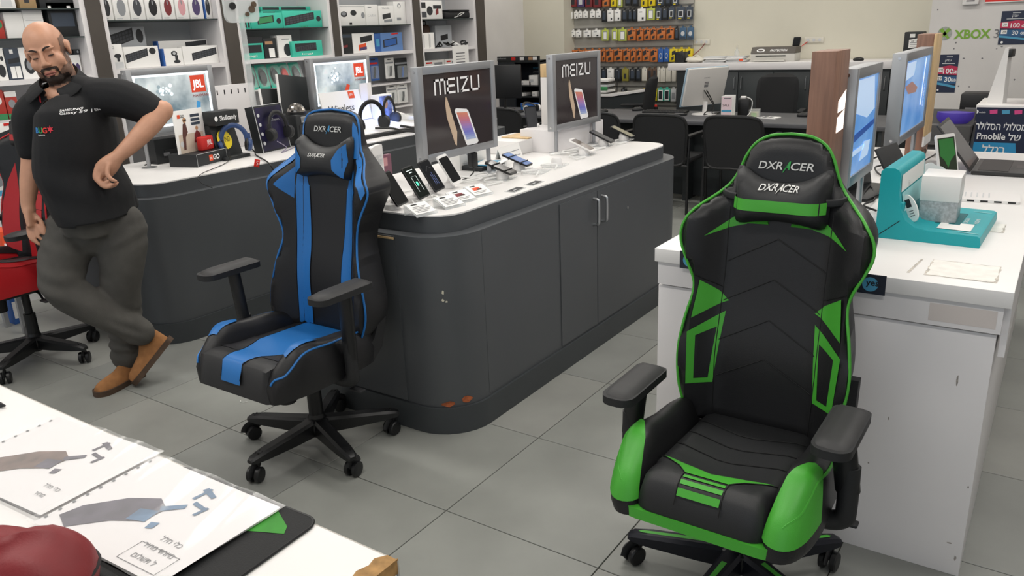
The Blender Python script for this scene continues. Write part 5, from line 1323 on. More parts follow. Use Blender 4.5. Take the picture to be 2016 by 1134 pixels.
for (x, y, lab, sc, bm_, ui, back) in ups:
    Mx = tilt_at(x, y, ZM + .024, 32, 90, -6); phone(lab, Mx, sc, bm_, ui=ui)
    cradle('white phone cradle holding the ' + lab.replace('upright ', '').split(' with')[0].split(' showing')[0] + ' number', Mx, 32) if False else cradle(['white cradle under the blank phone nearest the blue chair', 'white cradle under the phone with the green battery sign', 'white cradle under the phone with blue marks', 'white cradle under the white edged phone'][ups.index((x, y, lab, sc, bm_, ui, back))], Mx, 32)
# price label holders: clear wedges with a printed sheet
def holder(label, px, py, pic, yaw):
    p = spot(px, py, Z=ZM)
    t = thing('label_holder', label, 'label holder', m=MX.Translation(p) @ MX.Rotation(math.radians(yaw), 4, 'Z'), group='clear label holders')
    prof = [(0, .003), (0, .011), (.078, .042), (.078, .034)]
    obj('clear_wedge', G().prism([(0, 0), (.003, .008), (.078, .040), (.078, 0), (.074, 0), (.074, .034), (.008, .006)], -.055, .055, lambda x, y, z: (z, x, y)), M_CLEARP, t)
    sf_ = lambda x, y: (x, .004 + y * .92, .0098 + y * .395); sf2_ = lambda x, y: (x, .0035 + y * .92, .0108 + y * .395)
    flat(t, 'sheet', M_PAPER, sf_, rect(-.05, .05, .002, .076))
    for k in range(5 if pic is None else 2): flat(t, 'print_line', M_INKG, sf2_, rect(-.04 + (.0 if k % 2 else .005), .02 + .012 * (k % 3), .012 + k * .009, .0145 + k * .009))
    flat(t, 'print_title', M_INK, sf2_, rect(-.03, .0, .062, .069))
    if pic: flat(t, 'printed_picture', PCOL[pic], sf2_, rect(-.03, .012, .034, .054)); flat(t, 'printed_picture', PCOL['k'], sf2_, rect(-.01, .018, .034, .044))
for (x, y, pic, lab) in ((842, 424, None, 'clear label holder nearest the counter corner'), (898, 409, None, 'clear label holder with dense print, second from the corner'), (922, 398, 'R', 'clear label holder with a dark red phone picture'), (955, 386, 'o', 'clear label holder with an orange and blue phone picture')):
    holder(lab, x, y, pic, 80)
# low tilted phones on white pucks with black brackets
def low_phone(label, lab2, px, py, scr, body, yaw, br=True, L=.15, puckpx=None, dz=.055, pitch=66, roll=0):
    p = spot(px, py, Z=ZM)
    t = thing('phone_puck', lab2, 'stand', (p.x, p.y, ZM), math.radians(yaw), 'white phone pucks')
    obj('puck', G().lathe([(.032, 0), (.030, .03), (.024, .045), (.012, .05)], n=20), M_WHITE, t)
    obj('base_plate', G().b3(-.05, .07, -.045, .045, 0, .004, .001), M_CLEARP, t)
    obj('lead', G().tube(spline([(-.02, .02, .01), (-.09, .05, .008), (-.14, .0, .008), (-.10, -.05, .008), (-.2, -.02, .006)], 5), .004, 6), M_CORDW, t)
    Mp = MX.Translation((p.x, p.y, ZM + dz)) @ MX.Rotation(math.radians(yaw), 4, 'Z') @ MX.Rotation(math.radians(-pitch), 4, 'X') @ MX.Rotation(math.radians(roll), 4, 'Y') @ MX.Translation((0, 0, -L * .45))
    phone(label, Mp, scr, body, L)
    if br:
        g = G(); g.m = Mp
        for q in (.035, .105): g.tube([(-.039, -.003, q), (.039, -.003, q)], .0025, 6); g.tube([(.039, -.003, q), (.039, .012, q)], .0025, 6); g.tube([(-.039, -.003, q), (-.039, .012, q)], .0025, 6)
        o = obj('bracket', g, M_BLACK); tag(o, 'black wire bracket gripping the ' + label.split(',')[0], 'bracket')
low_phone('black phone lying low on a puck, second group of the counter', 'white puck under the low black phone', 990, 352, '#2a2725', M_BLACK, 97, pitch=70)
low_phone('phone with a pale blue screen lying low on a puck', 'white puck under the phone with the pale blue screen', 1022, 335, '#6f8fc9', M_BLACK, 97, pitch=70)
low_phone('white phone on a far puck below the farther panel', 'white puck under the white phone', 1150, 305, '#6b6058', M_WHITE, 98, br=False)
low_phone('dark grey phone on a far puck below the farther panel', 'white puck under the dark grey phone', 1188, 287, '#55565a', M_BLACK, 98, br=False)
low_phone('khaki grey phone on the farthest puck near the counter end', 'white puck under the khaki grey phone', 1228, 277, '#8d8975', M_BLACK, 98, br=False)
for k, (x, y) in enumerate(((1096, 326), (1060, 338))):
    p = spot(x, y, Z=ZM)
    t = thing('empty_puck', ['white puck without a phone between the two panels', 'low clear plate with a white cable, between the two panels'][k], 'stand', (p.x, p.y, ZM), math.radians(100))
    if k == 0: obj('puck', G().lathe([(.030, 0), (.028, .03), (.022, .04)], n=20), M_WHITE, t)
    obj('base_plate', G().b3(-.08, .05, -.05, .05, 0, .006, .001), M_CLEARP, t)
    obj('lead', G().tube(spline([(0, .01, .01), (-.04, .06, .01), (-.12, .03, .02), (-.08, -.03, .02), (-.15, -.05, .008)], 5), .0045, 6), M_CORDW, t)
for (x, y, lab) in ((1015, 374, 'dark flat specification card below the low black phone'), (1052, 361, 'dark flat specification card below the pale blue screen')):
    p = spot(x, y, Z=ZM); t = thing('spec_card', lab, 'card', (p.x, p.y, ZM), math.radians(95))
    obj('card', G().b3(-.055, .055, -.025, .025, 0, .003), M_CLEARP, t)
    fq = plane_fn((0, 0, .0036), (1, 0, 0), (0, 1, 0)); flat(t, 'print', M_KB, fq, rect(-.045, .045, -.018, .018)); flat(t, 'print_line', M_LGREY, plane_fn((0, 0, .004), (1, 0, 0), (0, 1, 0)), rect(-.03, .0, -.01, -.002))
# galaxy stand
p = spot(752, 393, Z=ZM)
t = thing('phone_sign', 'white upright sign stand with pale lettering behind the blue chair', 'sign', (p.x, p.y, ZM), math.radians(112))
z1 = spot(745, 286, X=p.x).z - ZM
obj('plate', G().prism(rrect(.115, z1, .012, 4, 0, z1 / 2), 0, .022, lambda x, y, z: (x, z, y)), M_WHITE, t)
obj('foot', G().b3(-.06, .06, -.05, .06, 0, .012, .003), M_WHITE, t)
fg_ = plane_fn((0, -.001, 0), (1, 0, 0), (0, 0, 1))
text(t, 'SAMSUNG', M_LGREY, lambda x, y: fg_(x, y + z1 * .80), h=.012); text(t, 'Galaxy', M_LGREY, lambda x, y: fg_(x, y + z1 * .70), h=.03, w=.095, bold=.02)
for k in range(5): flat(t, 'icon', M_GREYP, fg_, circ(.03, z1 * (.30 + .06 * k), .008, 8))
flat(t, 'slot', M_INK, fg_, rect(.012, .04, z1 * .10, z1 * .22))
# cartons, papers and leaflets between the panels
p = spot(925, 345, Z=ZM); t = pbox('white phone carton with round icons behind the nearer panel', M_PAPER, (-2.52, p.y + .22, ZM), .26, .17, .10, pics=[('e', 'l', .2, .32, .4, .58), ('e', 'l', .55, .67, .45, .63), ('r', 'l', .1, .4, .15, .2)])
p = spot(812, 330, Z=ZM + .12); t = pbox('plum coloured card standing behind the nearer panel', mat('plum card', '#8a5a6b', .5), (-2.66, 2.80, ZM), .07, .13, .02, pics=[('r', 'p', .1, .6, .6, .9)])
pl = thing('raised_platform', 'low white platform with a pale wood plate between the two panels', 'platform', (-2.62, 3.86, ZM))
obj('block', G().b3(-.16, .10, -.14, .21, 0, .075, .003), M_WHITE, pl)
obj('wood_plate', G().b3(-.09, .095, -.03, .20, .0755, .083, .002), M_OAK, pl)
Mx = MX.Translation((-2.57, 3.97, ZM + .10)) @ MX.Rotation(math.radians(60), 4, 'Z') @ MX.Rotation(math.radians(-18), 4, 'X'); phone('grey phone standing on the pale wood plate', Mx, '#4c4d50', M_BLACK)
t = thing('phone_cradle', 'white ring cradle on the pale wood plate', 'stand', (-2.56, 3.955, ZM + .083)); obj('ring', G().tube([(.045 * math.cos(a), .045 * math.sin(a), .014) for a in [i * PI / 8 for i in range(16)]], .010, 8, closed=True), M_WHITE, t); obj('arm', G().tube([(.0, .04, .015), (.01, .03, .06)], .008, 8), M_WHITE, t)
p = spot(1045, 312, Z=ZM)
t = thing('folded_sign', 'folded white card sign with two thin lines between the panels', 'sign', (-2.40, 3.50, ZM), math.radians(97))
obj('card', G().prism([(0, 0), (.002, 0), (.03, .085), (.058, 0), (.06, 0), (.031, .09)], -.12, .12, lambda x, y, z: (z, x, y)), M_PAPER, t)
for k in range(2): flat(t, 'print_line', M_GREYP, lambda x, y: (x, y * .333 - .0008, y), rect(-.1, .1, .03 + .025 * k, .033 + .025 * k))
for k, (c, lab) in enumerate(((M_BLKCARD, 'black leaflet tray'), (M_CYAN, 'pale blue leaflet'), (M_PAPER, 'white leaflet'))):
    t = thing('leaflet' if k else 'leaflet_tray', lab + ' lying beside the folded white card', 'leaflet' if k else 'tray', (-2.45 + .02 * k, 3.30 + .015 * k, ZM + (0 if k == 0 else .022 + .004 * k)), math.radians(90 + 9 * k))
    if k == 0: obj('tray', G().b3(-.10, .10, -.06, .08, 0, .022, .003), c, t)
    else: obj('sheet', G().b3(-.10, .09, -.06, .07, 0, .003), c, t); flat(t, 'print', M_LGREY if k == 1 else M_CYAN, plane_fn((0, 0, .0036), (1, 0, 0), (0, 1, 0)), rect(-.06, .03, -.03, .02))
t = thing('power_adapter', 'small black power adapter hanging below the nearer panel', 'adapter', (-2.37, 3.10, .99)); obj('block', G().box((0, 0, 0), (.03, .05, .07), .006), M_BLACK, t); obj('plug', G().box((0, 0, .042), (.02, .03, .015), .003), M_BLACKM, t)
cord('black lead curving from the adapter to the counter top', [(-2.37, 3.10, .96), (-2.34, 3.06, .935), (-2.33, 2.98, .918), (-2.36, 2.90, .917)], .0035)
rd = random.Random(21)
for k, (x, y, lab) in enumerate(((845, 392, 'white lead tangled behind the first upright phones'), (935, 352, 'white lead looped below the nearer panel'), (960, 345, 'white lead coiled beside the right post of the nearer panel'), (1120, 300, 'white lead snaking along below the farther panel'))):
    c = spot(x, y, Z=ZM + .006); pts = [(c.x + rd.uniform(-.07, .07), c.y + rd.uniform(-.12, .12), ZM + .006 + .012 * (i % 2)) for i in range(8)]
    cord(lab, pts, .0045, M_CORDW)
# ------------------------------------------------------------------ case wall at the back
YB = WB - .02
M_SLAT = mat('grey slat board', '#a9a7a0', .6, noise=.05, scale=4)
pa, pb = spot(1117, 60, Y=YB), spot(1365, 60, Y=YB)
sw = struct(obj('wall_slat_board', G().b3(pa.x, pb.x, YB, WB - .0005, .25, 2.2), M_SLAT))
M_RAIL = mat('rail steel', '#8b8a86', .4, .6)
RAILS = [(-14, -20), (19, 8), (56, 49), (94, 91), (131, 129), (169, 170), (205, 208)]
def rail_y(k, px): a, b = RAILS[k]; return a + (b - a) * (px - 1120) / 245
for k in range(7):
    z = spot(1240, rail_y(k, 1240), Y=YB - .01).z
    obj('rail', G().b3(pa.x + .01, pb.x - .01, YB - .016, YB, z - .006, z + .006), M_RAIL, sw)
M_OR = mat('orange carton', '#c8743a', .55, noise=.06, scale=30)
M_LIME = mat('lime green pack', '#b9c455', .5)
M_STEELB = mat('steel blue pack', '#3f5f7d', .5)
M_OLIVE = mat('olive pack', '#8c8434', .55)
M_PALE = mat('pale case', '#d6d2c6', .55)
M_BROWN = mat('brown case', '#5a4332', .55)
KINDS = {'o': (M_OR, 'orange and black phone case carton'), 'w': (M_PAPER, 'white phone accessory pack'), 'k': (M_BLKCARD, 'black phone accessory pack'), 'l': (M_LIME, 'lime green phone case pack'), 'b': (M_STEELB, 'steel blue phone case pack'), 'B': (M_BLUEP, 'bright blue phone case carton'), 'y': (M_YEL, 'yellow and black phone case carton'), 'v': (M_OLIVE, 'olive case pack'), 'p': (M_PALE, 'pale phone case'), 'n': (M_BROWN, 'brown phone case'), 'd': (M_NAVY, 'dark framed phone pack'), 't': (M_TEAL, 'teal edged phone case pack'), 'g': (M_LGREY, 'grey phone case pack'), 'r': (M_DRED, 'dark red phone pack'), 'u': (M_PURPLE, 'purple phone pack')}
def row(k, where, items, hgt, z=lambda a: a):
    cnt = {}; tot = {}
    for q in items: tot[q[2]] = tot.get(q[2], 0) + 1
    for (x0, x1, c) in items:
        a, b = 940 + x0 / 3.543, 940 + x1 / 3.543
        ry = rail_y(k, (a + b) / 2)
        p0 = spot(a, ry + 3, Y=YB - .07); p1 = spot(b, ry + 3, Y=YB - .07); W = (p1.x - p0.x) * .97
        h = hgt * (.60 if c == 'w' and x1 - x0 < 75 and k in (1, 2) and x0 < 860 else 1) * random.uniform(.94, 1.04)
        m, nm = KINDS[c]
        cnt[c] = cnt.get(c, 0) + 1
        lab = '%s hanging on the %s rail of the rear wall' % (nm, where) if tot[c] == 1 else '%s, %s from the left of its kind, %s rear rail' % (nm, 'first second third fourth fifth sixth seventh eighth ninth tenth eleventh twelfth thirteenth'.split()[cnt[c] - 1], where)
        t = thing('hanging_pack', lab, 'package', ((p0.x + p1.x) / 2, YB - .07, p0.z - h - .012), random.uniform(-.06, .06), 'packs on the %s rail' % where)
        obj('carton', G().b3(-W / 2, W / 2, 0, .022 if c in 'wkldbpnvgt' else .04, 0, h, .0015), m, t)
        obj('hook', G().tube([(0, .07, h + .010), (0, .0, h + .010), (0, -.02, h + .014)], .0025, 5), M_RAIL, t)
        obj('hang_tab', G().b3(-.015, .015, .004, .007, h - .002, h + .02), m, t)
        P = {'o': [('q', 'k', .05, .52, .45, .95), ('q', 'k', .3, .75, .08, .4), ('r', 'i', .6, .9, .8, .88)], 'y': [('q', 'k', .25, .55, .1, .45), ('q', 'k', .3, .75, .5, .9)], 'l': [('r', 'g', .2, .8, .1, .85), ('r', 'w', .28, .72, .16, .78)], 'b': [('e', 'l', .2, .8, .3, .7), ('r', 'n', .1, .9, .05, .2)], 'B': [('e', 'l', .25, .8, .25, .7), ('e', 'b', .32, .72, .32, .63)], 'w': [('r', 'g', .2, .6, .7, .78), ('r', 'k', .55, .8, .12, .3)], 'k': [('r', 'n', .2, .8, .2, .8), ('r', 'g', .25, .6, .84, .9)], 'd': [('r', 'l', .2, .8, .2, .75), ('r', 'k', .3, .7, .28, .68), ('r', 'y', .2, .6, .06, .14)], 't': [('r', 'w', .08, .92, .05, .9), ('r', 'k', .2, .8, .15, .8)], 'p': [('e', 'g', .6, .8, .8, .92)], 'n': [('r', 'k', .2, .8, .15, .85)], 'v': [('r', 'k', .3, .7, .2, .6)], 'g': [('r', 'g', .2, .8, .2, .7)], 'r': [('r', 'k', .2, .7, .2, .6)], 'u': [('r', 'l', .2, .7, .2, .6)]}[c]
        prints(t, W, h, 0, P)
row(0, 'uppermost', [(615, 640, 'u'), (645, 690, 'r'), (695, 745, 'u'), (750, 800, 'r'), (805, 860, 'r'), (870, 915, 'o'), (930, 970, 'y'), (975, 1010, 'l'), (1030, 1070, 'k'), (1080, 1120, 'k'), (1140, 1185, 'y'), (1195, 1240, 'y'), (1250, 1300, 'd'), (1310, 1350, 'k'), (1360, 1400, 'd')], .145)
row(1, 'second', [(632, 662, 'w'), (672, 700, 'w'), (703, 728, 'w'), (735, 768, 'w'), (782, 818, 'w'), (824, 860, 'w'), (866, 900, 'k'), (905, 948, 'w'), (955, 998, 'w'), (1005, 1048, 'k'), (1050, 1080, 'k'), (1082, 1110, 'k'), (1116, 1172, 'w'), (1180, 1238, 'l'), (1242, 1284, 'd'), (1288, 1328, 'k'), (1332, 1374, 'd'), (1390, 1448, 'd'), (1456, 1502, 'd')], .135)
row(2, 'third', [(608, 645, 'w'), (650, 682, 'w'), (686, 722, 'w'), (738, 790, 'w'), (798, 856, 'w'), (866, 914, 'l'), (936, 976, 'l'), (982, 1040, 'l'), (1046, 1104, 'o'), (1110, 1156, 'o'), (1160, 1204, 'o'), (1208, 1248, 'o'), (1252, 1312, 'o'), (1316, 1370, 'o'), (1376, 1404, 'k'), (1410, 1456, 'b'), (1464, 1508, 'b')], .135)
row(3, 'fourth', [(626, 678, 'o'), (682, 728, 'o'), (732, 768, 'o'), (772, 828, 'o'), (832, 862, 'o'), (866, 892, 'o'), (896, 946, 'o'), (950, 1010, 'o'), (1016, 1066, 'o'), (1070, 1104, 'o'), (1108, 1146, 'o'), (1150, 1202, 'o'), (1206, 1256, 'o'), (1260, 1296, 'B'), (1300, 1336, 'B'), (1340, 1396, 'y'), (1400, 1446, 'y'), (1450, 1500, 'y')], .145)
row(4, 'fifth', [(862, 900, 'k'), (904, 950, 'w'), (955, 1000, 'k'), (1008, 1052, 'v'), (1062, 1100, 'k'), (1104, 1140, 'k'), (1146, 1182, 'p'), (1186, 1216, 'n'), (1220, 1250, 'n'), (1254, 1272, 'p'), (1276, 1310, 'p'), (1314, 1350, 'p'), (1356, 1386, 'p')], .155)
row(5, 'lowest', [(1155, 1200, 'y'), (1210, 1252, 'y'), (1256, 1298, 't'), (1302, 1342, 't'), (1348, 1386, 'g'), (1000, 1040, 'k')], .15)
# ------------------------------------------------------------------ long rear cabinet with a white top
CY = 8.75; CX0 = spot(1331, 170, Y=CY).x; CZ = 1.15
bc_ = thing('rear_cabinet', 'long dark cabinet with a white top along the rear wall', 'cabinet', ((CX0 - 1.09) / 2, (CY + WB) / 2, 0))
bw, bd = (-1.09 - CX0) / 2, (WB - CY) / 2 - .02
obj('top', G().b3(-bw - .10, bw, -bd - .03, bd, CZ - .075, CZ, .003), M_WHITE2, bc_)
obj('body', G().b3(-bw, bw, -bd, bd, 0, CZ - .076), M_DARK, bc_)
nd = 6
for k in range(nd):
    x0 = -bw + .34 + k * (2 * bw - .36) / nd; x1 = -bw + .34 + (k + 1) * (2 * bw - .36) / nd - .006
    d = obj('door', G().b3(x0, x1, -bd - .016, -bd, .10, CZ - .10, .002), M_DARK, bc_)
    hx = x1 - .035 if k % 2 == 0 else x0 + .035
    obj('handle', G().tube([(hx, -bd - .016, CZ - .15), (hx, -bd - .04, CZ - .16), (hx, -bd - .04, CZ - .27), (hx, -bd - .016, CZ - .28)], .006, 8), M_STEEL, d)
# things on it
def on_cab(px, py=120, y=None): p = spot(px, py, Y=y or CY + .2); return p
a, b = spot(1477, 118, Y=CY + .12), spot(1564, 118, Y=CY + .12); W_ = b.x - a.x
t = thing('laminator', 'pale grey laminating machine with a dark lettered lid on the rear cabinet', 'machine', ((a.x + b.x) / 2, CY + .12, CZ))
obj('body', G().b3(-W_ / 2, W_ / 2, 0, .22, 0, .085, .008), mat('pale grey plastic', '#c9c7c0', .5), t)
obj('lid', G().prism([(-.002, .085), (.05, .15), (.22, .15), (.22, .085)], -W_ / 2, W_ / 2, lambda x, y, z: (z, x, y)), mat('dark taupe plastic', '#4d4740', .5), t)
obj('slot', G().b3(-W_ * .38, W_ * .3, -.003, 0, .055, .066), M_INK, t); obj('tray', G().b3(-W_ * .4, W_ * .3, -.05, 0, .005, .02, .002), mat('pale grey plastic', '#c9c7c0', .5), t)
lf = lambda x, y: (x, .0225 + y * .61 - .002, .1165 + y * .79)
text(t, 'PROTECTION', M_INKW, lambda x, y: lf(x + .06, y), h=.024, w=W_ * .38, shear=.2, bold=.02); flat(t, 'logo_ring', M_INKW, lf, circ(-W_ * .28, 0, .045, 16, .022)); flat(t, 'logo_ring', mat('dark taupe plastic', '#4d4740', .5), lambda x, y: (lf(x, y)[0], lf(x, y)[1] - .001, lf(x, y)[2] + .001), circ(-W_ * .28, 0, .03, 16, .012))
for k, (x0, x1, lab, m) in enumerate(((1347, 1388, 'crumpled white plastic bag on the rear cabinet', M_PALE), (1388, 1432, 'stack of printed forms on the rear cabinet', M_PAPER), (1432, 1467, 'white booklet pile with a red edge on the rear cabinet', M_PAPER))):
    a, b = spot(x0, 120, Y=CY + .12), spot(x1, 120, Y=CY + .12); W_ = b.x - a.x
    t = thing('paper_stack' if k else 'plastic_bag', lab, 'papers' if k else 'bag', ((a.x + b.x) / 2, CY + .16, CZ))
    if k == 0:
        g = G(); g.ell((0, 0, .03), (W_ / 2, .09, .032), 14, 8)
        for v in g.b.verts: v.co += V((0, 0, .012 * math.sin(60 * v.co.x))) if v.co.z > .02 else V()
        obj('bag_body', g, m, t); obj('handles', G().tube(spline([(-.05, 0, .055), (0, .02, .08), (.05, 0, .055)], 4), .006, 6), m, t)
    else:
        for q in range(5): obj('sheet_bundle', G().box((random.uniform(-.02, .02), random.uniform(-.02, .02), .006 + .013 * q), (W_ * .95, .2, .012), .001, rz=random.uniform(-.12, .12)), m if q % 2 else M_LGREY, t)
        if k == 2: obj('red_cover', G().box((W_ * .38, -.106, .03), (W_ * .2, .006, .03)), M_ORANGE, t)
p = spot(1341, 118, Y=CY + .15)
t = thing('card_terminal', 'small black box at the near end of the rear cabinet', 'box', (p.x, CY + .15, CZ)); obj('case', G().box((0, 0, .06), (.12, .12, .12), .012), M_BLACK, t); obj('face', G().b3(-.04, .04, -.063, -.06, .03, .09), M_BLACKM, t)
p = spot(1690, 118, Y=CY + .1)
t = thing('computer_mouse', 'black mouse on the white top of the rear cabinet', 'mouse', (p.x, CY + .1, CZ)); obj('shell', G().ell((0, 0, .014), (.055, .032, .022), 14, 8), M_BLACK, t); obj('wheel', G().cyl((.02, -.004, .033), (.02, .004, .033), .006, n=10), M_INKG, t)
p = spot(1447, 110, Y=CY + .3)
t = thing('glue_bottle', 'small clear bottle behind the papers on the rear cabinet', 'bottle', (p.x, CY + .36, CZ)); obj('body', G().lathe([(.028, 0), (.028, .10), (.012, .125), (.010, .14)]), M_CLEARP, t); obj('cap', G().lathe([(.012, .14), (.010, .17)]), M_PALE, t)
# sockets, phone on the wall
for k, (x0, x1, y) in enumerate(((1366, 1398, 83), (1584, 1622, 79))):
    a, b = spot(x0, y, Y=WB), spot(x1, y, Y=WB)
    t = thing('wall_socket', ['double wall socket beside the case rails', 'double wall socket above the laminating machine'][k], 'socket', ((a.x + b.x) / 2, WB - .001, a.z - .03)); W_ = b.x - a.x
    obj('plate', G().b3(-W_ / 2, W_ / 2, -.012, 0, 0, .06, .004), M_PALE, t)
    for q in (-.3, 0, .3): obj('outlet', G().lathe([(.016, -.002), (.016, 0), (.008, .0)], (q * W_, -.013, .03), 12, 'Y'), M_LGREY, t)
a = spot(1566, 86, Y=WB - .02)
t = thing('smartphone', 'black phone charging against the rear wall', 'phone', (a.x, WB - .022, a.z - .07), group=None); obj('body', G().prism(rrect(.075, .14, .01, 3, 0, .07), 0, .010, lambda x, y, z: (x + y * .12, z, y)), M_BLACK, t); obj('screen', G().prism(rrect(.066, .12, .004, 3, 0, .07), -.001, 0, lambda x, y, z: (x + y * .12, z, y)), mat('screen #191a1b', '#191a1b', .12), t)
q0 = spot(1590, 82, Y=WB - .015)
cord('thin red charging cable between wall phone and socket', [(a.x + .03, WB - .015, a.z - .05), ((a.x + q0.x) / 2, WB - .02, a.z - .03), (q0.x, WB - .016, q0.z)], .004, M_RED)
a = spot(1388, 85, Y=WB - .02); b = spot(1352, 118, Y=WB - .06)
cord('red and black cable hanging from the socket beside the case rails', [(a.x, WB - .02, a.z), (a.x - .06, WB - .05, a.z - .08), (b.x, WB - .09, CZ + .005)], .005, M_DRED)
# tower case with a paper note
a, b = spot(1777, 110, Y=8.95), spot(1812, 110, Y=8.95); z1 = spot(1790, 63, Y=8.95).z
t = thing('tower_case', 'tall black case with a white paper note behind the far wood column', 'case', ((a.x + b.x) / 2, 8.95, CZ)); W_ = (b.x - a.x) * 1.05
obj('case', G().b3(-W_ / 2, W_ / 2, 0, .2, 0, z1 - CZ, .008), M_BLKCARD, t); f_ = plane_fn((0, -.001, 0), (1, 0, 0), (0, 0, 1)); f2_ = plane_fn((0, -.0016, 0), (1, 0, 0), (0, 0, 1)); hh_ = z1 - CZ
flat(t, 'paper_note', M_PAPER, f_, [(-W_ * .22, hh_ * .42), (W_ * .36, hh_ * .46), (W_ * .36, hh_ * .78), (-W_ * .22, hh_ * .72)]); flat(t, 'paper_note', M_PAPER, f_, rect(-W_ * .2, W_ * .08, hh_ * .8, hh_ * .93))
text(t, 'לארוא', M_INK, lambda x, y: f2_(x + W_ * .1, y + hh_ * .68), h=.022)
for k in range(3): flat(t, 'print_line', M_INKG, f2_, rect(-W_ * .16, W_ * .3, hh_ * (.48 + .06 * k), hh_ * (.50 + .06 * k)))
# ------------------------------------------------------------------ long desk
DZ = .74
M_DESK = mat('dark grey desk laminate', '#55565a', .5, noise=.08, scale=3)
dk = thing('long_desk', 'long dark grey desk with a closed front behind the visitor chairs', 'desk', (-2.75, 7.32, 0))
obj('desktop', G().b3(-1.40, 1.62, -.42, .42, DZ - .035, DZ, .003), M_DESK, dk)
obj('front_panel', G().b3(-1.36, 1.55, -.20, -.18, .02, DZ - .036), M_DARK, dk)
for x in (-1.36, -.1, 1.54): obj('side_panel', G().b3(x - .015, x + .015, -.38, .38, 0, DZ - .036), M_DARK, dk)
# white monitor seen from behind
mp_ = spot(1386, 222, Z=DZ)
Mm = MX.Translation((-2.88, 7.46, DZ)) @ MX.Rotation(math.radians(58), 4, 'Z')
t = thing('monitor', 'white desktop monitor seen from behind on the long desk', 'monitor', m=Mm)
tl = MX.Translation((0, 0, .26)) @ MX.Rotation(math.radians(15), 4, 'X')
g = G(); g.m = tl; g.box((0, 0, 0), (.46, .03, .36), .008); obj('housing', g, mat('white monitor plastic', '#dad7d2', .4), t)
g = G(); g.m = tl; g.box((-.004, .016, -.004), (.475, .012, .375), .004); obj('bezel', g, mat('pale blue plastic', '#a9c4d6', .3), t)
fm = lambda x, y: tuple(tl @ V((x, -.0165, y)))
text(t, 'SAMSUNG', M_INKG, lambda x, y: fm(x - .01, y + .09), h=.010)
for k in range(4): flat(t, 'rating_label', M_INKG, fm, rect(-.025, .02, .0 + .014 * k, .009 + .014 * k))
obj('stand_neck', G().tube([(0, .0, .01), (.01, .0, .12)], [(.03, .015)] * 2, 10), M_WHITE, t); obj('stand_base', G().lathe([(.12, 0), (.12, .006), (.04, .018)], (0, 0, 0), 24), M_WHITE, t)
for k in range(2): obj('lead', G().tube(spline([tuple(tl @ V((-.02 + .03 * k, -.02, -.03))), tuple(tl @ V((.03 + .02 * k, -.06, -.10))), (.06, -.06, .08), (.02 - .1 * k, -.10, .012), (.15, -.05, .01)], 5), .005, 6), M_CORD, t)
# desk clutter
p = spot(1425, 237, Z=DZ)
t = thing('leaflet_holder', 'small holder with pink and white leaflets on the long desk', 'holder', (-2.53, 7.10, DZ), math.radians(14))
obj('back', G().b3(-.06, .07, .05, .055, 0, .19), M_BLACK, t); obj('base', G().b3(-.06, .07, -.01, .055, 0, .02, .002), M_YEL, t); obj('front_lip', G().b3(-.06, .07, -.012, -.008, 0, .035), M_BLACK, t)
for k in range(3):
    o = obj('leaflet', G().b3(-.052 + .012 * k, .045 + .012 * k, .01 + .012 * k, .012 + .012 * k, .02, .205 + .004 * k), M_PAPER, t)
    if k == 0:
        f_ = plane_fn((0, .0095, 0), (1, 0, 0), (0, 0, 1))
        flat(o, 'print', mat('pale pink print', '#e6cfd6', .5), f_, rect(-.048, .04, .03, .2)); f2_ = plane_fn((0, .009, 0), (1, 0, 0), (0, 0, 1))
        flat(o, 'print', M_CYAN, f2_, rect(-.048, .04, .065, .085)); text(o, 'SALE', M_INK, lambda x, y: f2_(x - .01, y + .125), h=.02); flat(o, 'print', M_INKG, f2_, rect(-.03, .03, .18, .19))
t = thing('desk_speaker', 'black upright speaker box behind the leaflet holder', 'speaker', (-2.44, 7.30, DZ), math.radians(10)); obj('case', G().box((0, 0, .085), (.10, .11, .17), .008), M_BLACK, t); obj('white_charger', G().box((-.01, 0, .18), (.05, .04, .02), .005), M_WHITE, t); obj('lead', G().tube(spline([(.02, 0, .18), (.07, -.02, .15), (.065, -.04, .06), (.03, -.09, .006)], 4), .004, 6), M_CORDW, t)
p = spot(1480, 231, Z=DZ)
t = thing('card_dispenser', 'clear square glass holder with pale paper inside on the desk', 'holder', (p.x, p.y, DZ), math.radians(12)); obj('glass', G().b3(-.07, .07, -.05, .05, 0, .075, .003), M_CLEARP, t); obj('paper', G().b3(-.055, .055, -.035, .035, .003, .05), mat('pale cream paper', '#d8d2a8', .6), t); obj('paper_label', G().b3(-.0, .045, -.0515, -.0505, .01, .045), mat('pale green paper', '#a9c09a', .6), t)
p = spot(1505, 232, Z=DZ)
t = thing('newspaper', 'printed sheets lying flat on the desk', 'papers', (p.x, p.y, DZ), math.radians(-8)); obj('sheets', G().b3(-.13, .13, -.06, .06, 0, .008), M_PAPER, t)
for k in range(4): flat(t, 'print', M_INKG if k % 2 else M_KB, plane_fn((0, 0, .0086), (1, 0, 0), (0, 1, 0)), rect(-.11 + .05 * k, -.07 + .05 * k, -.04, .04))
for (px, py, lab, rz) in ((1582, 230, 'black computer mouse at the desk end by the wood column', .2), (1255, 218, 'black computer mouse beside the keyboard on the desk', .6), (1187, 222, 'black computer mouse next to the farther phone panel', 1.0)):
    p = spot(px, py, Z=DZ); t = thing('computer_mouse', lab, 'mouse', (p.x, p.y, DZ), rz); obj('shell', G().ell((0, 0, .012), (.06, .034, .028), 14, 8), M_BLACK, t); obj('wheel', G().cyl((.025, -.004, .036), (.025, .004, .036), .006, n=10), M_INKG, t)
p = spot(1310, 222, Z=DZ)
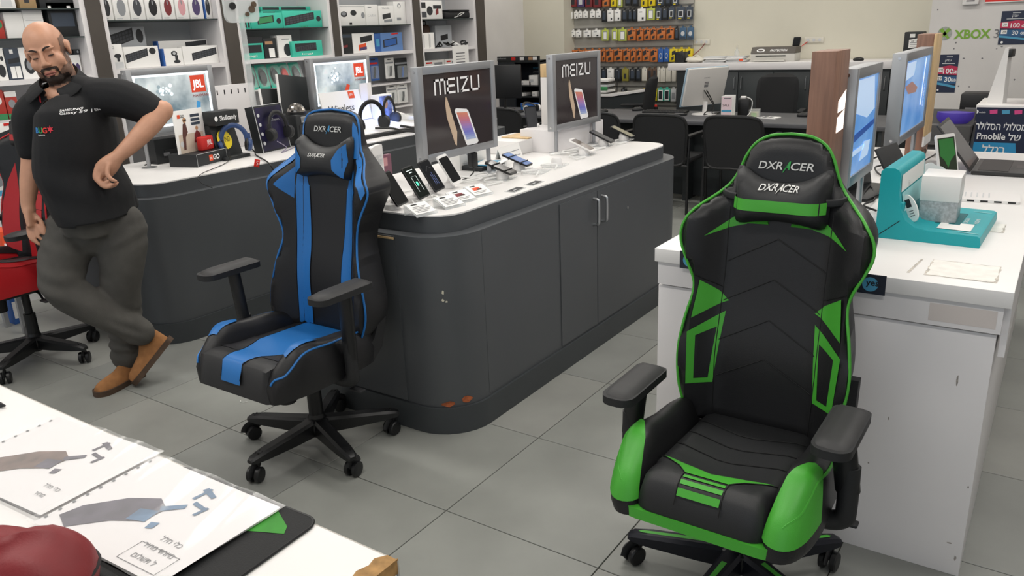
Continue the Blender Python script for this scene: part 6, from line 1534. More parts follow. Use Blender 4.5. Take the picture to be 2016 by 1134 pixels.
t = thing('keyboard', 'black keyboard lying on the long desk', 'keyboard', (p.x, p.y, DZ), .12); obj('case', G().box((0, 0, .012), (.44, .15, .02), .005), M_BLACK, t)
g = G()
for i in range(14):
    for j in range(5): g.box((-.195 + i * .03, -.05 + j * .025, .024), (.025, .02, .006), .002)
ky = obj('keys', g, M_BLACKM, t); ky['kind'] = 'stuff'
p = spot(1332, 227, Z=DZ); t = thing('remote_phone', 'flat black desk phone handset before the keyboard', 'handset', (p.x, p.y, DZ), .15); obj('body', G().box((0, 0, .01), (.2, .06, .018), .006), M_BLACK, t); obj('screen', G().b3(-.02, .07, -.02, .02, .0192, .0198), M_INKG, t)
# ------------------------------------------------------------------ seating round the desk
M_MESH = mat('black mesh fabric', '#1a1b1d', .8, bump=.4, bscale=700)
def visitor(label, x, y):
    t = thing('visitor_chair', label, 'chair', (x, y, 0), 0, 'visitor chairs at the desk')
    bk = spline([(-.20, .44), (-.235, .62), (-.24, .76), (-.19, .84), (0, .855), (.19, .84), (.24, .76), (.235, .62), (.20, .44), (0, .43)], 4, True)
    cv = lambda q, z: -.06 - (z - .45) * .12 + .05 * (q / .24) ** 2
    obj('back_mesh', G().slab(bk, lambda q, z: (q, cv(q, z) - .006, z), lambda q, z: (q, cv(q, z) + .006, z), .05), M_MESH, t)
    obj('back_frame', G().tube([(q, cv(q, z), z) for q, z in bk], .014, 8, closed=True), M_BLACK, t)
    obj('seat', G().box((0, .2, .455), (.47, .46, .05), .02), M_MESH, t)
    for s in (-1, 1):
        obj('rear_leg', G().tube([(s * .255, -.03, 0), (s * .25, -.02, .40), (s * .25, -.0, .66)], .013, 8), M_BLACK, t)
        obj('front_leg', G().tube([(s * .25, .42, 0), (s * .25, .40, .45), (s * .25, .38, .66)], .013, 8), M_BLACK, t)
        obj('armrest', G().box((s * .25, .18, .672), (.05, .42, .025), .008), M_BLACK, t)
    obj('cross_bar', G().tube([(-.25, -.02, .42), (.25, -.02, .42)], .011, 8), M_BLACK, t)
    return t
visitor('black mesh visitor chair at the desk, nearest the green chair', -2.22, 6.44)
visitor('black mesh visitor chair at the desk, middle one of three', -2.86, 6.44)
visitor('black mesh visitor chair at the desk, behind the farther phone panel', -3.50, 6.46)
def office(label, loc, rz, arms=True):
    t = thing('office_chair', label, 'chair', loc, rz)
    bk = spline([(-.17, .62), (-.20, .75), (-.205, .92), (-.17, 1.03), (0, 1.065), (.17, 1.03), (.205, .92), (.20, .75), (.17, .62), (0, .60)], 4, True)
    def yf(q, z, o): d = edge_dist((q, z), bk); return .22 + (z - .6) * .12 + o * .035 * math.sqrt(max(0, 1 - (1 - min(d / .04, 1)) ** 2)) + .06 * -(q / .2) ** 2
    obj('backrest', G().slab(bk, lambda q, z: (q, yf(q, z, -1), z), lambda q, z: (q, yf(q, z, 1), z), .04), M_MESH, t)
    obj('back_stem', G().tube(spline([(0, .28, .72), (0, .27, .55), (0, .2, .45), (0, .05, .43)], 4), [(.03, .01)] * 13, 8), M_BLACK, t)
    obj('seat', G().box((0, 0, .475), (.48, .46, .07), .03), M_MESH, t)
    for s in (-1, 1):
        obj('arm_pad', G().box((s * .27, .0, .72), (.06, .26, .03), .012), M_BLACKM, t); obj('arm_post', G().tube(spline([(s * .2, .02, .44), (s * .275, .02, .47), (s * .275, .02, .70)], 4), .014, 8), M_BLACK, t)
    obj('gas_lift', G().lathe([(.03, .08), (.03, .26), (.018, .26), (.018, .44)]), M_BLACK, t)
    for k in range(5):
        a = k * 2 * PI / 5 + .3; c, s = math.cos(a), math.sin(a)
        lg = obj('base_arm', G().tube([(0, 0, .09), (.30 * c, .30 * s, .075)], [(.026, .02), (.018, .014)], 8), M_BLACK, t); obj('caster', G().lathe([(.028, -.02), (.03, 0), (.028, .02)], (.30 * c, .30 * s, .03), 12, 'X'), M_BLACK, lg)
    return t
office('black office chair behind the desk before the dark cabinet doors', (-2.42, 8.12, 0), math.radians(8))
office('black office chair turned sideways behind the desk by the case wall', (-4.00, 8.13, 0), math.radians(-70))
# ------------------------------------------------------------------ side counter with paper trays
sc0 = spot(1183, 183, Y=8.45); sc1 = spot(1263, 174, Y=8.45)
t = thing('side_counter', 'short dark counter with a white slanting top edge under the case rails', 'counter', (-4.35, 8.62, 0))
obj('body', G().b3(-.55, .36, -.14, .14, 0, .80), M_DARK, t)
obj('top', G().prism([(-.56, .801), (-.05, .801), (.37, .86), (.37, .885), (-.05, .83), (-.56, .83)], -.16, .15, lambda x, y, z: (x, z, y)), M_WHITE, t)
obj('infill', G().prism([(-.05, .80), (.36, .80), (.36, .858), (.0, .80)], -.139, .14, lambda x, y, z: (x, z, y)), M_DARK, t)
t = thing('paper_tray', 'black wire paper tray with stacked forms on the side counter', 'tray', (-4.62, 8.6, .8305))
for k in range(3):
    sh_ = obj('tray_level', G().b3(-.17, .17, -.12, .12, .005 + .06 * k, .012 + .06 * k), M_BLACK, t); obj('papers', G().box((.0, -.01, .028 + .06 * k), (.30, .21, .03), .002, rz=.06 * (k - 1)), M_PAPER if k != 1 else M_LGREY, sh_)
for sx in (-.17, .17): obj('tray_post', G().tube([(sx, .11, 0), (sx, .11, .24)], .005, 6), M_BLACK, t)
obj('green_folder', G().box((.12, -.125, .06), (.09, .01, .04), .002), M_GREENP, t)
p = spot(1264, 200, Y=8.6); t = thing('floor_cone', 'small red cone beside the side counter', 'cone', (-3.90, 8.6, 0)); obj('cone', G().lathe([(.07, .03), (.015, .70), (.0, .71)], n=16), M_RED, t); obj('base', G().b3(-.1, .1, -.1, .1, 0, .03, .003), M_RED, t)
# ------------------------------------------------------------------ dark corner by the cream pier
def cab_at(px, py, Y): return spot(px, py, Y=Y)
a, b = spot(964, 115, Y=8.4), spot(1062, 113, Y=8.4); z1 = spot(1010, 120, Y=8.4).z; zh = spot(1010, 111, Y=8.4).z
W_ = b.x - a.x
t = thing('media_cabinet', 'dark open cabinet with a printed header board in the far corner', 'cabinet', ((a.x + b.x) / 2, 8.4, 0))
obj('back_panel', G().b3(-W_ / 2, W_ / 2, .30, .32, 0, z1), mat('navy poster board', '#20262d', .5), t)
for x in (-W_ / 2, W_ / 2 - .02): obj('side_panel', G().b3(x, x + .02, 0, .30, 0, z1), M_DARK, t)
hb = obj('header_board', G().b3(-W_ / 2, W_ / 2, -.004, .012, z1, zh), M_BLKCARD, t)
prints_z = plane_fn((0, -.0052, z1), (1, 0, 0), (0, 0, 1))
text(hb, 'garmin heroes', M_LGREY, lambda x, y: prints_z(x - W_ * .28, y + (zh - z1) * .5), h=.022)
for k, c in enumerate('rkwkaw'): flat(hb, 'printed_picture', PCOL[c], prints_z, rect(W_ * (-.05 + .085 * k), W_ * (.03 + .085 * k), .008, zh - z1 - .008))
obj('top_panel', G().b3(-W_ / 2, W_ / 2, .012, .30, z1 - .02, z1), M_DARK, t)
for py in (168, 190, 222):
    z = spot(1030, py, Y=8.4).z; obj('shelf_board', G().b3(0, W_ / 2 - .02, .02, .30, z - .015, z), M_DARK, t)
obj('left_panel', G().b3(-W_ / 2 + .02, 0, .0, .02, 0, z1 - .02), mat('navy poster board', '#20262d', .5), t)
fp = plane_fn((0, .29, 0), (1, 0, 0), (0, 0, 1))
text(t, 'navigation', M_CYAN, lambda x, y: fp(x + W_ * .2, y + z1 - .10), h=.022); text(t, 'performance', M_LGREY, lambda x, y: fp(x + W_ * .2, y + z1 - .15), h=.016)
obj('wave_line', G().tube([fp(W_ * (.05 + .04 * i), z1 - .30 + .012 * math.sin(i * 1.3)) for i in range(11)], .004, 5), M_CYAN, t)
cx_, cyy = (a.x + b.x) / 2, 8.4
for (x0, x1, yb, yt, lab) in ((1015, 1044, 168, 160, 'flat white carton on the dark cabinet shelf'), (1041, 1058, 168, 149, 'white paper pile on the dark cabinet shelf'), (1015, 1030, 190, 184, 'small white carton on the lower dark shelf'), (1047, 1057, 190, 181, 'white carton at the end of the lower dark shelf')):
    p0, p1 = spot(x0, yb, Y=8.43), spot(x1, yb, Y=8.43); z0 = spot(1030, yb, Y=8.4).z; p1x = min(p1.x, b.x - .03)
    pbox(lab, M_PAPER, ((p0.x + p1x) / 2, 8.44, z0 + .0005), p1x - p0.x, spot(x0, yt, Y=8.43).z - p0.z, .2, pics=[('r', 'l', .1, .5, .3, .6)], rz=0)
for k, (px, lab) in enumerate(((972, 'small green pot plant on the dark header board'),)):
    p = spot(px, 112, Y=8.5); t = thing('pot_plant', lab, 'plant', (p.x, 8.55, zh - .035)); obj('pot', G().lathe([(.03, 0), (.045, .07), (.04, .07)]), M_BROWN, t)
    for q in range(14):
        aa = q * 2.4; l = .07 + .02 * (q % 3); d = V((math.cos(aa), math.sin(aa), .9)).normalized(); c = V((0, 0, .07)); s_ = d.cross(V((0, 0, 1))).normalized() * .014
        g = G(); g.faces([c, c + d * l * .5 + s_, c + d * l, c + d * l * .5 - s_], [(0, 1, 2, 3)]); obj('leaf', g, M_GREENP, t, ang=0)
# grass decal on the pier
tw = WB - .2805
for k, (x0, y0_, x1, y1_) in enumerate(((985, 105, 984, 65), (990, 110, 994, 90), (988, 95, 981, 88), (992, 105, 993, 75))):
    p0, p1 = spot(x0, y0_, Y=tw), spot(x1, y1_, Y=tw)
    if -5.95 < p0.x < -5.35: obj('grass_decal', G().tube([tuple(p0), tuple((p0 + p1) / 2 + V((.01, 0, 0))), tuple(p1)], .004, 4), M_INKG, pier)
# left desk with a wooden edge
t = thing('corner_desk', 'dark corner desk with a wooden front edge beyond the phone counter', 'desk', (-4.80, 7.35, 0))
obj('desktop', G().b3(-.66, .62, -.35, .35, DZ - .03, DZ, .003), M_DESK, t); obj('wood_edge', G().b3(-.66, .1, -.356, -.35, DZ - .03, DZ), M_WOOD, t)
for x in (-.64, .60): obj('side_panel', G().b3(x - .012, x + .012, -.33, .33, 0, DZ - .031), M_DARK, t)
obj('modesty_panel', G().b3(-.62, .58, -.1, -.08, .1, DZ - .031), M_DARK, t)
t = thing('monitor', 'black monitor turned away on the corner desk', 'monitor', (-5.2, 7.45, DZ), .3); obj('housing', G().box((0, 0, .30), (.40, .03, .36), .008), M_BLACK, t); obj('stand_neck', G().tube([(0, .0, .01), (0, .02, .2)], [(.03, .012)] * 2, 8), M_BLACK, t); obj('stand_base', G().lathe([(.11, 0), (.11, .006), (.03, .014)], (0, 0, 0), 20), M_BLACK, t)
headphones('black and white headphones lying on the corner desk', MX.Translation((-4.72, 7.30, DZ + .02)) @ MX.Rotation(1.2, 4, 'Z') @ MX.Rotation(-1.1, 4, 'X'), .075, M_BLACK, M_WHITE, .036)
pbox('blue carton on the corner desk beside the headphones', M_BLUEP, (-4.90, 7.45, DZ), .18, .07, .1, rz=0, pics=[('r', 'c', .1, .6, .2, .7)])
t = thing('keyboard', 'black keyboard on the corner desk', 'keyboard', (-5.0, 7.15, DZ), .05); obj('case', G().box((0, 0, .012), (.40, .14, .02), .005), M_BLACK, t); obj('key_field', G().box((0, 0, .024), (.37, .11, .004), .001), M_BLACKM, t)
visitor('black mesh visitor chair at the corner desk', -4.62, 6.58)
# acrylic notice beside the nearer panel and plastic bag on the post
p0, p1 = spot(900, 125, X=-5.2), spot(931, 123, X=-5.2); z1 = spot(915, 89, X=-5.2).z
t = thing('notice_stand', 'white printed notice in a clear stand against the narrow shelf unit', 'sign', (-5.25, (p0.y + p1.y) / 2, .9), PI / 2); W_ = p1.y - p0.y
obj('sheet', G().b3(-W_ / 2, W_ / 2, 0, .004, z1 - .9 - .34, z1 - .9), M_PAPER, t); obj('stem', G().b3(-.012, .012, .004, .012, -.9, z1 - .95), M_CLEARP, t); obj('foot', G().b3(-.09, .09, -.06, .08, -.9, -.89), M_CLEARP, t)
f_ = plane_fn((0, -.001, 0), (1, 0, 0), (0, 0, 1)); hz = z1 - .9
flat(t, 'print', M_NAVY, f_, rect(-W_ * .3, W_ * .3, hz - .30, hz - .28)); text(t, 'MICROSOL', M_BLUEP, lambda x, y: f_(x, y + hz - .24), h=.03, w=W_ * .7, shear=.2)
for k in range(4): flat(t, 'print_line', M_INKG, f_, rect(-W_ * .3, W_ * .25, hz - .08 - .03 * k, hz - .07 - .03 * k))
# ------------------------------------------------------------------ white counter: lit blue panels and wood columns
CT = .8955
M_BLUELIT = mat('lit blue picture', '#2f7fd0', .25, emit=.45, noise=.5, scale=3.0, col2='#86b4e8')
M_BLUELIT2 = mat('lit pale picture', '#b9d2f0', .3, emit=.5)
M_BLUED = mat('lit deep blue picture', '#1f4f9c', .3, emit=.4)
def blue_panel(label, Y0, Y1, z0, z1, alt):
    t, w_, h_, f1, f2, f3 = panel(label, -.60, Y0, Y1, z0, z1, CT, M_BLUELIT, th=.055, posts=.72)
    if alt == 0:
        flat(t, 'shirt_print', M_BLUELIT2, f1, [(-w_ * .5, h_ * .98), (w_ * .3, h_ * .98), (w_ * .45, h_ * .62), (w_ * .1, h_ * .55), (-w_ * .5, h_ * .66)])
        flat(t, 'table_print', M_BLUED, f1, [(-w_ * .5, h_ * .34), (w_ * .5, h_ * .44), (w_ * .5, h_ * .50), (-w_ * .5, h_ * .42)])
        flat(t, 'chair_print', M_BLUELIT2, f2, [(-w_ * .5, h_ * .26), (w_ * .1, h_ * .27), (w_ * .05, h_ * .22), (-w_ * .5, h_ * .20)])
        flat(t, 'bag_print', M_BLUELIT2, f2, [(-w_ * .1, h_ * .1), (w_ * .3, h_ * .12), (w_ * .36, h_ * .28), (w_ * .05, h_ * .3)])
    else:
        flat(t, 'shirt_print', M_BLUELIT2, f1, [(-w_ * .45, h_ * .97), (-w_ * .1, h_ * .97), (-w_ * .15, h_ * .78), (-w_ * .45, h_ * .74)])
        flat(t, 'hand_print', mat('lit skin picture', '#a3736a', .3, emit=.3), f2, [(-w_ * .45, h_ * .66), (-w_ * .2, h_ * .7), (w_ * .05, h_ * .58), (w_ * .0, h_ * .52), (-w_ * .3, h_ * .54)])
        flat(t, 'line_print', M_LITW, f2, [(w_ * .26, h_ * .28), (w_ * .285, h_ * .28), (w_ * .33, h_ * .97), (w_ * .305, h_ * .97)])
        for k in range(7): flat(t, 'letter_print', M_BLUELIT2, f2, circ(w_ * .38, h_ * (.26 + .05 * k), .008, 8))
    return t
blue_panel('lit blue picture panel directly behind the green chair, next to the near wood column', 2.80, 3.21, 1.035, 1.425, 0)
blue_panel('lit blue picture panel standing beyond the teal stand, before the far wood column', 3.70, 4.42, 1.055, 1.432, 1)
def column(label, x0, x1, y0, y1, z1, oak):
    t = thing('wood_column', label, 'column', ((x0 + x1) / 2, (y0 + y1) / 2, CT)); w_, d_ = (x1 - x0) / 2, (y1 - y0) / 2
    obj('core', G().b3(-w_, w_, -d_, d_, 0, z1 - CT, .001), M_WOOD, t)
    if oak: obj('oak_board', G().b3(w_, w_ + .008, -d_ - .02, d_, .10, z1 - CT, .001), M_OAK, t); obj('white_foot', G().b3(w_, w_ + .009, -d_ - .02, d_, .05, .099), M_WHITE, t)
    fr = plane_fn((w_ + .0008, 0, 0), (0, 1, 0), (0, 0, 1))
    if not oak:
        for (a0, a1) in ((.0, .5), (.55, 1)): flat(t, 'painted_reflection', mat('glowing reflection white', '#fff6ea', .4, emit=1.2), fr, [(d_ * -.2, .34 + .115 * a0), (d_ * .85, .345 + .115 * a0), (d_ * .85, .345 + .125 * a1), (d_ * -.2, .335 + .105 * a1)])  # window reflection on the wood, painted as two glowing patches
    return t
column('near brown wood column behind the head of the green chair', -.668, -.596, 2.60, 2.78, 1.488, False)
column('far brown wood column with a pale oak board facing the aisle', -.66, -.582, 4.50, 4.70, 1.487, True)
for k, (x, y, lean, lab, hgt) in enumerate(((-.66, 3.46, 12, 'black laptop screen standing behind the near blue panel', .26), (-.47, 3.50, 30, 'slim grey tablet leaning behind the near blue panel', .2))):
    t = thing('open_laptop' if k == 0 else 'leaning_tablet', lab, 'laptop' if k == 0 else 'tablet', (x, y, CT), math.radians(80)); 
    obj('screen', G().box((0, .02 + .5 * hgt * math.sin(math.radians(lean)), hgt / 2 * math.cos(math.radians(lean)) + .012), (.34 if k == 0 else .22, .010, hgt), .003, m=MX.Rotation(math.radians(-lean), 4, 'X')), M_BLKCARD if k == 0 else M_BLACKM, t)
    obj('base', G().b3(-.17 if k == 0 else -.1, .17 if k == 0 else .1, -.10 if k == 0 else -.02, .03, 0, .014, .003), M_BLACK, t)
# ------------------------------------------------------------------ teal stand
M_TURQ = mat('turquoise moulded plastic', '#14a7b0', .4)
T0 = MX.Translation((-.463, 2.745, CT)) @ MX.Rotation(math.radians(-2), 4, 'Z')
t = thing('teal_stand', 'turquoise corner shaped product stand on the white counter', 'stand', m=T0)
prof = [(0, 0), (.30, 0), (.302, .012), (.298, .032), (.29, .036), (.16, .038), (.115, .045), (.085, .065), (.068, .10), (.06, .15), (.058, .21), (.052, .222), (.04, .228), (.012, .228), (.0, .216)]
g = G(); g.prism(prof, 0, .40, lambda x, y, z: (x, z, y)); bd_ = obj('body', g, M_TURQ, t, ang=40)
obj('joint_line', G().tube([(.004, -.0006, .004), (.07, -.0006, .062)], .0012, 5), M_SEAM, t)
pr_ = [(.0585, .205), (.0605, .15), (.0685, .10), (.0855, .0655), (.1155, .0455), (.1605, .0385), (.2895, .0365)]
def along(sv):
    L_ = [math.hypot(b[0] - a[0], b[1] - a[1]) for a, b in zip(pr_, pr_[1:])]; d = max(0, min(sum(L_) - 1e-6, sv))
    for (a, b, l) in zip(pr_, pr_[1:], L_):
        if d <= l: q = d / l; nx, nz = (a[1] - b[1]) / l, (b[0] - a[0]) / l; return (a[0] + (b[0] - a[0]) * q + nx * .0012, a[1] + (b[1] - a[1]) * q + nz * .0012)
        d -= l
def onstand(u, v): # u across (local y), v down the inner face
    x, z = along(v); return (x, u, z)
def sp_print(nm, m, u0, u1, v0, v1):
    g = G(); n = 6; g.rings([[onstand(u0, v0 + (v1 - v0) * k / n) for k in range(n + 1)], [onstand(u1, v0 + (v1 - v0) * k / n) for k in range(n + 1)]], cap=False, closed=False); obj(nm, g, m, t, ang=60)
sp_print('white_print', M_PAPER, .02, .38, .0, .055); sp_print('pale_print', mat('pale turquoise print', '#9fd6d8', .5), .03, .37, .06, .12)
sp_print('white_sheet', M_PAPER, .05, .15, .235, .33) ; sp_print('line_frame', mat('pale turquoise print', '#9fd6d8', .5), .025, .03, .30, .385); sp_print('line_frame', mat('pale turquoise print', '#9fd6d8', .5), .345, .35, .30, .385)
obj('side_clip', G().box((.064, .03, .10), (.02, .03, .035), .005), M_TURQ, t)
for k, s in enumerate(('DEIGULB', 'HUSDVMA')): text(t, s, M_INKW, lambda x, y, k=k: (.235 + .03 * k - y, .2 + x, .0384), h=.012)
obj('recess', G().b3(.13, .225, .12, .30, .034, .0392), mat('dark turquoise recess', '#0d6b72', .5), t)
text(t, 'Fit', M_INKG, lambda x, y: onstand(.14 + x, .045 - y), h=.02)
t = thing('router_box', 'white sleeved box with a grey patterned lower half on the turquoise stand', 'box', m=T0 @ MX.Translation((.152, .20, .0395)) @ MX.Rotation(math.radians(3), 4, 'Z'))
obj('patterned_core', G().b3(-.055, .055, -.07, .07, 0, .085, .002), mat('grey dotted card', '#b3b8bb', .4, noise=.25, scale=120), t)
obj('white_sleeve', G().b3(-.057, .057, -.072, .072, .068, .15, .002), M_WHITE, t)
t = thing('oval_tag', 'white oval tag with a small picture leaning on the turquoise stand', 'tag', m=T0 @ MX.Translation((.108, .045, .055)) @ MX.Rotation(math.radians(-20), 4, 'Z') @ MX.Rotation(math.radians(-28), 4, 'Y'))
obj('plate', G().prism(circ(0, .045, .022, 20, .046), -.003, .003, lambda x, y, z: (x, z, y)), M_PAPER, t)
prf = plane_fn((0, -.0036, 0), (1, 0, 0), (0, 0, 1)); flat(t, 'printed_picture', M_KB, prf, rect(-.010, .008, .048, .075)); 
for k in range(3): flat(t, 'print_line', M_INKG, prf, rect(-.008, .008, .018 + .008 * k, .021 + .008 * k))
# ------------------------------------------------------------------ devices on the white counter
def laptop(label, m, W=.36, D=.25, H=.24, open_=125, scr='#33343a'):
    """base before the hinge along local x, screen leaning back towards +y"""
    t = thing('laptop', label, 'laptop', m=m)
    obj('base', G().b3(-W / 2, W / 2, -D, 0, 0, .018, .004), mat('charcoal laptop shell', '#2e2d2d', .45), t)
    obj('keyboard_field', G().b3(-W * .44, W * .44, -D * .52, -D * .08, .0181, .0195), mat('laptop keys', '#232222', .5), t)
    obj('touchpad', G().b3(-W * .14, W * .14, -D * .92, -D * .60, .0181, .0187), mat('laptop touchpad', '#3a3838', .4), t)
    R_ = MX.Translation((0, .0, .014)) @ MX.Rotation(math.radians(-(open_ - 90)), 4, 'X')
    g = G(); g.m = R_; g.b3(-W / 2, W / 2, 0, .008, 0, H, .003); l = obj('lid', g, mat('charcoal laptop shell', '#2e2d2d', .45), t)
    g = G(); g.m = R_; g.b3(-W * .46, W * .46, -.0008, 0, H * .07, H * .95); obj('screen', g, mat('laptop screen ' + scr, scr, .1), l)
    return t
laptop('charcoal laptop opened wide at the far edge of the white counter', MX.Translation((-.315, 4.22, CT)) @ MX.Rotation(PI / 2, 4, 'Z'), .36, .27, .25, 128)
p = spot(1862, 342, Z=CT)
t = thing('display_tablet', 'white tablet with a green leaf screen standing on the counter', 'tablet', m=MX.Translation((-.375, 3.86, CT)) @ MX.Rotation(math.radians(62), 4, 'Z') @ MX.Rotation(math.radians(-14), 4, 'X'))
obj('body', G().prism(rrect(.125, .20, .012, 4, 0, .10), 0, .009, lambda x, y, z: (x, z, y)), M_WHITE, t); obj('screen', G().b3(-.055, .055, -.001, 0, .025, .185), mat('dark green screen', '#22301f', .1), t)
prf = plane_fn((0, -.0016, 0), (1, 0, 0), (0, 0, 1)); flat(t, 'leaf_picture', mat('leaf green picture', '#2f7a38', .3), prf, [(-.05, .18), (.045, .18), (.05, .11), (.015, .085), (-.005, .055), (-.025, .09), (-.05, .11)])
t = thing('cloud_card', 'white cloud shaped card standing behind the white sleeved box', 'card', m=MX.Translation((-.42, 3.72, CT)) @ MX.Rotation(math.radians(60), 4, 'Z'))
obj('card', G().prism(spline([(-.09, 0), (-.09, .05), (-.07, .09), (-.03, .10), (0, .085), (.04, .075), (.08, .05), (.10, .03), (.10, 0), (0, 0)], 4, True), 0, .004, lambda x, y, z: (x, z, y)), mat('pale blue white card', '#dfe8ea', .5), t); obj('foot', G().b3(-.05, .05, -.02, .03, -.0, .006), M_CLEARP, t)
t = thing('laptop_decal', 'white flat laptop shaped sign lying on the counter', 'sign', (-.215, 3.52, CT), math.radians(4))
obj('plate', G().prism(rrect(.23, .16, .012, 4), 0, .010, None), M_WHITE, t)
for k in range(6): flat(t, 'print_line', M_LGREY, plane_fn((0, 0, .0106), (1, 0, 0), (0, 1, 0)), rect(-.09 + .02 * k, -.085 + .02 * k, -.03, .06))
for k in range(4): obj('port', G().b3(-.06 + .045 * k, -.035 + .045 * k, -.0806, -.079, .002, .008), M_INK, t)
# small cartons at the rear edge beside the chair
t = pbox('white carton with red print peeping out beside the green chair', M_PAPER, (-.985, 3.42, CT), .10, .12, .10, pics=[('r', 'r', .1, .5, .1, .5), ('r', 'g', .1, .6, .7, .8)], rz=0)
t = pbox('low cream carton beside the white carton with red print', M_PALE, (-.975, 3.10, CT), .12, .055, .14, pics=[('r', 'l', .2, .8, .3, .6)], rz=0)
# yes stickers on the counter front
for k, (x0, x1) in enumerate(((-.60, -.52), (-.40, -.31))):
    X0, X1 = (-.955, -.885) if k == 0 else (-.42, -.348)
    t = thing('brand_sticker', ['dark sticker with a blue disc on the counter edge, picture left of the chair back', 'dark sticker with a blue disc and yes lettering on the counter edge'][k], 'sticker', ((X0 + X1) / 2, 2.3115, .853))
    obj('sticker', G().b3(-.036, .036, -.002, .0, -.012, .045), mat('dark navy sticker', '#1d2433', .5), t)
    fs_ = plane_fn((0, -.0026, .016), (1, 0, 0), (0, 0, 1)); flat(t, 'disc', M_CYAN, fs_, circ(-.004, 0, .021, 18)); text(t, 'yes.', M_INK if k else M_INK, plane_fn((.004, -.0032, .016), (1, 0, 0), (0, 0, 1)), h=.018, bold=.02)
# cables on the counter
for k, (pts, lab) in enumerate((([(1690, 400), (1712, 372), (1722, 392), (1700, 410), (1726, 415)], 'black cable tangle between the near blue panel and the turquoise stand'), ([(1705, 318), (1735, 312), (1745, 322), (1722, 335), (1738, 345), (1765, 330)], 'black cables lying before the post of the far blue panel'), ([(1805, 278), (1822, 300), (1812, 318), (1835, 312), (1845, 300)], 'thin black cable hanging from the far blue panel'))):
    q = [spot(x, y, Z=CT + .006) for x, y in pts]; cord(lab, [(v.x, v.y, CT + .006 + (.012 * (i % 2))) for i, v in enumerate(q)], .004)
# ------------------------------------------------------------------ far sales point with the navy sign
M_NAVYS = mat('dark navy sign', '#1c2540', .5)
t = thing('sales_counter', 'dark navy fronted sales counter with white Hebrew lettering under the far laptop', 'counter', (.25, 6.25, 0))
SZ = .985
obj('body', G().b3(-.73, 1.2, .02, .5, 0, SZ - .03), M_WHITE2, t); obj('top', G().b3(-.76, 1.23, -.0, .52, SZ - .03, SZ, .003), M_WHITE, t)
sg = obj('sign_panel', G().b3(-.755, 1.2, -.015, .0, .05, SZ - .015), M_NAVYS, t)
fs = plane_fn((0, -.0156, 0), (1, 0, 0), (0, 0, 1)); fs2 = plane_fn((0, -.0162, 0), (1, 0, 0), (0, 0, 1))
cxs = spot(1965, 255, Y=6.235).x - .25
z_a = spot(1960, 252, Y=6.235).z; z_b = spot(1960, 265, Y=6.235).z; z_c = spot(1960, 294, Y=6.235).z
text(sg, 'רלולסה ילולסמ', M_INKW, lambda x, y: fs(cxs + .012 + x, z_a + .012 + y), h=.044, w=.29, bold=.012)
text(sg, 'Pmobile', M_INKW, lambda x, y: fs(cxs - .035 + x, z_b - .012 + y), h=.042, w=.165, bold=.02); text(sg, 'לש', M_INKW, lambda x, y: fs(cxs + .10 + x, z_b - .012 + y), h=.042, bold=.012)
flat(sg, 'blue_block', mat('sky blue print', '#2f94c9', .5), fs, [(cxs - .15, z_c + .045), (cxs + .11, z_c + .045), (cxs + .16, z_c - .25), (cxs - .15, z_c - .25)])
text(sg, 'ללגב', M_INKW, lambda x, y: fs2(cxs - .01 + x, z_c + .0 + y), h=.05, bold=.012)
zt_ = spot(1940, 220, Y=6.235).z
flat(sg, 'logo_disc', M_INKW, fs, circ(cxs - .14, zt_, .013, 14)); text(sg, 'mobile', M_INKW, lambda x, y: fs(cxs - .105 + x, zt_ - .004 + y), h=.010)
for k in range(5): flat(sg, 'colour_tag', [M_RED, M_CYAN][k % 2] if k % 2 else mat('magenta print', '#d94a8a', .5), fs, [(cxs - .06 + .07 * k, zt_ - .014), (cxs - .018 + .07 * k, zt_ - .010), (cxs - .020 + .07 * k, zt_ + .016), (cxs - .064 + .07 * k, zt_ + .012)])
laptop('grey laptop opened on the navy fronted sales counter', MX.Translation((-.18, 6.48, SZ)) @ MX.Rotation(math.radians(80), 4, 'Z'), .30, .36, .24, 106, '#8c8a86')
t = thing('display_riser', 'white sloping display plate with dark marks beside the far laptop', 'display', (-.36, 6.42, SZ), math.radians(80)); obj('plate', G().prism([(0, 0), (.10, 0), (.03, .36), (.01, .36)], -.05, .05, lambda x, y, z: (z, x, y)), M_WHITE, t); obj('clip', G().b3(-.04, .04, -.012, .03, .30, .35, .004), M_BLKCARD, t)
# dark machines left of the sign
p = spot(1850, 290, Y=5.3)
t = thing('payment_terminal', 'tall dark grey machine with a purple lid behind the white tablet', 'machine', (-.60, 5.75, 0)); obj('cabinet', G().b3(-.11, .13, -.12, .18, 0, .92, .01), mat('dark grey machine plastic', '#3c3b3b', .5), t); obj('head', G().prism([(-.14, .80), (-.10, .76), (.10, .98), (.06, 1.0)], -.11, .13, lambda x, y, z: (z, x, y)), mat('dark grey machine plastic', '#3c3b3b', .5), t); obj('purple_lid', G().lathe([(.10, .92), (.11, .95), (.105, .985), (.0, .99)], (.02, .05, 0), 24), mat('violet plastic', '#4a37a8', .4), t)
t = thing('card_printer', 'black printer on the dark rack beside the wall', 'printer', (-.58, 7.3, .80)); obj('case', G().box((0, 0, .09), (.24, .25, .18), .012), M_BLACK, t); obj('paper_slot', G().b3(-.08, .08, -.128, -.124, .06, .075), M_INKG, t)
t = thing('dark_rack', 'dark open rack of cables and boxes below the posters', 'rack', (-.52, 7.3, 0))
for z in (.30, .55, .80): obj('shelf_board', G().b3(-.25, .32, -.3, .3, z - .02, z - .001), M_BLACK, t)
for sx in (-.24, .31):
    for sy in (-.29, .29): obj('post', G().b3(sx - .012, sx + .012, sy - .012, sy + .012, 0, .80), M_BLACK, t)
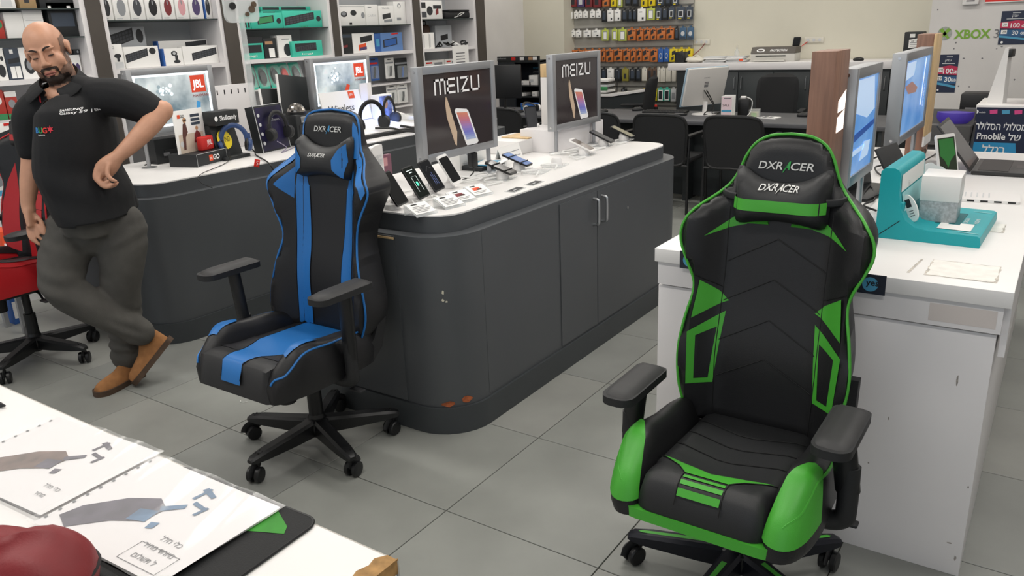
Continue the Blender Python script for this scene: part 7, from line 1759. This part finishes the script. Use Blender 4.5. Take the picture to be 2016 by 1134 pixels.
for k in range(3): pbox(['flat black carton on the dark rack, uppermost', 'dark grey carton on the dark rack, middle', 'green bin bag box on the floor under the dark rack'][k], [M_BLKCARD, M_INKG, M_GREENP][k], (-.42, 7.02, [.5505, .3005, .0][k]), .36, [.12, .14, .24][k], .26, pics=[('r', 'g', .2, .6, .3, .6)], rz=0)
# ------------------------------------------------------------------ printed wall
XF = XW - .0008
def wallfn(px, py, off=0.0): p = spot(px, py, Y=XW); return plane_fn((p.x, XF - off, p.z), (1, 0, 0), (0, 0, 1)), p
lg = thing('wall_logo', 'green and grey games console logo printed on the white wall', 'logo', (0, 0, 0))
p = spot(1860, 66, Y=XW); lg.location = (p.x, XW - .0008, p.z)
L0 = plane_fn((0, -.002, 0), (1, 0, 0), (0, 0, 1)); L1 = plane_fn((0, -.0026, 0), (1, 0, 0), (0, 0, 1))
obj('ball', G().lathe([(.055, 0), (.055, -.0012), (0.0, -.0016)], (0, 0, 0), 24, 'Y'), mat('grey ball print', '#a7aca6', .5, noise=.3, scale=20), lg)
M_XG = mat('logo green', '#7fae3c', .5)
for s in (1, -1): flat(lg, 'ball_cross', M_XG, L0, [(s * -.045, .03), (s * -.02, .045), (s * .01, .005), (s * .04, -.035), (s * .025, -.045), (s * -.01, -.01)])
q = spot(1914, 67, Y=XW); text(lg, 'XBOX', M_XG, lambda x, y: L0(x + q.x - p.x, y + q.z - p.z), h=.068, w=.27, bold=.035)
q = spot(1962, 66, Y=XW); text(lg, '3', M_INKG, lambda x, y: L0(x + q.x - p.x, y + q.z - p.z), h=.068)
def poster(label, x0, x1, y0_, y1_):
    a, b = spot(x0, y1_, Y=XW), spot(x1, y0_, Y=XW); W_, H_ = b.x - a.x, b.z - a.z
    t = thing('poster', label, 'poster', ((a.x + b.x) / 2, XW - .0005, a.z)); obj('sheet', G().b3(-W_ / 2, W_ / 2, -.003, 0, 0, H_), mat('navy poster', '#222b45', .5), t)
    f_ = plane_fn((0, -.0036, 0), (1, 0, 0), (0, 0, 1)); f2_ = plane_fn((0, -.0042, 0), (1, 0, 0), (0, 0, 1)); f3_ = plane_fn((0, -.0048, 0), (1, 0, 0), (0, 0, 1))
    flat(t, 'red_splash', mat('crimson print', '#c22a52', .5), f_, [(-W_ / 2, H_ * .50), (W_ / 2, H_ * .46), (W_ / 2, H_ * .68), (W_ * .1, H_ * .72), (-W_ / 2, H_ * .66)]); flat(t, 'blue_splash', mat('mid blue print', '#2b5a86', .5), f_, [(-W_ / 2, H_ * .20), (W_ / 2, H_ * .24), (W_ / 2, H_ * .44), (-W_ / 2, H_ * .44)]); flat(t, 'sky_band', M_CYAN, f2_, [(-W_ / 2, H_ * .22), (W_ / 2, H_ * .12), (W_ / 2, H_ * .18), (-W_ / 2, H_ * .28)])
    text(t, '100', M_INKW, lambda x, y: f2_(x + W_ * .05, y + H_ * .57), h=H_ * .13, bold=.02); text(t, 'GB', M_INKW, lambda x, y: f2_(x + W_ * .38, y + H_ * .545), h=H_ * .075, bold=.02)
    text(t, '30', M_INKW, lambda x, y: f2_(x + W_ * .08, y + H_ * .35), h=H_ * .12, bold=.02); text(t, 'GB', M_INKW, lambda x, y: f2_(x + W_ * .36, y + H_ * .33), h=H_ * .07, bold=.02)
    for (v, s, c) in ((.60, '39', 0), (.38, '29', 0)): flat(t, 'price_tag', M_PAPER, f2_, rect(-W_ * .44, -W_ * .22, H_ * (v - .06), H_ * (v + .06))); text(t, s, M_INK, lambda x, y, v=v: f3_(x - W_ * .33, y + H_ * v), h=H_ * .07)
    text(t, 'קנע', M_INKW, lambda x, y: f2_(x + W_ * .0, y + H_ * .84), h=H_ * .07); flat(t, 'print_line', M_LGREY, f2_, rect(-W_ * .3, W_ * .35, H_ * .755, H_ * .775)); flat(t, 'print_line', M_LGREY, f2_, rect(-W_ * .1, W_ * .2, H_ * .93, H_ * .95)); flat(t, 'logo_disc', M_INKW, f2_, circ(-W_ * .36, H_ * .07, W_ * .05, 12))
poster('navy data plan poster high on the white wall, at the picture edge', 1964, 2028, 20, 88)
poster('navy data plan poster low on the white wall, beside the oak board', 1840, 1889, 107, 182)
a, b = spot(1940, 4, Y=XW), spot(2040, -20, Y=XW)
t = thing('red_sign', 'red sign board along the upper edge of the white wall', 'sign', ((a.x + b.x) / 2, XW - .001, a.z)); obj('board', G().b3(-(b.x - a.x) / 2, (b.x - a.x) / 2, -.02, 0, 0, .3), M_RED, t); obj('rim', G().b3(-(b.x - a.x) / 2, (b.x - a.x) / 2, -.022, 0, -.008, 0), M_WHITE, t)
p = spot(1911, 8, Y=XW); t = thing('alarm_box', 'small white device box fixed high on the white wall', 'device', (p.x, XW - .001, p.z)); obj('case', G().b3(-.06, .06, -.04, 0, -.004, .14, .006), M_WHITE, t); obj('grille', G().b3(-.03, .03, -.042, -.04, .02, .03), M_INKG, t)
rd = random.Random(8)
for (x, y) in ((1882, 84), (1878, 96), (1962, 96), (1972, 92), (1897, 115), (1934, 115), (1887, 170), (1908, 171), (1962, 160), (1964, 172), (1982, 171), (1997, 157), (1846, 19), (1955, 168)):
    p = spot(x, y, Y=XW); blob(wr, 'paint_flake', M_INKG, plane_fn((0, XW - .0006, 0), (1, 0, 0), (0, 0, 1)), (p.x, p.z), (rd.uniform(.006, .014), rd.uniform(.004, .009)), x)
# person typing at the far laptop: mostly beyond the frame
g = G()
limb(g, [(.30, .30, 1.30), (.34, .18, 1.14), (.22, .02, 1.045), (.10, -.02, 1.035)], [.055, .048, .040, .028])
limb(g, [(.10, -.02, 1.035), (.05, -.03, 1.03)], [(.034, .018), (.038, .016)])
for k, dy in enumerate((-.062, -.042, -.022, -.002)): limb(g, [(.045, dy + .005, 1.032), (.012, dy - .002, 1.034), (-.015, dy - .006, 1.026), (-.028, dy - .006, 1.016)], [.010, .0095, .0085, .0075], 8, 3)
limb(g, [(.08, .005, 1.03), (.045, .03, 1.028), (.02, .035, 1.018)], [.011, .010, .009], 8, 3)
limb(g, [(.50, .45, 1.40), (.50, .42, 1.15), (.50, .40, .95), (.50, .40, .86)], [(.16, .09), (.19, .11), (.17, .11), (.17, .11)], 16)
limb(g, [(.30, .30, 1.30), (.36, .40, 1.38), (.50, .44, 1.40), (.64, .42, 1.37)], [.055, .06, .07, .06])
limb(g, [(.64, .42, 1.37), (.70, .28, 1.16), (.62, .10, 1.06), (.55, .05, 1.04)], [.055, .048, .04, .03])
limb(g, [(.50, .44, 1.42), (.49, .42, 1.50)], [.055, .055]); g.ell((.48, .40, 1.60), (.078, .095, .115))
for s in (-1, 1): limb(g, [(.50 + s * .10, .40, .88), (.50 + s * .10, .42, .5), (.50 + s * .10, .44, .07), (.50 + s * .10, .34, .035)], [.09, .065, .045, .035])
pm = remesh(g, .009, 4); p2 = obj('person', pm, M_SKIN); p2.location = (0.075, 6.56, 0); tag(p2, 'person almost out of frame, fingers resting on the far laptop', 'person')
g = G(); limb(g, [(.50, .45, 1.42), (.50, .42, 1.15), (.50, .40, .95), (.50, .40, .86)], [(.17, .10), (.205, .125), (.185, .125), (.185, .125)], 18); limb(g, [(.33, .36, 1.33), (.42, .42, 1.39), (.58, .43, 1.39), (.67, .36, 1.33)], [.07, .08, .08, .07]); limb(g, [(.33, .36, 1.33), (.315, .25, 1.22)], [.07, .06]); limb(g, [(.67, .36, 1.33), (.69, .30, 1.22)], [.07, .06]); obj('shirt', remesh(g, .012, 4), M_SHIRT, p2)
g = G(); limb(g, [(.50, .40, .92), (.50, .40, .84)], [(.18, .125), (.18, .12)], 18)
for s in (-1, 1): limb(g, [(.50 + s * .10, .40, .88), (.50 + s * .10, .42, .5), (.50 + s * .10, .44, .10)], [.105, .08, .06])
obj('trousers', remesh(g, .012, 4), M_JEAN, p2)
# ------------------------------------------------------------------ foreground: sleeves, mat, red bag
M_SLEEVE = mat('clear glossy sleeve', '#ffffff', .08, alpha=.14, coat=.6)
def pgrid(poly, fn, grid):
    g = G(); g.patch(poly, fn, grid); return g
def page(label, m, W, H, seed, tint):
    """a printed sheet in a glossy clear sleeve; local x along the far edge, y towards the back"""
    t = thing('sleeve_page', label, 'page', m=m)
    rd = random.Random(seed)
    hf = lambda x, y: .003 + .002 * math.sin(9 * x + seed) * math.sin(11 * y)
    obj('sheet', pgrid(rect(-W / 2, W / 2, -H / 2, H / 2), lambda x, y: (x, y, hf(x, y)), .03), mat('brochure paper', '#e9e6e6', .5), t)
    sl_ = obj('sleeve', pgrid(rect(-W / 2 - .012, W / 2 + .006, -H / 2 - .006, H / 2 + .006), lambda x, y: (x, y, hf(x, y) + .003 + .0015 * math.sin(60 * x + 20 * y)), .012), M_SLEEVE, t)
    f = lambda x, y: (x, y, hf(x, y) + .0008); f2 = lambda x, y: (x, y, hf(x, y) + .0012)
    for k in range(9): flat(t, 'ring_hole', M_INKG, lambda x, y: (x, y, hf(x, y) + .0012), circ(-W / 2 + .004, -H * .42 + k * H * .105, .003, 8))
    return t, f, f2
A_ = MX.Translation((-1.055, .545, FZ + .0075)) @ MX.Rotation(math.radians(2), 4, 'Z')
M_PB = mat('blue grey printed vehicle', '#5f7f9f', .5, noise=.3, scale=25); M_PD = mat('slate printed vehicle', '#5f5a66', .5, noise=.3, scale=25); M_PM = mat('brown printed vehicle', '#7a655c', .5, noise=.4, scale=25)
def bikepic(t, f, f2, ox, oy, s, ma, mb):
    P = lambda L: [(ox + x * s, oy + y * s) for x, y in L]
    flat(t, 'printed_vehicle', ma, f, P([(-.11, -.075), (-.07, -.09), (-.02, -.045), (.03, -.02), (.035, .02), (.0, .035), (-.05, .01), (-.1, -.04)]))
    flat(t, 'printed_vehicle', mb, f2, P([(.0, -.03), (.035, -.02), (.03, .01), (-.005, .0)]))
    for L in ([(.02, .02), (.055, .045), (.06, .035), (.03, .01)], [(.045, -.015), (.06, -.01), (.062, -.025), (.05, -.03)], [(.04, .085), (.075, .075), (.078, .083), (.045, .095)], [(.045, .06), (.05, .095), (.056, .095), (.052, .06)], [(.06, .05), (.095, .045), (.096, .052), (.06, .058)], [(.085, .03), (.09, .055), (.096, .055), (.092, .03)]): flat(t, 'printed_vehicle', mb, f2, P(L))
t, f, f2 = page('sleeved brochure page with a blue grey vehicle picture, in front on the counter', A_, .305, .212, 3, None)
bikepic(t, f, f2, -.03, -.005, .95, M_PD, M_PB)
for k in range(3): text(t, ['ללח ילכ', 'ריחמ דחוימ', 'םולשת ל'][k], M_INKG, lambda x, y, k=k: f(x + .085, y - .035 - .022 * k), h=.010)
obj('print_frame', G().tube([f(.045, -.095), f(.13, -.095), f(.13, -.055), f(.045, -.055)], .0005, 4, closed=True), M_INKG, t)
B_ = MX.Translation((-1.375, .545, FZ + .004)) @ MX.Rotation(math.radians(4), 4, 'Z')
t, f, f2 = page('sleeved brochure page with a brown vehicle picture, behind on the counter', B_, .305, .212, 8, None)
bikepic(t, f, f2, -.005, -.0, .9, M_PM, M_PD)
for k in range(2): text(t, ['ללח ילכ', 'ריחמ'][k], M_INKG, lambda x, y, k=k: f(x + .09, y - .05 - .022 * k), h=.009)
# mouse mat
m0, m1, m2 = spot(540, 1000, Z=FZ), spot(618, 1036, Z=FZ), spot(470, 1150, Z=FZ)
t = thing('mouse_mat', 'black mouse mat with a green corner under the brochure pages', 'mat', (m1.x - .16, m1.y - .13, FZ), math.radians(2))
obj('mat', G().prism(rrect(.33, .27, .022, 6), 0, .004), mat('black cloth mat', '#141516', .75, bump=.3, bscale=600), t)
flat(t, 'green_print', mat('bright green cloth print', '#3f9a34', .7, noise=.3, scale=12), plane_fn((0, 0, .0046), (1, 0, 0), (0, 1, 0)), [(-.10, .125), (.085, .125), (.135, .10), (.145, .085), (.02, .035), (-.10, .01)])
text(t, 'DXRACER', M_INKW, lambda x, y: (.085 + x, -.085 + y, .0048), h=.014, shear=.2)
obj('stitched_edge', G().tube([(x, y, .003) for x, y in rrect(.332, .272, .023, 6)], .0022, 5, closed=True), M_BLACK, t)
# red cloth bag in the corner of the view
rp = spot(30, 1135, Z=FZ + .05)
t = thing('red_bag', 'dark red fabric bag with a black strap lying on the foreground counter', 'bag', (rp.x - .01, rp.y, FZ))
g = G(); g.ell((0, 0, .042), (.10, .085, .062), 32, 18)
for v in g.b.verts:
    c = v.co; v.co = V((c.x + .012 * math.sin(40 * c.y), c.y + .012 * math.sin(34 * c.x), max(.001, c.z + .012 * abs(math.sin(30 * c.x + 22 * c.y)) - .010 * abs(math.sin(38 * c.x - 30 * c.y)))))
obj('fabric', g, mat('dark red polyester', '#7d1a20', .55, noise=.15, scale=10, bump=.15, bscale=300), t, ang=80)
obj('piping', G().tube(spline([(.103, -.02, .04), (.095, .04, .045), (.05, .085, .042), (-.03, .09, .04)], 5), .004, 6), mat('black strap webbing', '#1b1416', .7), t)
obj('strap', G().tube(spline([(.08, -.03, .03), (.12, -.01, .014), (.16, -.02, .012), (.21, -.05, .012)], 5), [(.014, .004)] * 16, 8), mat('black strap webbing', '#1b1416', .7), t)
p = spot(4, 796, Z=FZ + .005)
t = thing('pen', 'dark pen lying at the edge of the foreground counter', 'pen', (p.x - .03, p.y - .01, FZ + .0055), math.radians(12)); obj('barrel', G().tube([(-.10, 0, 0), (.03, 0, 0), (.045, 0, 0)], [.005, .0055, .002], 10), M_BLACK, t); obj('clip', G().b3(-.09, -.05, -.001, .001, .005, .0075), M_BLACKM, t)
# small things on the floor
p = spot(480, 790, Z=0.002); o = obj('thread_scrap', G().tube(spline([(-.02, 0, .003), (-.01, -.012, .003), (.01, -.01, .004), (.02, .005, .003)], 5), .0012, 5), M_PAPER); o.location = (p.x, p.y, 0); tag(o, 'tiny white thread scrap lying on the floor tiles', 'scrap')
p = spot(1158, 678, Z=0); o = obj('paper_scrap', G().box((0, 0, .003), (.014, .010, .005), .001, rz=.5), M_PAPER); o.location = (p.x, p.y, 0); tag(o, 'tiny white paper scrap on the floor beside the long counter', 'scrap')
